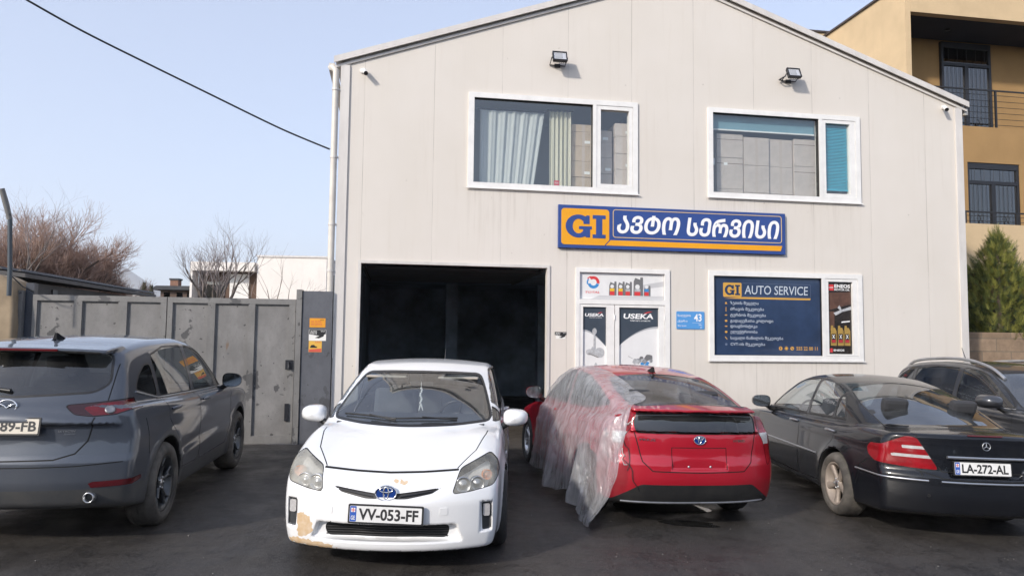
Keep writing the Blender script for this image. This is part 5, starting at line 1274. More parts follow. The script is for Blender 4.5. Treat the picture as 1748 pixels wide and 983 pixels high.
def seat_set(parent, x, zf, spread, m, rear_x=None, steer=1, dash=None):
    def seat(cx, cy, w):
        s_ = MB(); s_.box(cx - .28, cx + .24, cy - w / 2, cy + w / 2, zf, zf + .17, bev=.05)
        T = Matrix.Translation((cx - .30, cy, zf + .12)) @ Matrix.Rotation(R(-16), 4, 'Y'); s_.box(-.075, .075, -w / 2, w / 2, 0, .60, T=T, bev=.05)
        so_ = s_.build('seat', m, parent)
        h_ = MB(); h_.box(-.05, .05, -.13, .13, .64, .82, T=T, bev=.04); h_.tube([T @ Vector((0, -.05, .58)), T @ Vector((0, -.05, .66))], .008, 6); h_.tube([T @ Vector((0, .05, .58)), T @ Vector((0, .05, .66))], .008, 6); h_.build('headrest', m, so_)
    for s_ in (-1, 1): seat(x, s_ * spread, .48)
    if rear_x is not None:
        s_ = MB(); s_.box(rear_x - .28, rear_x + .24, -.62, .62, zf, zf + .17, bev=.05); T = Matrix.Translation((rear_x - .30, 0, zf + .12)) @ Matrix.Rotation(R(-20), 4, 'Y'); s_.box(-.08, .08, -.62, .62, 0, .58, T=T, bev=.05); so_ = s_.build('rear_bench', m, parent)
        for q in (-.36, .36): h_ = MB(); h_.box(-.05, .05, q - .13, q + .13, .59, .73, T=T, bev=.04); h_.build('headrest', m, so_)
    if dash:
        d = MB(); x0, x1, z0, z1, w = dash; d.prism([(x0, z0 - .25), (x1, z0 - .3), (x1, z1 - .02), (x0 + .22, z1), (x0 + .05, z0 + .08)], -w, w); do = d.build('dashboard', MATS['dash_dark'], parent)
        T = Matrix.Translation((x0 - .09, spread * steer, z0 + .03)) @ Matrix.Rotation(R(-66), 4, 'Y')
        r_ = MB(); r_.tube([T @ Vector((.185 * math.cos(a), .185 * math.sin(a), 0)) for a in [2 * math.pi * i / 28 for i in range(29)]], .015, 8, caps=False)
        r_.ball((0, 0, -.01), .07, .07, .03, T=T)
        for a in (.2, 2.9, 4.7): r_.tube([T @ Vector((.05 * math.cos(a), .05 * math.sin(a), 0)), T @ Vector((.18 * math.cos(a), .18 * math.sin(a), 0))], .014, 6)
        r_.build('steering_wheel', MATS['trim_black'], do)
def handle(parent, f, x, z, sgn, m, L=.20):
    q, n = hit(f, (x, sgn * 1.3, z), (0, -sgn, 0)); h = MB()
    pts = [Vector((x - L / 2 + L * t, q[1] + sgn * (.006 + .030 * math.sin(math.pi * t)), z + .006 * math.sin(math.pi * t))) for t in [i / 8 for i in range(9)]]
    h.tube(pts, [.010, .013, .015, .016, .016, .016, .015, .013, .010], 8); return h.build('handle', m, parent)
def car_root(name, label, cat, X, Y, heading, S):
    """root at the rear axle on the ground; heading = direction the nose points, degrees from +Y counter-clockwise"""
    o = empty(name, (X, Y, gz(X)), 0, label, cat); q = Matrix.Rotation(.010 if X < 0 else .026, 3, 'Y') @ Matrix.Rotation(R(heading + 90), 3, 'Z'); o.rotation_euler = q.to_euler(); return o
def make_shell(S, vox=.021):
    f = car_field(S); V, N, F = polygonise(f, (S['x0'], -1.06, .08), (S['x1'], 1.06, S['z1']), vox); return f, Shell(V, N, F)
def common_cuts(root, sh, S, mt='trim_black'):
    wb, ra, az = S['wb'], S['arch'], S['axz']
    for xa in (0, wb):
        for sg_ in (1, -1): sh.cut(lambda x, y, z: np.hypot(x - xa, z - az) - (ra + .004), lambda n, c: (c[:, 1] * sg_ > .3) & (np.abs(c[:, 0] - xa) < 1)).build('wheel_well', MATS['gap_black'], root)
def cut_glass(root, sh, polys, kind, name, m, seal=.014, r=.03, parent=None, sgn=0, lim=.2):
    """glass panes in smooth outlines, each with its dark seal"""
    outs = []
    for p in polys:
        p = smooth_poly(p, r) if r else p
        if kind == 'side': q, s_ = sideP(p, sgn)
        elif kind == 'front': q, s_ = frontP(p, lim)
        else: q, s_ = rearP(p, lim)
        g = sh.cut(q, s_); 
        if not len(g.F): continue
        o = g.offset(-.004).build(name, MATS[m], parent or root)
        if seal:
            b = sh.cut(lambda x, y, z, q=q: q(x, y, z) - seal, s_)
            if len(b.F): b.build('window_seal', MATS['trim_black'], o)
        outs.append(o)
    return outs
def both(poly_fn_name): pass
def seams(sh, lines, kind='side', w=.0045, sgn=0, lim=.2, xlim=None):
    """panel gaps along polylines; returned shells are joined into the body with a dark index"""
    out = []
    for ln in lines:
        if kind == 'side': q = lambda x, y, z, ln=ln: line_d(ln, x, z) - w; s_ = sideP([(0, 0)] * 3, sgn)[1]
        elif kind == 'front': q = lambda x, y, z, ln=ln: line_d(ln, y, z) - w; s_ = frontP([(0, 0)] * 3, lim)[1]
        elif kind == 'rear': q = lambda x, y, z, ln=ln: line_d(ln, y, z) - w; s_ = rearP([(0, 0)] * 3, lim)[1]
        else: q = lambda x, y, z, ln=ln: line_d(ln, x, y) - w; s_ = topP(None)[1]
        sh.refine(lambda x, y, z, q=q: q(x, y, z) + w, s_)
        g = sh.cut(q, s_)
        if len(g.F): out.append(g.offset(-.003))
    return out
def finish_body(root, sh, gaps, paint, name='body', under=True):
    parts = [sh] + gaps; J = join(*parts); mi = np.zeros(len(J.F), np.int32); n0 = len(sh.F); mi[n0:] = 1
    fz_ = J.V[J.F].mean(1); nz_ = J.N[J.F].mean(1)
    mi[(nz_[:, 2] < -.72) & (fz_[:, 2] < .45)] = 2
    return J.build(name, [paint, MATS['gap_black'], MATS['trim_black']], root, mi)
def panel(root, sh, kind, poly, name, paint, sgn=0, r=.03, lim=.2, gap=.004, gaps=None):
    p = smooth_poly(poly, r)
    q, s_ = {'side': lambda: sideP(p, sgn), 'front': lambda: frontP(p, lim), 'rear': lambda: rearP(p, lim), 'top': lambda: topP(p)}[kind]()
    if gaps is not None:
        sh.refine(lambda x, y, z: np.abs(q(x, y, z)), s_)
        g = sh.cut(lambda x, y, z: np.abs(q(x, y, z)) - gap, s_)
        if len(g.F): gaps.append(g.offset(-.003))
    a = sh.cut(q, s_)
    return a.build(name, paint, root) if len(a.F) else None

# =========================================================== white hatchback, nose to the camera
def white_hatchback():
    S = dict(wb=2.70, arch=.355, axz=.32, x0=-1.0, x1=3.8, z1=1.62, xm=1.0,
        zT=P2((-.95, 1.00), (-.4, 1.03), (.8, 1.01), (1.8, .985), (2.45, .965), (2.72, .935), (3.0, .872), (3.25, .800), (3.42, .735), (3.55, .66), (3.68, .55), (3.8, .40)),
        W=P2((-.95, .80), (-.3, .856), (.6, .872), (1.8, .872), (2.6, .862), (3.1, .83), (3.45, .80), (3.8, .76)),
        zB=P2((-1, .30), (-.6, .24), (0, .19), (2.7, .185), (3.3, .165), (3.7, .165)),
        sec=P2((.10, -.07), (.2, -.03), (.32, -.008), (.48, 0), (.62, -.002), (.76, -.016), (.9, -.045), (1.06, -.085)),
        xF=P2((.10, 3.55), (.2, 3.615), (.34, 3.635), (.5, 3.64), (.60, 3.618), (.68, 3.56), (.76, 3.46), (.9, 3.25)), cF=.27, pF=2.3, kf=.06,
        xR=P2((.2, -.78), (.5, -.84), (.75, -.80), (1.0, -.72), (1.2, -.62)), cR=.16, pR=2.2,
        zG=P2((-1.0, .85), (-.80, 1.02), (-.62, 1.22), (-.2, 1.385), (.3, 1.462), (.85, 1.487), (1.25, 1.468), (1.62, 1.400), (1.85, 1.325), (2.2, 1.185), (2.6, 1.005), (2.85, .88), (3.1, .72)),
        wG=P2((-.9, .66), (-.4, .735), (.4, .785), (1.5, .80), (2.2, .805), (2.7, .79), (2.9, .77)), zbelt=P2((-.9, 1.05), (2.7, .94)), tum=.20, tum2=.18, cW=.22, cWr=.10, rcrown=.035, kg=.06, kb=.03, kst=.055, crown=.045, fender=.028, flare=.012,
        creases=((.56, -.008, .03, .3, 2.5, .05),))
    def extra(b, x, y, z):
        ya = np.abs(y)
        low = smax(smax(np.abs(z - .312) - .060, ya - (.505 + .35 * (.38 - z)), .02), 3.50 - x, .02)         # lower intake recess
        b = smax(b, -np.maximum(low, -(x - (3.52 - .24 * (ya / .85) ** 2))), .02)
        fg = np.maximum(np.abs(z - .41) - .105, np.abs(ya - .725) - .040)
        b = smax(b, -np.maximum(fg, (3.60 - .27 * (ya / .85) ** 2.3) - x), .015)
        return b
    S['extra'] = extra; f, sh = make_shell(S, .018)
    paint = car_paint('white_paint', (.78, .785, .79), 0, .35, 1.0, .10, dcol=(.45, .40, .34))
    root = car_root('parked_car', 'white hatchback parked nose forward with a tan scuffed front bumper', 'car', -.905, 8.87, 180, S)
    common_cuts(root, sh, S); gaps = []
    ws = [(-.715, 1.0), (-.42, .984), (0, .978), (.42, .984), (.715, 1.0), (.645, 1.2), (.575, 1.352), (.30, 1.368), (0, 1.372), (-.30, 1.368), (-.575, 1.352), (-.645, 1.2)]
    wsg = cut_glass(root, sh, [ws], 'front', 'windshield', 'clear_glass', .020, .05, lim=.12)
    for sg_ in (1, -1):
        cut_glass(root, sh, [[(2.30, .985), (2.10, 1.125), (2.02, .988)]], 'side', 'quarter_window', 'tint_glass', .012, .02, sgn=sg_)
        cut_glass(root, sh, [[(1.93, .995), (2.02, 1.165), (1.62, 1.345), (1.20, 1.398), (.97, 1.402), (.97, 1.025)], [(.90, 1.03), (.90, 1.403), (.40, 1.385), (.02, 1.32), (-.22, 1.215), (.10, 1.06)]], 'side', 'side_window', 'tint_glass', .014, .03, sgn=sg_)
    cut_glass(root, sh, [[(-.58, 1.06), (.58, 1.06), (.50, 1.36), (-.50, 1.36)]], 'rear', 'rear_window', 'privacy_glass', .015, .05)
    # headlights
    hl = [(.742, .832), (.672, .805), (.525, .742), (.480, .592), (.60, .603), (.772, .634), (.815, .70), (.80, .78)]
    for sg_ in (1, -1):
        p = smooth_poly([(sg_ * a, b) for a, b in hl], .025); q, s_ = frontP(p, -.2)
        s2 = lambda n, c, s_=s_, sg_=sg_: (c[:, 0] > 2.75) & (c[:, 1] * sg_ > 0)
        lens = sh.cut(q, s2); lo = lens.build('headlight', MATS['lens_glass'], root)
        band = sh.cut(lambda x, y, z: q(x, y, z) - .006, s2); band.offset(-.002).build('lamp_seal', MATS['gap_black'], lo)
        back = lens.offset(-.075); back.build('reflector', MATS['reflector'], lo)
        for (yy, zz, rr_) in ((.555, .665, .055), (.665, .665, .05), (.735, .72, .035)):
            qq, nn = hit(f, (4.2, sg_ * yy, zz), (-1, 0, 0)); cc = Vector(qq) - Vector(nn) * .04
            t = MB(); T = yaw_T(cc, (1, sg_ * .25, .05)); T2 = T @ Matrix.Rotation(R(90), 4, 'X'); t.lathe([(0, .018), (rr_ * .55, .010), (rr_ * .72, -.002), (rr_ * .8, .004), (rr_, .022), (rr_ * 1.08, .022), (rr_ * 1.08, -.03)], 24, T2); t.build('projector', MATS['chrome_dull' if rr_ > .04 else 'amber_lens'], lo)
    # intake, slits, fog lamp wells: dark recessed skins
    lowp = [(-.50, .368), (.50, .368), (.515, .30), (.49, .245), (-.49, .245), (-.515, .30)]
    q, s_ = frontP(smooth_poly([(-.455, .357), (.455, .357), (.46, .31), (.435, .265), (-.435, .265), (-.46, .31)], .02), .3)
    g = sh.cut(q, s_); gr = g.offset(-.012).build('lower_grille', MATS['trim_black'], root)
    for k in range(5):
        z = .276 + .0178 * k; t = MB(); pts = []
        for i in range(25):
            y = -.45 + .9 * i / 24; qq, nn = hit(f, (4.2, y, z), (-1, 0, 0)); pts.append((qq[0] - .002, y, z))
        t.tube(pts, .0055, 6); t.build('slat', MATS['black_plastic'], gr)
    for sg_ in (1, -1):
        sp = [(sg_ * .400, .634), (sg_ * .055, .592), (sg_ * .062, .558), (sg_ * .15, .560), (sg_ * .33, .595)]
        q, s_ = frontP(smooth_poly(sp, .01), -.5); s2 = lambda n, c, s_=s_: (c[:, 0] > 3.2)
        g = sh.cut(q, s2); go = g.offset(-.010).build('upper_grille', MATS['trim_black'], root)
        t = MB(); t.tube([Vector(hit(f, (4.2, sg_ * y, z), (-1, 0, 0))[0]) + Vector((.004, 0, 0)) for y, z in ((.10, .576), (.2, .591), (.34, .612))], .004, 6); t.build('slat', MATS['black_metal'], go)
        fp = [(sg_ * .690, .512), (sg_ * .758, .512), (sg_ * .765, .31), (sg_ * .700, .308)]
        q, s_ = frontP(smooth_poly(fp, .01), .05); g = sh.cut(q, s_); go = g.offset(-.004).build('fog_surround', MATS['alloy_dark'], root)
        qq, nn = hit(f, (4.2, sg_ * .725, .455), (-1, 0, 0)); t = MB(); T = yaw_T(Vector(qq) + Vector((.006, 0, 0)), (1, sg_ * .3, 0)); t.prism(rrect(-.026, .026, -.045, .045, .012), .0, -.012, T=T); t.build('fog_lamp', MATS['lens_clear'], go)
    # scuffs down to primer on the bumper corner
    rnd = random.Random(5)
    for poly in ([(-.70, .40), (-.64, .425), (-.57, .40), (-.545, .33), (-.565, .27), (-.63, .235), (-.69, .25), (-.665, .31)], [(-.74, .225), (-.60, .235), (-.42, .215), (-.32, .198), (-.40, .180), (-.62, .178), (-.75, .19)], [(.035, .668), (.075, .685), (.13, .672), (.16, .655), (.08, .648)]):
        pp = [(a + rnd.uniform(-.008, .008), b + rnd.uniform(-.008, .008)) for a, b in smooth_poly(poly, .02, 2)]
        q, s_ = frontP(pp, -.6); nz_ = lambda x, y, z, q=q: q(x, y, z) + .012 * np.sin(y * 95) * np.sin(z * 120 + y * 40); g = sh.cut(nz_, lambda n, c: c[:, 0] > 3.0)
        if len(g.F): g.build('scuffed_primer', mat('primer_tan', (.52, .36, .20), .75, var=.5, vscale=14, vcol=(.70, .62, .52)) if 'primer_tan' not in MATS else MATS['primer_tan'], root)
    # seams: bonnet edge, bumper joints, doors
    hood = [(-.505, .736), (-.25, .724), (0, .718), (.25, .724), (.505, .736)]
    gaps += seams(sh, [hood], 'front', .006, lim=-.5)
    gaps += seams(sh, [[(3.36, -.50), (3.1, -.625), (2.75, -.69), (2.62, -.70)], [(3.36, .50), (3.1, .625), (2.75, .69), (2.62, .70)]], 'top', .0045)
    gaps += seams(sh, [[(-.40, .40 - .015), (-.415, .37)]], 'front', .003)
    for sg_ in (1, -1):
        panel(root, sh, 'side', [(2.18, .97), (2.05, .60), (2.05, .28), (.95, .27), (.95, 1.02)], 'front_door', paint, sg_, .05, gaps=gaps)
        panel(root, sh, 'side', [(.93, 1.02), (.93, .27), (.33, .30), (.20, .62), (-.05, .80), (.05, 1.03)], 'rear_door', paint, sg_, .05, gaps=gaps)
    sens = []
    for sg_ in (1, -1):
        qq, nn = hit(f, (4.2, sg_ * .42, .47), (-1, 0, 0)); t = MB(); T = yaw_T(qq, nn); t.prism(rrect(-.03, .03, -.027, .027, .012), .004, -.0025, T=T); t.build('washer_cap', paint, root)
    finish_body(root, sh, gaps, paint)
    qq, nn = hit(f, (4.2, 0, .600), (-1, 0, 0)); oval_emblem(root, yaw_T(Vector(qq) + Vector((.010, 0, 0)), (1, 0, .12)), .158, 'badge_blue')
    qq, nn = hit(f, (4.2, 0, .455), (-1, 0, 0)); plate(root, yaw_T(Vector(qq) + Vector((.016, .01, 0)), (1, 0, .03), (0, .022, 1)), 'VV-053-FF')
    for sg_ in (1, -1): mirror(root, (2.18, sg_ * .945, 1.0), sg_, .23, .155, .17, paint, 1)
    for sg_ in (1, -1):
        for x in (1.12, .12): handle(root, f, x, .88, sg_, paint)
    # wipers, aerial, interior
    for (ya_, yb) in ((.42, -.18), (-.10, -.60)):
        pts = []
        for i in range(9):
            y = ya_ + (yb - ya_) * i / 8; z = 1.003 + .012 * (y / .6) ** 2 + .010 * math.sin(i / 8 * 3.1); qq, nn = hit(f, (4.2, y, z), (-1, 0, 0)); pts.append(Vector(qq) + Vector(nn) * .012)
        t = MB(); t.tube(pts, .009, 6); t.tube([pts[0] + Vector((.05, 0, -.01)), pts[4] + Vector((.02, 0, .012))], .008, 6); t.build('wiper', MATS['trim_black'], root)
    qq, nn = hit(f, (.55, .12, 2.2), (0, 0, -1)); t = MB(); t.tube([Vector(qq), Vector(qq) + Vector((-.035, 0, .11))], [.006, .003], 6); t.build('aerial', MATS['black_metal'], root)
    seat_set(root, 1.35, .45, .37, MATS['cloth_grey'], .35, 1, (1.72, 2.45, .90, .985, .66))
    t = MB(); t.box(1.70, 1.73, -.12, .12, 1.225, 1.285, bev=.012); t.tube([(1.72, 0, 1.29), (1.72, 0, 1.36)], .012, 6); mo = t.build('inner_mirror', MATS['black_plastic'], root)
    or_ = empty('ornament', (0, 0, 0), 0, 'white bead ornament hanging from the inner mirror of the white hatchback', 'ornament')
    M = root.matrix_basis if False else Matrix.Translation(root.location) @ root.rotation_euler.to_matrix().to_4x4()
    t = MB(); c = M @ Vector((1.74, 0, 1.22))
    for k in range(9): t.ball(c + Vector((.008 * math.sin(k * 1.3), 0, -.018 * k)), .011, .011, .011, 8, 6)
    t.tube([c + Vector((0, 0, .06)), c - Vector((0, 0, .15))], .003, 5)
    for s_ in (-1, 1): t.tube([c - Vector((0, 0, .15)), c + Vector((s_ * .02, 0, -.22))], [.010, .004], 6)
    t.build('beads', MATS['paper_white'], or_)
    for s_ in (-1, 1):
        t = MB(); t.box(1.56, 1.70, s_ * .36 - .2, s_ * .36 + .2, 1.315, 1.335, bev=.008); t.build('sun_visor', MATS['trim_beige'], root)
    for x in (0, 2.70):
        for sg_ in (1, -1): wheel(root, x, sg_ * .765, .317, .20, .205, 5, 'wide', 'alloy_silver', 'tyre_rubber')
    return root
mat('badge_blue', (.006, .035, .19), .2, coat=.4)
white_hatchback()
# =========================================================== dark blue-grey SUV, tail to the camera, cut by the left edge
def rear_lamp(root, sh, f, poly, xlim, inner, sgn, m_out='lamp_dark', m_in='lens_red', bands=(), r=.02, flank=None):
    p = smooth_poly([(sgn * a, b) for a, b in poly], r); fl = smooth_poly(flank, .04) if flank else None
    q0 = lambda x, y, z: np.maximum(poly_sd(p, y, z), np.maximum(x - xlim, poly_sd(fl, x, z)) if fl else x - xlim); s_ = lambda n, c: (c[:, 0] < xlim + .1) & (c[:, 1] * sgn > 0) & (n[:, 2] < .8)
    a = sh.cut(q0, s_)
    gp = sh.cut(lambda x, y, z: q0(x, y, z) - .005, s_)
    lens = None
    cores = []
    if inner:
        pi_ = smooth_poly([(sgn * a_, b) for a_, b in inner], r * .6); cores = [a.cut(lambda x, y, z: np.maximum(poly_sd(pi_, y, z), x - xlim + .02))]
    src = cores[0] if cores else a; strips = []
    for (y0, y1, z0, z1) in bands:
        b_ = src.cut(lambda x, y, z: np.maximum(np.abs(y * sgn - (y0 + y1) / 2) - (y1 - y0) / 2, np.abs(z - (z0 + z1) / 2 - .0 * y) - (z1 - z0) / 2)); strips.append(b_)
    o = (src if cores else a).build('tail_light', MATS[m_in], root)
    if cores and len(a.F): a.build('lamp_surround', MATS[m_out], o)
    for b_ in strips:
        if len(b_.F): b_.build('clear_lens', MATS['lens_clear'], o)
    if len(gp.F): gp.offset(-.002).build('lamp_seal', MATS['gap_black'], o)
    return o
def sym(line): return [(-a, b) for a, b in line][::-1] + [(a, b) for a, b in line if a > 0]
def curve_on(f, pts, kind, r, n=6, off=.002):
    out = []
    for a, b in pts:
        if kind == 'L' or kind == 'R': sg_ = 1 if kind == 'L' else -1; q, nn = hit(f, (a, sg_ * 1.4, b), (0, -sg_, 0))
        elif kind == 'rear': q, nn = hit(f, (-2.0, a, b), (1, 0, 0))
        else: q, nn = hit(f, (a, b, 2.4), (0, 0, -1))
        out.append(Vector(q) + Vector(nn) * off)
    return out
def resample(pts, n):
    P_ = np.array(pts, float); d = np.r_[0, np.cumsum(np.linalg.norm(np.diff(P_, axis=0), axis=1))]; t = np.linspace(0, d[-1], n); return [(float(np.interp(q, d, P_[:, 0])), float(np.interp(q, d, P_[:, 1]))) for q in t]
def strip_on(root, f, pts, kind, r, m, name, n=30, off=.003):
    return MB().tube(curve_on(f, resample(pts, n), kind, r, off=off), r, 6).build(name, MATS[m], root)
def fin(root, f, x, m):
    q, nn = hit(f, (x, 0, 2.4), (0, 0, -1)); t = MB(); z = q[2]
    sec = [(-.085, .002), (-.075, .055), (-.055, .058), (.02, .03), (.10, .002)]
    vs = []; 
    for dx, dz in sec:
        w = .030 * (1 - dz / .075); vs += [(x + dx, -w * .4 - .004, z + dz), (x + dx, w * .4 + .004, z + dz), (x + dx, w, z - .01), (x + dx, -w, z - .01)]
    fs = [(i * 4 + j, i * 4 + (j + 1) % 4, (i + 1) * 4 + (j + 1) % 4, (i + 1) * 4 + j) for i in range(4) for j in range(4)]
    t.add(vs, fs, 0); t.build('roof_aerial', m, root)
SUV_ZG = ((-1.05, .95), (-.88, 1.12), (-.74, 1.32), (-.62, 1.50), (-.50, 1.580), (-.25, 1.628), (.3, 1.672), (.9, 1.682), (1.4, 1.655), (1.75, 1.575), (2.1, 1.39), (2.5, 1.16), (2.8, 1.00))
def suv_spec():
    S = dict(wb=2.70, arch=.415, axz=.365, x0=-1.05, x1=3.75, z1=1.8, xm=1.0,
        zT=P2((-1.0, 1.13), (-.5, 1.15), (.5, 1.12), (1.8, 1.095), (2.4, 1.085), (2.7, 1.06), (3.2, 1.0), (3.5, .91), (3.7, .75)),
        W=P2((-1.0, .872), (-.5, .90), (.3, .912), (2, .912), (2.9, .90), (3.6, .84)), zB=P2((-1, .36), (-.6, .30), (0, .235), (2.7, .235), (3.3, .24), (3.7, .28)),
        sec=P2((.2, -.05), (.35, -.025), (.5, -.014), (.7, 0), (.86, .002), (1.0, -.018), (1.16, -.06)),
        xF=P2((.2, 3.48), (.4, 3.60), (.7, 3.62), (.9, 3.55), (1.05, 3.4)), cF=.28, pF=2.3,
        xR=P2((.25, -.80), (.40, -.885), (.56, -.925), (.68, -.925), (.76, -.905), (.90, -.885), (1.04, -.885), (1.12, -.868), (1.22, -.82)), cR=.17, pR=2.6, kr=.055,
        zG=P2(*SUV_ZG), wG=P2((-.9, .73), (-.5, .775), (.3, .81), (1.5, .81), (2.3, .79), (2.8, .72)), zbelt=P2((-1, 1.15), (2.7, 1.08)), tum=.20, tum2=.22, cW=.20, cWr=.13, rcrown=.03, kg=.075, kb=.03, kst=.05, crown=.03, flare=.016,
        creases=((.985, .010, .03, -.3, 2.6, -.01), (.56, -.012, .035, .35, 2.35, .06)))
    def extra(b, x, y, z):
        ya = np.abs(y)
        sp = smax(smax(np.abs(z - (1.574 + .10 * (x + .6) - .02 * (ya / .55) ** 2)) - .020, ya - .60, .02), smax(-.735 + .10 * (ya / .6) ** 2 - x, x + .28, .02), .015)
        b = smin(b, sp, .03)
        return b
    S['extra'] = extra; return S
def suv_windows(root, sh, f, sg_, m1, m2, trim='chrome_dull', visor=True):
    q = cut_glass(root, sh, [[(-.40, 1.235), (-.03, 1.155), (.00, 1.17), (-.02, 1.43), (-.14, 1.425), (-.30, 1.34)]], 'side', 'quarter_window', m1, .016, .03, sgn=sg_)
    w = cut_glass(root, sh, [[(.07, 1.148), (.98, 1.128), (.98, 1.575), (.45, 1.575), (.06, 1.505)], [(1.08, 1.125), (2.12, 1.105), (1.96, 1.235), (1.70, 1.42), (1.45, 1.54), (1.08, 1.578)]], 'side', 'side_window', m2, .016, .04, sgn=sg_)
    k = 'L' if sg_ > 0 else 'R'
    strip_on(root, f, [(-.42, 1.215), (0, 1.130), (1.0, 1.108), (2.10, 1.088)], k, .008, trim, 'belt_trim')
def dark_suv():
    S = suv_spec(); f, sh = make_shell(S)
    paint = car_paint('slate_paint', (.054, .064, .084), .3, .38, 1.0, .24, dcol=(.20, .185, .165))
    root = car_root('parked_car', 'dark slate blue SUV seen from behind, cut off by the left edge of the picture', 'car', -4.03, 6.42, 8, S)
    common_cuts(root, sh, S); gaps = []
    cut_glass(root, sh, [[(-.635, 1.30), (-.55, 1.238), (0, 1.205), (.55, 1.238), (.635, 1.30), (.60, 1.49), (.55, 1.535), (0, 1.548), (-.55, 1.535), (-.60, 1.49)]], 'rear', 'rear_window', 'privacy_glass', .018, .05)
    cut_glass(root, sh, [[(-.70, 1.10), (0, 1.08), (.70, 1.10), (.58, 1.53), (0, 1.56), (-.58, 1.53)]], 'front', 'windshield', 'tint_glass', .02, .05)
    for sg_ in (1, -1):
        suv_windows(root, sh, f, sg_, 'privacy_glass', 'tint_glass')
        rear_lamp(root, sh, f, [(.395, 1.135), (.62, 1.155), (.95, 1.195), (.95, 1.15), (.86, 1.105), (.74, 1.062), (.60, 1.052), (.48, 1.068)], -.46, [(.52, 1.118), (.62, 1.145), (.955, 1.185), (.955, 1.15), (.86, 1.108), (.74, 1.066), (.60, 1.058)], sg_, m_in='lens_dusky_red')
        qq, nn = hit(f, (-2, sg_ * .70, 1.10), (1, 0, 0)); T = yaw_T(qq, nn); T2 = T @ Matrix.Rotation(R(90), 4, 'X'); MB().lathe([(.0, .006), (.022, .007), (.030, .010), (.036, .006), (.038, -.004)], 24, T2).build('lamp_ring', MATS['alloy_grey'], root)
        rf = smooth_poly([(sg_ * .60, .545), (sg_ * .90, .552), (sg_ * .88, .505), (sg_ * .62, .500)], .01); q, s_ = rearP(rf, -.9); s2 = lambda n, c: (c[:, 0] < -.55); g = sh.cut(q, s2); g.offset(.004).build('reflector', MATS['lens_deep_red'], root)
    # lower cladding and panel lines
    clad = sh.cut(lambda x, y, z: np.minimum(z - np.where(x < -.3, .49, .40), np.minimum(np.hypot(x, z - .365), np.hypot(x - 2.7, z - .365)) - .475 + np.where(z > .78, .0, 0)), lambda n, c: c[:, 2] < .95)
    clad.build('lower_cladding', mat('cladding_grey', (.05, .052, .056), .6, var=.5, vscale=4, vcol=(.10, .095, .085)), root)
    tg = [(0, .715), (.36, .722), (.50, .765), (.575, .86), (.615, 1.04)]
    gaps += seams(sh, [sym(tg)], 'rear', .0055, lim=-.2); gaps += seams(sh, [sym([(0, .665), (.5, .67), (.82, .69)])], 'rear', .004, lim=.0)
    gaps += seams(sh, [[(-.66, 1.155), (-.66, 1.45)], [(.66, 1.155), (.66, 1.45)]], 'rear', .004, lim=.0)
    for sg_ in (1, -1):
        panel(root, sh, 'side', [(2.32, 1.10), (2.28, .70), (2.15, .42), (1.04, .41), (1.04, 1.12)], 'front_door', paint, sg_, .06, gaps=gaps)
        panel(root, sh, 'side', [(1.02, 1.12), (1.02, .41), (.48, .42), (.36, .70), (.10, .90), (.03, 1.14)], 'rear_door', paint, sg_, .06, gaps=gaps)
        gaps += seams(sh, [[(-.48, 1.0), (-.44, .80), (-.42, .70)]], 'side', .0045, sg_)
        for x in (1.20, .22): handle(root, f, x, 1.02, sg_, paint, .21)
        mirror(root, (2.02, sg_ * .985, 1.165), sg_, .22, .165, .19, paint, 1)
        ex = MB(); T = Matrix.Translation((-.80, sg_ * .615, .425)) @ Matrix.Rotation(R(-90), 4, 'Y'); ex.lathe([(.032, 0), (.032, .06), (.038, .064), (.042, .058), (.042, -.05)], 24, T); ex.build('exhaust', MATS['chrome_dull'], root)
    finish_body(root, sh, gaps, paint)
    bl = MB(); bl.box(-.742, -.725, -.27, .27, 1.556, 1.576, bev=.004); bl.build('brake_light', MATS['lens_deep_red'], root)
    qq, nn = hit(f, (-2, 0, .985), (1, 0, 0)); T = yaw_T(Vector(qq) + Vector((-.034, 0, 0)), (-1, 0, .16)); plate(root, T, '89-FB', cream=True, part=(-.01, .245), euro=False)
    qq, nn = hit(f, (-2, 0, 1.13), (1, 0, 0)); T = yaw_T(Vector(qq) + Vector((-.008, 0, 0)), (-1, 0, .1)); e = MB()
    ring = [(.068 * math.cos(a), 0, .052 * math.sin(a)) for a in [2 * math.pi * i / 32 for i in range(33)]]; e.tube(ring, .006, 6, caps=False, T=T)
    for s_ in (-1, 1): e.tube([(0, -.002, -.012), (s_ * .02, -.003, .006), (s_ * .045, -.003, .018), (s_ * .062, -.002, .022)], [.006, .006, .005, .003], 6, T=T)
    e.build('emblem', MATS['chrome'], root)
    qq, nn = hit(f, (-2, -.44, .935), (1, 0, 0)); T = yaw_T(qq, nn); t = MB(); put_text(t, 'SKYACTIV', -.07, .05, -.004, .012, -.004, bold=.01, T=T); put_text(t, 'TECHNOLOGY', -.03, .05, -.024, -.012, -.004, T=T); t.build('badge_lettering', MATS['chrome_dull'], root)
    wp_ = MB(); wp_.tube([Vector(hit(f, (-2, .02, 1.245), (1, 0, 0))[0]) + Vector((-.015, 0, 0)), Vector(hit(f, (-2, .25, 1.27), (1, 0, 0))[0]) + Vector((-.015, 0, 0)), Vector(hit(f, (-2, .42, 1.30), (1, 0, 0))[0]) + Vector((-.012, 0, 0))], [.016, .010, .006], 6); wp_.build('rear_wiper', MATS['trim_black'], root)
    fin(root, f, -.12, paint)
    seat_set(root, 1.30, .55, .38, MATS['cloth_dark'], .30, 1, (1.75, 2.45, 1.0, 1.10, .68))
    for x in (0, 2.70):
        for sg_ in (1, -1): wheel(root, x, sg_ * .80, .365, .215, .245, 5, 'ypair', 'alloy_dark', 'tyre_dusty')
    return root
dark_suv()

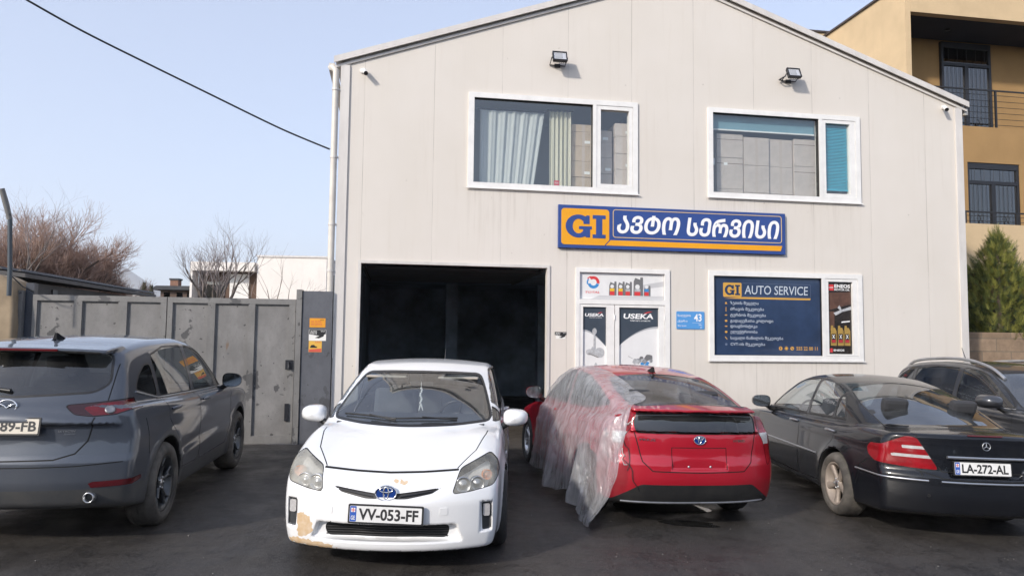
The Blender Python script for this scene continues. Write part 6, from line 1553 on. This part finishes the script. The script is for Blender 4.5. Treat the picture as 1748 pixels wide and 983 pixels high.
# =========================================================== red liftback, tail to the camera, under a torn plastic sheet
RED_POS = (1.60, 7.62, 11.0)
def red_liftback():
    S = dict(wb=2.70, arch=.355, axz=.32, x0=-1.05, x1=3.8, z1=1.6, xm=1.0,
        zT=P2((-1.0, 1.08), (-.78, 1.10), (-.5, 1.06), (0, 1.01), (.8, .97), (1.8, .94), (2.4, .91), (2.8, .84), (3.2, .755), (3.5, .64), (3.75, .45)),
        W=P2((-1.0, .83), (-.6, .86), (0, .872), (.6, .878), (1.8, .878), (2.7, .865), (3.2, .83), (3.7, .76)), zB=P2((-1, .26), (-.6, .22), (0, .19), (2.7, .185), (3.7, .18)),
        sec=P2((.10, -.06), (.22, -.03), (.36, -.012), (.52, 0), (.66, .0), (.80, -.014), (.95, -.045), (1.1, -.10)),
        xF=P2((.10, 3.52), (.3, 3.61), (.5, 3.62), (.65, 3.55), (.8, 3.38)), cF=.30, pF=2.3,
        xR=P2((.15, -.76), (.26, -.84), (.36, -.875), (.50, -.90), (.60, -.895), (.70, -.865), (.82, -.855), (.90, -.842), (.94, -.80), (1.04, -.775), (1.085, -.80), (1.14, -.80)), cR=.19, pR=2.8, kr=.045,
        zG=P2((-1.0, 1.0), (-.84, 1.095), (-.74, 1.128), (-.62, 1.160), (-.3, 1.255), (.1, 1.360), (.5, 1.432), (.95, 1.47), (1.35, 1.445), (1.7, 1.355), (2.1, 1.18), (2.5, .985), (2.8, .82)),
        wG=P2((-.9, .60), (-.5, .68), (.3, .765), (1.3, .79), (2.2, .77), (2.7, .73)), zbelt=P2((-1, 1.08), (2.7, .93)), tum=.22, tum2=.20, cW=.20, cWr=.06, rcrown=.045, kg=.06, kb=.025, kst=.045, crown=.03, flare=.012,
        creases=((.78, .012, .03, -.6, 1.2, -.10), (.40, -.014, .04, .4, 2.4, .0)))
    def extra(b, x, y, z):
        ya = np.abs(y)
        rec = smax(np.maximum(np.abs(z - .675) - .100, ya - .275), x + .872 - .02 * (z - .675), .01)
        b = smax(b, -rec, .012)
        lip = smax(smax(np.abs(z - (1.128 + .16 * (x + .80) - .028 * (ya / .6) ** 2)) - .013, ya - .63, .02), smax(-.895 + .15 * (ya / .65) ** 2 - x, x + .60, .02), .01)
        b = smin(b, lip, .015)
        dent = np.sqrt(((x + .45) / .34) ** 2 + ((y - .86) / .12) ** 2 + ((z - .62) / .28) ** 2)       # crushed left rear quarter
        return b + .05 * np.exp(-dent ** 2) + .012 * np.exp(-dent ** 2 * .5) * np.sin(x * 21 + z * 13)
    S['extra'] = extra; f, sh = make_shell(S)
    paint = car_paint('red_paint', (.42, .005, .020), .25, .30, 1.0, .06, dcol=(.30, .13, .11))
    root = car_root('parked_car', 'red liftback seen from behind with plastic sheeting over its crushed left side', 'car', *RED_POS, S)
    common_cuts(root, sh, S); gaps = []
    q, s_ = topP(smooth_poly([(-.67, .56), (-.69, 0), (-.67, -.56), (-.1, -.575), (.24, -.515), (.27, 0), (.24, .515), (-.1, .575)], .07)); s2 = lambda n, c: (n[:, 2] > .3) & (c[:, 2] > 1.10) & (c[:, 0] > -.70)
    g = sh.cut(q, s2); rwo = g.offset(-.003).build('rear_window', MATS['dusty_rear_glass'], root); g = sh.cut(lambda x, y, z: q(x, y, z) - .022, s2); g.build('window_seal', MATS['trim_black'], rwo)
    vis = [(-.585, 1.082), (0, 1.096), (.585, 1.082), (.615, .99), (.60, .905), (-.60, .905), (-.615, .99)]
    cut_glass(root, sh, [vis], 'rear', 'lower_rear_window', 'privacy_glass', .010, .03, lim=.35)
    cut_glass(root, sh, [[(-.64, .985), (0, .965), (.64, .985), (.52, 1.34), (0, 1.37), (-.52, 1.34)]], 'front', 'windshield', 'tint_glass', .02, .05)
    for sg_ in (1, -1):
        cut_glass(root, sh, [[(2.00, 1.0), (1.66, 1.245), (1.30, 1.355), (.98, 1.375), (.98, 1.02)], [(.90, 1.02), (.90, 1.375), (.50, 1.345), (.10, 1.255), (-.28, 1.12), (.10, 1.055)]], 'side', 'side_window', 'tint_glass', .016, .03, sgn=sg_)
        lampp = [(.605, 1.085), (.72, 1.075), (.78, .98), (.83, .85), (.84, .74), (.80, .62), (.76, .60), (.755, .72), (.72, .84), (.655, .93), (.63, .99)]
        rear_lamp(root, sh, f, lampp, -.50, None, sg_, m_in='lens_red', bands=((.68, .80, .80, .905),), r=.02)
    dif = smooth_poly([(-.95, .05), (-.93, .265), (-.80, .275), (-.56, .432), (.56, .432), (.80, .275), (.93, .265), (.95, .05)], .03)
    g = sh.cut(lambda x, y, z: np.maximum(poly_sd(dif, y, z), x + .40), lambda n, c: (c[:, 0] < -.3)); g.build('rear_diffuser', MATS['trim_black'], root)
    gaps += seams(sh, [sym([(0, .548), (.46, .556), (.55, .64), (.615, .90)])], 'rear', .005, lim=-.2)
    gaps += seams(sh, [[(-.275, .578), (-.275, .772), (.275, .772), (.275, .578)]], 'rear', .0035, lim=-.9)
    for sg_ in (1, -1):
        panel(root, sh, 'side', [(2.22, .96), (2.12, .60), (2.05, .28), (.95, .27), (.95, 1.0)], 'front_door', paint, sg_, .05, gaps=gaps)
        panel(root, sh, 'side', [(.93, 1.0), (.93, .27), (.36, .30), (.25, .60), (-.02, .82), (.02, 1.03)], 'rear_door', paint, sg_, .05, gaps=gaps)
        mirror(root, (2.10, sg_ * .94, 1.03), sg_, .23, .16, .18, paint, 1)
        for x in (1.15, .15): handle(root, f, x, .90, sg_, paint)
        gaps += seams(sh, [[(-.52, .66), (-.47, .45), (-.40, .30)]], 'side', .005, sg_)
    finish_body(root, sh, gaps, paint)
    st = MB(); pts = curve_on(f, [(y, .262) for y in [-.72 + 1.44 * i / 24 for i in range(25)]], 'rear', .01); st.tube(pts, .012, 6); st.build('diffuser_strip', MATS['alloy_grey'], root)
    qq, nn = hit(f, (-2, 0, .845), (1, 0, 0)); oval_emblem(root, yaw_T(Vector(qq) + Vector((-.008, 0, 0)), (-1, 0, .05)), .118, 'badge_blue')
    for y, tx, w in ((.50, 'PRIUS', .15), (-.42, 'HYBRID', .13)):
        qq, nn = hit(f, (-2, y, .838), (1, 0, 0)); t = MB(); put_text(t, tx, -w / 2, w / 2, -.011, .011, -.004, bold=.015, T=yaw_T(qq, nn)); t.build('badge_lettering', MATS['chrome'], root)
    for y in (-.11, .11):
        qq, nn = hit(f, (-2, y, .60), (1, 0, 0)); T = yaw_T(qq, nn) @ Matrix.Rotation(R(90), 4, 'X'); MB().lathe([(0, .006), (.009, .006), (.011, 0)], 10, T).build('plate_screw', MATS['chrome_dull'], root)
    fin(root, f, .38, paint)
    # loose wires by the broken left lamp
    for k in range(4):
        rnd = random.Random(40 + k); p0 = Vector(hit(f, (-2, .72, .95 - .1 * k), (1, 0, 0))[0]) + Vector((-.01, 0, 0)); pts = [p0]
        for j in range(6): pts.append(pts[-1] + Vector((-.012 if j < 2 else .0, rnd.uniform(-.045, .03), rnd.uniform(-.09, -.02) if k % 2 else rnd.uniform(-.05, .05))))
        pts = [Vector(hit(f, (-2, p.y, p.z), (1, 0, 0))[0]) + Vector((-.010 - .01 * (i % 2), 0, 0)) for i, p in enumerate(pts)]
        MB().tube(pts, .004, 5).build('loose_wire', MATS['trim_black' if k % 2 else 'paper_white'], root)
    seat_set(root, 1.30, .45, .37, MATS['cloth_dark'], .30, 1, (1.72, 2.40, .90, .985, .64))
    for x in (0, 2.70):
        for sg_ in (1, -1): wheel(root, x, sg_ * .772, .317, .20, .205, 5, 'twin', 'alloy_silver', 'tyre_rubber')
    return root, f
red_root, red_f = red_liftback()
# the sheet: draped over the roof edge, hanging in folds to the ground
def plastic_sheet(root, f):
    ns, nt = 150, 110; M = Matrix.Translation(root.location) @ root.rotation_euler.to_matrix().to_4x4()
    xs = np.linspace(1.86, -.90, ns); xc = [-.90, -.80, -.62, -.45, -.2, .3, .7, 1.2, 1.7, 2.1, 2.42]
    ytop = np.interp(xs, xc, [.74, .66, .50, .30, .36, .40, .44, .52, .60, .68, .76]); zbot = np.interp(xs, [-.90, -.74, -.5, -.2, .6, 1.4, 2.0, 2.42], [.10, .0, .05, .13, .12, .12, .14, .22])
    rnd = random.Random(12); ph = [rnd.uniform(0, 6.28) for _ in range(12)]
    zs_ = np.linspace(1.5, .0, 76); ys_ = np.linspace(0, 1.05, 106); xb = np.maximum(xs, -.74)
    v = f(xb[:, None, None], ys_[None, None, :], zs_[None, :, None]); v = np.broadcast_to(v, (ns, len(zs_), len(ys_))); sy_all = np.where(v < 0, ys_[None, None, :], -1).max(2)     # how far the skin reaches out at every height
    B = np.zeros((ns, nt, 3)); T_ = np.zeros((ns, nt))
    for i, x in enumerate(xs):
        sy = sy_all[i]; prof = []
        for yy in np.linspace(ytop[i], .92, 30):
            k = np.where(sy >= yy)[0]
            if not len(k): break
            prof.append((yy, zs_[k[0]] + .014))
        if not prof: prof = [(ytop[i], 1.05)]
        y_, z_ = prof[-1]; run = y_; zb_ = zbot[i] + .035 * math.sin(x * 5 + 1) + .02 * math.sin(x * 11)
        for z in np.linspace(z_ - .03, max(zb_, .0), 44):
            s_ = float(np.interp(z, zs_[::-1], sy[::-1])); run = max(run, s_ + .018) if z > .60 else run + .0012
            prof.append((run, z))
        prof = np.array(prof); d = np.r_[0, np.cumsum(np.linalg.norm(np.diff(prof, axis=0), axis=1))]; t = np.linspace(0, d[-1], nt)
        B[i, :, 0] = x; B[i, :, 1] = np.interp(t, d, prof[:, 0]); B[i, :, 2] = np.interp(t, d, prof[:, 1]); T_[i] = t
    for _ in range(14):                                    # let the film relax over the shape
        B[1:-1, :, 1:] = .25 * B[:-2, :, 1:] + .5 * B[1:-1, :, 1:] + .25 * B[2:, :, 1:]; B[:, 1:-1, 1:] = .25 * B[:, :-2, 1:] + .5 * B[:, 1:-1, 1:] + .25 * B[:, 2:, 1:]
    B[:, :, 1] += .048
    X, Y, Z = B[:, :, 0], B[:, :, 1], B[:, :, 2]; hang = np.clip((1.02 - Z) / .95, 0, 1); low = np.clip((.55 - Z) / .5, 0, 1)
    sw = X * 1.0 + .22 * hang * np.sin(X * 2.1)
    fold = .065 * np.sin(sw * 5.3 + ph[0]) + .034 * np.sin(sw * 11.3 + ph[1] - hang * 1.4) + .016 * np.sin(sw * 23 + ph[2] + 2.5 * hang) + .006 * np.sin(sw * 47 + ph[3] + 3 * hang)
    wr = .009 * np.sin(T_ * 13 + sw * 8 + ph[4]) * np.sin(sw * 11 + T_ * 5 + ph[5]) + .003 * np.sin(T_ * 31 - sw * 19 + ph[6])
    out = np.maximum(fold + .05, 0) * (.06 + .94 * hang) + np.abs(wr)
    pull = np.clip((-X - .30) / .55, 0, 1.3) * low
    G = np.zeros((ns, nt, 3)); G[:, :, 0] = X + .045 * hang * np.sin(sw * 5.3 + ph[7]) + .10 * pull; G[:, :, 1] = Y + out + .16 * pull * low; G[:, :, 2] = np.maximum(Z + np.abs(wr) * .5 * (1 - hang), .006)
    o = empty('plastic_sheet', root.location, 0, 'crumpled clear plastic sheet hanging over the left side of the red car', 'plastic sheet')
    R3 = root.rotation_euler.to_matrix(); vs = [R3 @ Vector(p) for p in G.reshape(-1, 3)]
    fs = [(i * nt + j, i * nt + j + 1, (i + 1) * nt + j + 1, (i + 1) * nt + j) for i in range(ns - 1) for j in range(nt - 1)]
    MB().add(vs, fs, 0, True).build('film', MATS['plastic_film'], o)
m = bpy.data.materials.new('plastic_film'); m.use_nodes = True; N = m.node_tree.nodes; L = m.node_tree.links; N.remove(N['Principled BSDF']); MATS['plastic_film'] = m
tc = N.new('ShaderNodeTexCoord'); n1 = N.new('ShaderNodeTexNoise'); n1.inputs['Scale'].default_value = 5; n1.inputs['Detail'].default_value = 7; n1.inputs['Roughness'].default_value = .62; n1.inputs['Distortion'].default_value = .5; mpp = N.new('ShaderNodeMapping'); mpp.inputs['Scale'].default_value = (1.6, 1.6, .38); L.new(tc.outputs['Object'], mpp.inputs[0]); L.new(mpp.outputs[0], n1.inputs['Vector'])
bp = N.new('ShaderNodeBump'); bp.inputs['Strength'].default_value = .9; bp.inputs['Distance'].default_value = .05; L.new(n1.outputs['Fac'], bp.inputs['Height'])
d = N.new('ShaderNodeBsdfDiffuse'); d.inputs[0].default_value = (.90, .92, .95, 1); tl = N.new('ShaderNodeBsdfTranslucent'); tl.inputs[0].default_value = (.90, .92, .95, 1); a1 = N.new('ShaderNodeMixShader'); a1.inputs[0].default_value = .45; L.new(d.outputs[0], a1.inputs[1]); L.new(tl.outputs[0], a1.inputs[2])
tp = N.new('ShaderNodeBsdfTransparent'); tp.inputs[0].default_value = (.97, .97, .97, 1); mr = N.new('ShaderNodeMapRange'); mr.inputs['From Min'].default_value = .32; mr.inputs['From Max'].default_value = .72; mr.inputs['To Min'].default_value = .78; mr.inputs['To Max'].default_value = .44; L.new(n1.outputs['Fac'], mr.inputs['Value'])
a2 = N.new('ShaderNodeMixShader'); L.new(mr.outputs[0], a2.inputs[0]); L.new(a1.outputs[0], a2.inputs[1]); L.new(tp.outputs[0], a2.inputs[2])
gl = N.new('ShaderNodeBsdfGlossy'); gl.inputs['Roughness'].default_value = .10; L.new(bp.outputs[0], gl.inputs['Normal']); L.new(bp.outputs[0], d.inputs['Normal'])
fr = N.new('ShaderNodeLayerWeight'); fr.inputs[0].default_value = .25; L.new(bp.outputs[0], fr.inputs['Normal']); mr2 = N.new('ShaderNodeMapRange'); mr2.inputs['To Min'].default_value = .07; mr2.inputs['To Max'].default_value = .6; L.new(fr.outputs['Facing'], mr2.inputs['Value'])
a3 = N.new('ShaderNodeMixShader'); L.new(mr2.outputs[0], a3.inputs[0]); L.new(a2.outputs[0], a3.inputs[1]); L.new(gl.outputs[0], a3.inputs[2]); L.new(a3.outputs[0], N['Material Output'].inputs[0])
plastic_sheet(red_root, red_f)

# =========================================================== black saloon, tail to the camera
def black_saloon():
    S = dict(wb=2.854, arch=.365, axz=.325, x0=-1.25, x1=3.9, z1=1.58, xm=1.0,
        zT=P2((-1.25, .96), (-1.05, 1.0), (-.8, 1.022), (-.45, 1.02), (0, .985), (.8, .955), (1.9, .925), (2.5, .905), (2.9, .86), (3.3, .785), (3.6, .68), (3.8, .5)),
        W=P2((-1.25, .82), (-.7, .875), (.0, .90), (.6, .908), (2, .908), (2.9, .895), (3.6, .83)), zB=P2((-1.2, .27), (-.7, .22), (0, .19), (2.8, .19), (3.7, .2)),
        sec=P2((.12, -.06), (.24, -.03), (.38, -.008), (.55, 0), (.70, -.004), (.82, -.022), (.95, -.06), (1.05, -.11)),
        xF=P2((.15, 3.58), (.4, 3.68), (.6, 3.66), (.8, 3.5)), cF=.36, pF=2.2,
        xR=P2((.18, -1.00), (.30, -1.09), (.46, -1.125), (.60, -1.115), (.66, -1.085), (.80, -1.075), (.92, -1.065), (.985, -1.07), (1.05, -1.0)), cR=.25, pR=2.5, kr=.045,
        zG=P2((-1.0, .84), (-.72, .975), (-.5, 1.065), (-.1, 1.215), (.3, 1.342), (.6, 1.408), (1.0, 1.449), (1.35, 1.445), (1.7, 1.385), (2.0, 1.265), (2.4, 1.065), (2.8, .86)),
        wG=P2((-.8, .70), (-.4, .745), (.3, .785), (1.3, .79), (2.2, .765), (2.8, .70)), zbelt=P2((-1, 1.0), (2.7, .92)), tum=.28, tum2=.30, cW=.20, cWr=.16, rcrown=.05, kg=.075, kb=.03, kst=.06, crown=.045, flare=.018,
        creases=((.82, .008, .03, -.9, 2.8, -.02),))
    def extra(b, x, y, z):
        ya = np.abs(y)
        rec = smax(np.maximum(np.abs(z - .70) - .088, ya - (.36 + .35 * (z - .70))), x + 1.045, .01)
        return smax(b, -rec, .015)
    S['extra'] = extra; f, sh = make_shell(S)
    paint = car_paint('black_paint', (.006, .007, .010), 0, .25, .55, .03, dcol=(.20, .18, .16))
    root = car_root('parked_car', 'dusty black saloon seen from behind, plate LA-272-AL, right of the red car', 'car', 4.36, 7.70, 0.5, S)
    common_cuts(root, sh, S); gaps = []
    q, s_ = topP(smooth_poly([(-.56, .60), (-.66, .30), (-.69, 0), (-.66, -.30), (-.56, -.60), (.05, -.60), (.42, -.53), (.47, 0), (.42, .53), (.05, .60)], .06)); s2 = lambda n, c: (n[:, 2] > .3) & (c[:, 2] > .99) & (c[:, 0] > -.72)
    g = sh.cut(q, s2); rwo = g.offset(-.003).build('rear_window', MATS['rear_glass_blue'], root); g = sh.cut(lambda x, y, z: q(x, y, z) - .016, s2); g.build('window_seal', MATS['trim_black'], rwo)
    cut_glass(root, sh, [[(-.66, .96), (0, .93), (.66, .96), (.53, 1.32), (0, 1.37), (-.53, 1.32)]], 'front', 'windshield', 'clear_glass', .02, .05)
    for sg_ in (1, -1):
        k = 'L' if sg_ > 0 else 'R'
        cut_glass(root, sh, [[(.06, 1.015), (.28, 1.01), (.30, 1.24), (.16, 1.15)], [(.335, 1.005), (.93, .985), (.93, 1.375), (.62, 1.35), (.335, 1.262)], [(1.0, .982), (2.12, .962), (1.95, 1.10), (1.68, 1.27), (1.42, 1.358), (1.0, 1.378)]], 'side', 'side_window', 'clear_glass', .014, .03, sgn=sg_)
        rear_lamp(root, sh, f, [(.425, .672), (.50, .80), (.585, .950), (.66, .965), (.78, .905), (.94, .80), (.95, .745), (.86, .695), (.64, .676)], -.58, None, sg_, m_in='lens_red', bands=((.50, .70, .848, .876), (.46, .78, .768, .796)), r=.03, flank=[(-1.4, .62), (-.82, .67), (-.62, .745), (-.58, .80), (-.66, .87), (-.90, .96), (-1.4, 1.0)])
        panel(root, sh, 'side', [(2.30, .93), (2.32, .60), (2.18, .27), (.98, .26), (.98, .965)], 'front_door', paint, sg_, .05, gaps=gaps)
        panel(root, sh, 'side', [(.96, .965), (.96, .26), (.42, .28), (.33, .55), (.10, .78), (.03, 1.0)], 'rear_door', paint, sg_, .05, gaps=gaps)
        gaps += seams(sh, [[(-.62, .69), (-.50, .62), (-.42, .42)]], 'side', .0045, sg_)
        strip_on(root, f, [(.45, .575), (1.6, .572), (2.35, .57)], k, .010, 'chrome_dull', 'side_moulding')
        strip_on(root, f, [(.04, .995), (.9, .965), (2.15, .942)], k, .006, 'trim_black', 'belt_trim')
        for x in (1.14, .16): handle(root, f, x, .865, sg_, MATS['chrome_dull'], .22)
        mirror(root, (2.02, sg_ * .985, 1.015), sg_, .24, .155, .18, paint, 1)
    gaps += seams(sh, [sym([(0, .655), (.40, .66), (.425, .70)]), sym([(0, .988), (.60, .965)])[:0] or [(0, 2), (0, 2.1)]], 'rear', .005, lim=-.2)
    gaps += seams(sh, [sym([(0, .585), (.40, .60), (.60, .66)])], 'rear', .004, lim=-.2)
    gaps += seams(sh, [[(-1.02, .56), (-.80, .655), (-.58, .69)], [(-1.02, -.56), (-.80, -.655), (-.58, -.69)]], 'top', .0045)
    finish_body(root, sh, gaps, paint)
    for a, b_ in ((.52, .92), (-.36, .42), (-.92, -.52)):
        pts = []
        for y in np.linspace(a, b_, 18):
            if abs(y) < .80: q_, n_ = hit(f, (-2, y, .572), (1, 0, 0))
            else: continue
            pts.append(Vector(q_) + Vector(n_) * .002)
        if len(pts) > 2: MB().tube(pts, .011, 6).build('bumper_trim', MATS['chrome_dull'], root)
    for k, sg_ in (('L', 1), ('R', -1)): strip_on(root, f, [(-.98, .572), (-.60, .572), (-.42, .572)], k, .009, 'chrome_dull', 'bumper_trim', 14)
    pts = [Vector((-1.062 - .006 * math.cos(y * 3), y, .795)) for y in np.linspace(-.36, .36, 15)]; MB().tube(pts, .014, 8).build('boot_handle', MATS['chrome_dull'], root)
    T = yaw_T(Vector((-1.062, .03, .698)), (-1, 0, .10)); plate(root, T, 'LA-272-AL', cream=False)
    bl = MB(); bl.tube([Vector(hit(f, (-2, y, .992), (1, 0, 0))[0]) + Vector((-.002, 0, .004)) for y in np.linspace(-.16, .16, 9)], .008, 6); bl.build('brake_light', MATS['lens_deep_red'], root)
    qq, nn = hit(f, (-2, 0, .905), (1, 0, 0)); T = yaw_T(Vector(qq) + Vector((-.006, 0, 0)), nn); e = MB(); e.tube([(.036 * math.cos(a), 0, .036 * math.sin(a)) for a in [2 * math.pi * i / 28 for i in range(29)]], .004, 6, caps=False, T=T)
    for a in (90, 210, 330): e.tube([(0, 0, 0), (.036 * math.cos(R(a)), 0, .036 * math.sin(R(a)))], [.005, .002], 6, T=T)
    e.build('emblem', MATS['chrome_dull'], root)
    for sg_ in (1, -1): MB().tube([Vector(hit(f, (-2, sg_ * .52, .44), (1, 0, 0))[0]) + Vector((.004, 0, 0)), Vector(hit(f, (-2, sg_ * .52, .44), (1, 0, 0))[0]) + Vector((-.004, 0, 0))], .014, 12).build('parking_sensor', MATS['trim_black'], root)
    seat_set(root, 1.35, .45, .38, MATS['cloth_dark'], .35, 1, (1.80, 2.50, .86, .95, .66))
    sf = MB(); sf.box(-.62, -.05, -.62, .62, .93, .95); sf.build('parcel_shelf', MATS['cloth_dark'], root)
    for x in (0, 2.854):
        for sg_ in (1, -1): wheel(root, x, sg_ * .80, .325, .225, .218, 5, 'five', 'alloy_dusty', 'tyre_dusty')
    return root
glass('rear_glass_blue', (.20, .26, .31), 2.7, dust=.14, dcol=(.34, .36, .38))
black_saloon()

# =========================================================== charcoal SUV behind it, nose to the camera
def charcoal_suv():
    S = suv_spec(); S = dict(S); S['zG'] = P2((-1.05, .98), (-.90, 1.10), (-.80, 1.30), (-.66, 1.50), (-.45, 1.580), (.0, 1.632), (.6, 1.655), (1.1, 1.635), (1.55, 1.565), (1.95, 1.42), (2.35, 1.215), (2.7, 1.03), (2.9, .9)); S.pop('extra'); f, sh = make_shell(S, .028)
    paint = car_paint('charcoal_paint', (.035, .038, .046), .3, .35, 1.0, .22)
    root = car_root('parked_car', 'charcoal SUV with silver roof rails parked nose forward behind the black saloon', 'car', 6.95, 11.0, 180, S)
    common_cuts(root, sh, S); gaps = []
    cut_glass(root, sh, [[(-.72, 1.10), (0, 1.085), (.72, 1.10), (.60, 1.50), (0, 1.545), (-.60, 1.50)]], 'front', 'windshield', 'rear_glass_blue', .02, .05, lim=.12)
    cut_glass(root, sh, [[(-.60, 1.25), (.60, 1.25), (.55, 1.50), (-.55, 1.50)]], 'rear', 'rear_window', 'privacy_glass', .02, .05)
    for sg_ in (1, -1):
        k = 'L' if sg_ > 0 else 'R'
        cut_glass(root, sh, [[(-.52, 1.27), (-.10, 1.165), (-.10, 1.475), (-.24, 1.46), (-.42, 1.38)], [(-.02, 1.16), (.98, 1.135), (.98, 1.545), (.45, 1.545), (-.02, 1.495)]], 'side', 'rear_side_window', 'privacy_glass', .014, .03, sgn=sg_)
        cut_glass(root, sh, [[(1.08, 1.13), (2.20, 1.11), (1.95, 1.285), (1.68, 1.43), (1.40, 1.52), (1.08, 1.548)]], 'side', 'side_window', 'tint_glass', .014, .04, sgn=sg_)
        strip_on(root, f, [(2.22, 1.085), (1.0, 1.108), (-.08, 1.138), (-.50, 1.238), (-.56, 1.285), (-.45, 1.40), (-.26, 1.485)], k, .009, 'chrome', 'window_trim', 60)
        rr_ = []
        for x in np.linspace(-.55, 1.72, 24):
            e = min((x + .55) / .25, (1.72 - x) / .35, 1); qq, nn = hit(f, (x, sg_ * .565, 2.4), (0, 0, -1)); rr_.append(Vector(qq) + Vector((0, 0, .004 + .042 * math.sin(max(0, e) * math.pi / 2))))
        MB().tube(rr_, .022, 8).build('roof_rail', MATS['alloy_silver'], root)
        panel(root, sh, 'side', [(2.32, 1.09), (2.28, .70), (2.15, .42), (1.04, .41), (1.04, 1.115)], 'front_door', paint, sg_, .06, gaps=gaps)
        panel(root, sh, 'side', [(1.02, 1.115), (1.02, .41), (.48, .42), (.36, .70), (.10, .90), (.03, 1.14)], 'rear_door', paint, sg_, .06, gaps=gaps)
        mirror(root, (2.12, sg_ * 1.04, 1.17), sg_, .27, .17, .20, MATS['charcoal_paint'], 1)
        for x in (1.20, .22): handle(root, f, x, 1.01, sg_, paint, .21)
        hl = smooth_poly([(sg_ * .50, .86), (sg_ * .90, .96), (sg_ * .88, .86), (sg_ * .62, .78)], .02); g = sh.cut(lambda x, y, z: poly_sd(hl, y, z), lambda n, c: (c[:, 0] > 3.0) & (n[:, 2] < .8)); 
        if len(g.F): g.build('headlight', MATS['lens_clear'], root)
    q, s_ = frontP(smooth_poly([(-.45, .86), (.45, .86), (.38, .66), (-.38, .66)], .03), .2); g = sh.cut(q, s_); g.build('grille', MATS['trim_black'], root)
    finish_body(root, sh, gaps, paint)
    qq, nn = hit(f, (.05, 0, 2.4), (0, 0, -1)); MB().tube([Vector(qq), Vector(qq) + Vector((-.11, 0, .20))], [.008, .004], 6).build('aerial', MATS['black_metal'], root)
    seat_set(root, 1.30, .55, .38, MATS['cloth_dark'], .30, 1, (1.80, 2.5, 1.0, 1.10, .68))
    for x in (0, 2.70):
        for sg_ in (1, -1): wheel(root, x, sg_ * .80, .365, .225, .235, 5, 'twin', 'alloy_grey', 'tyre_dusty')
charcoal_suv()
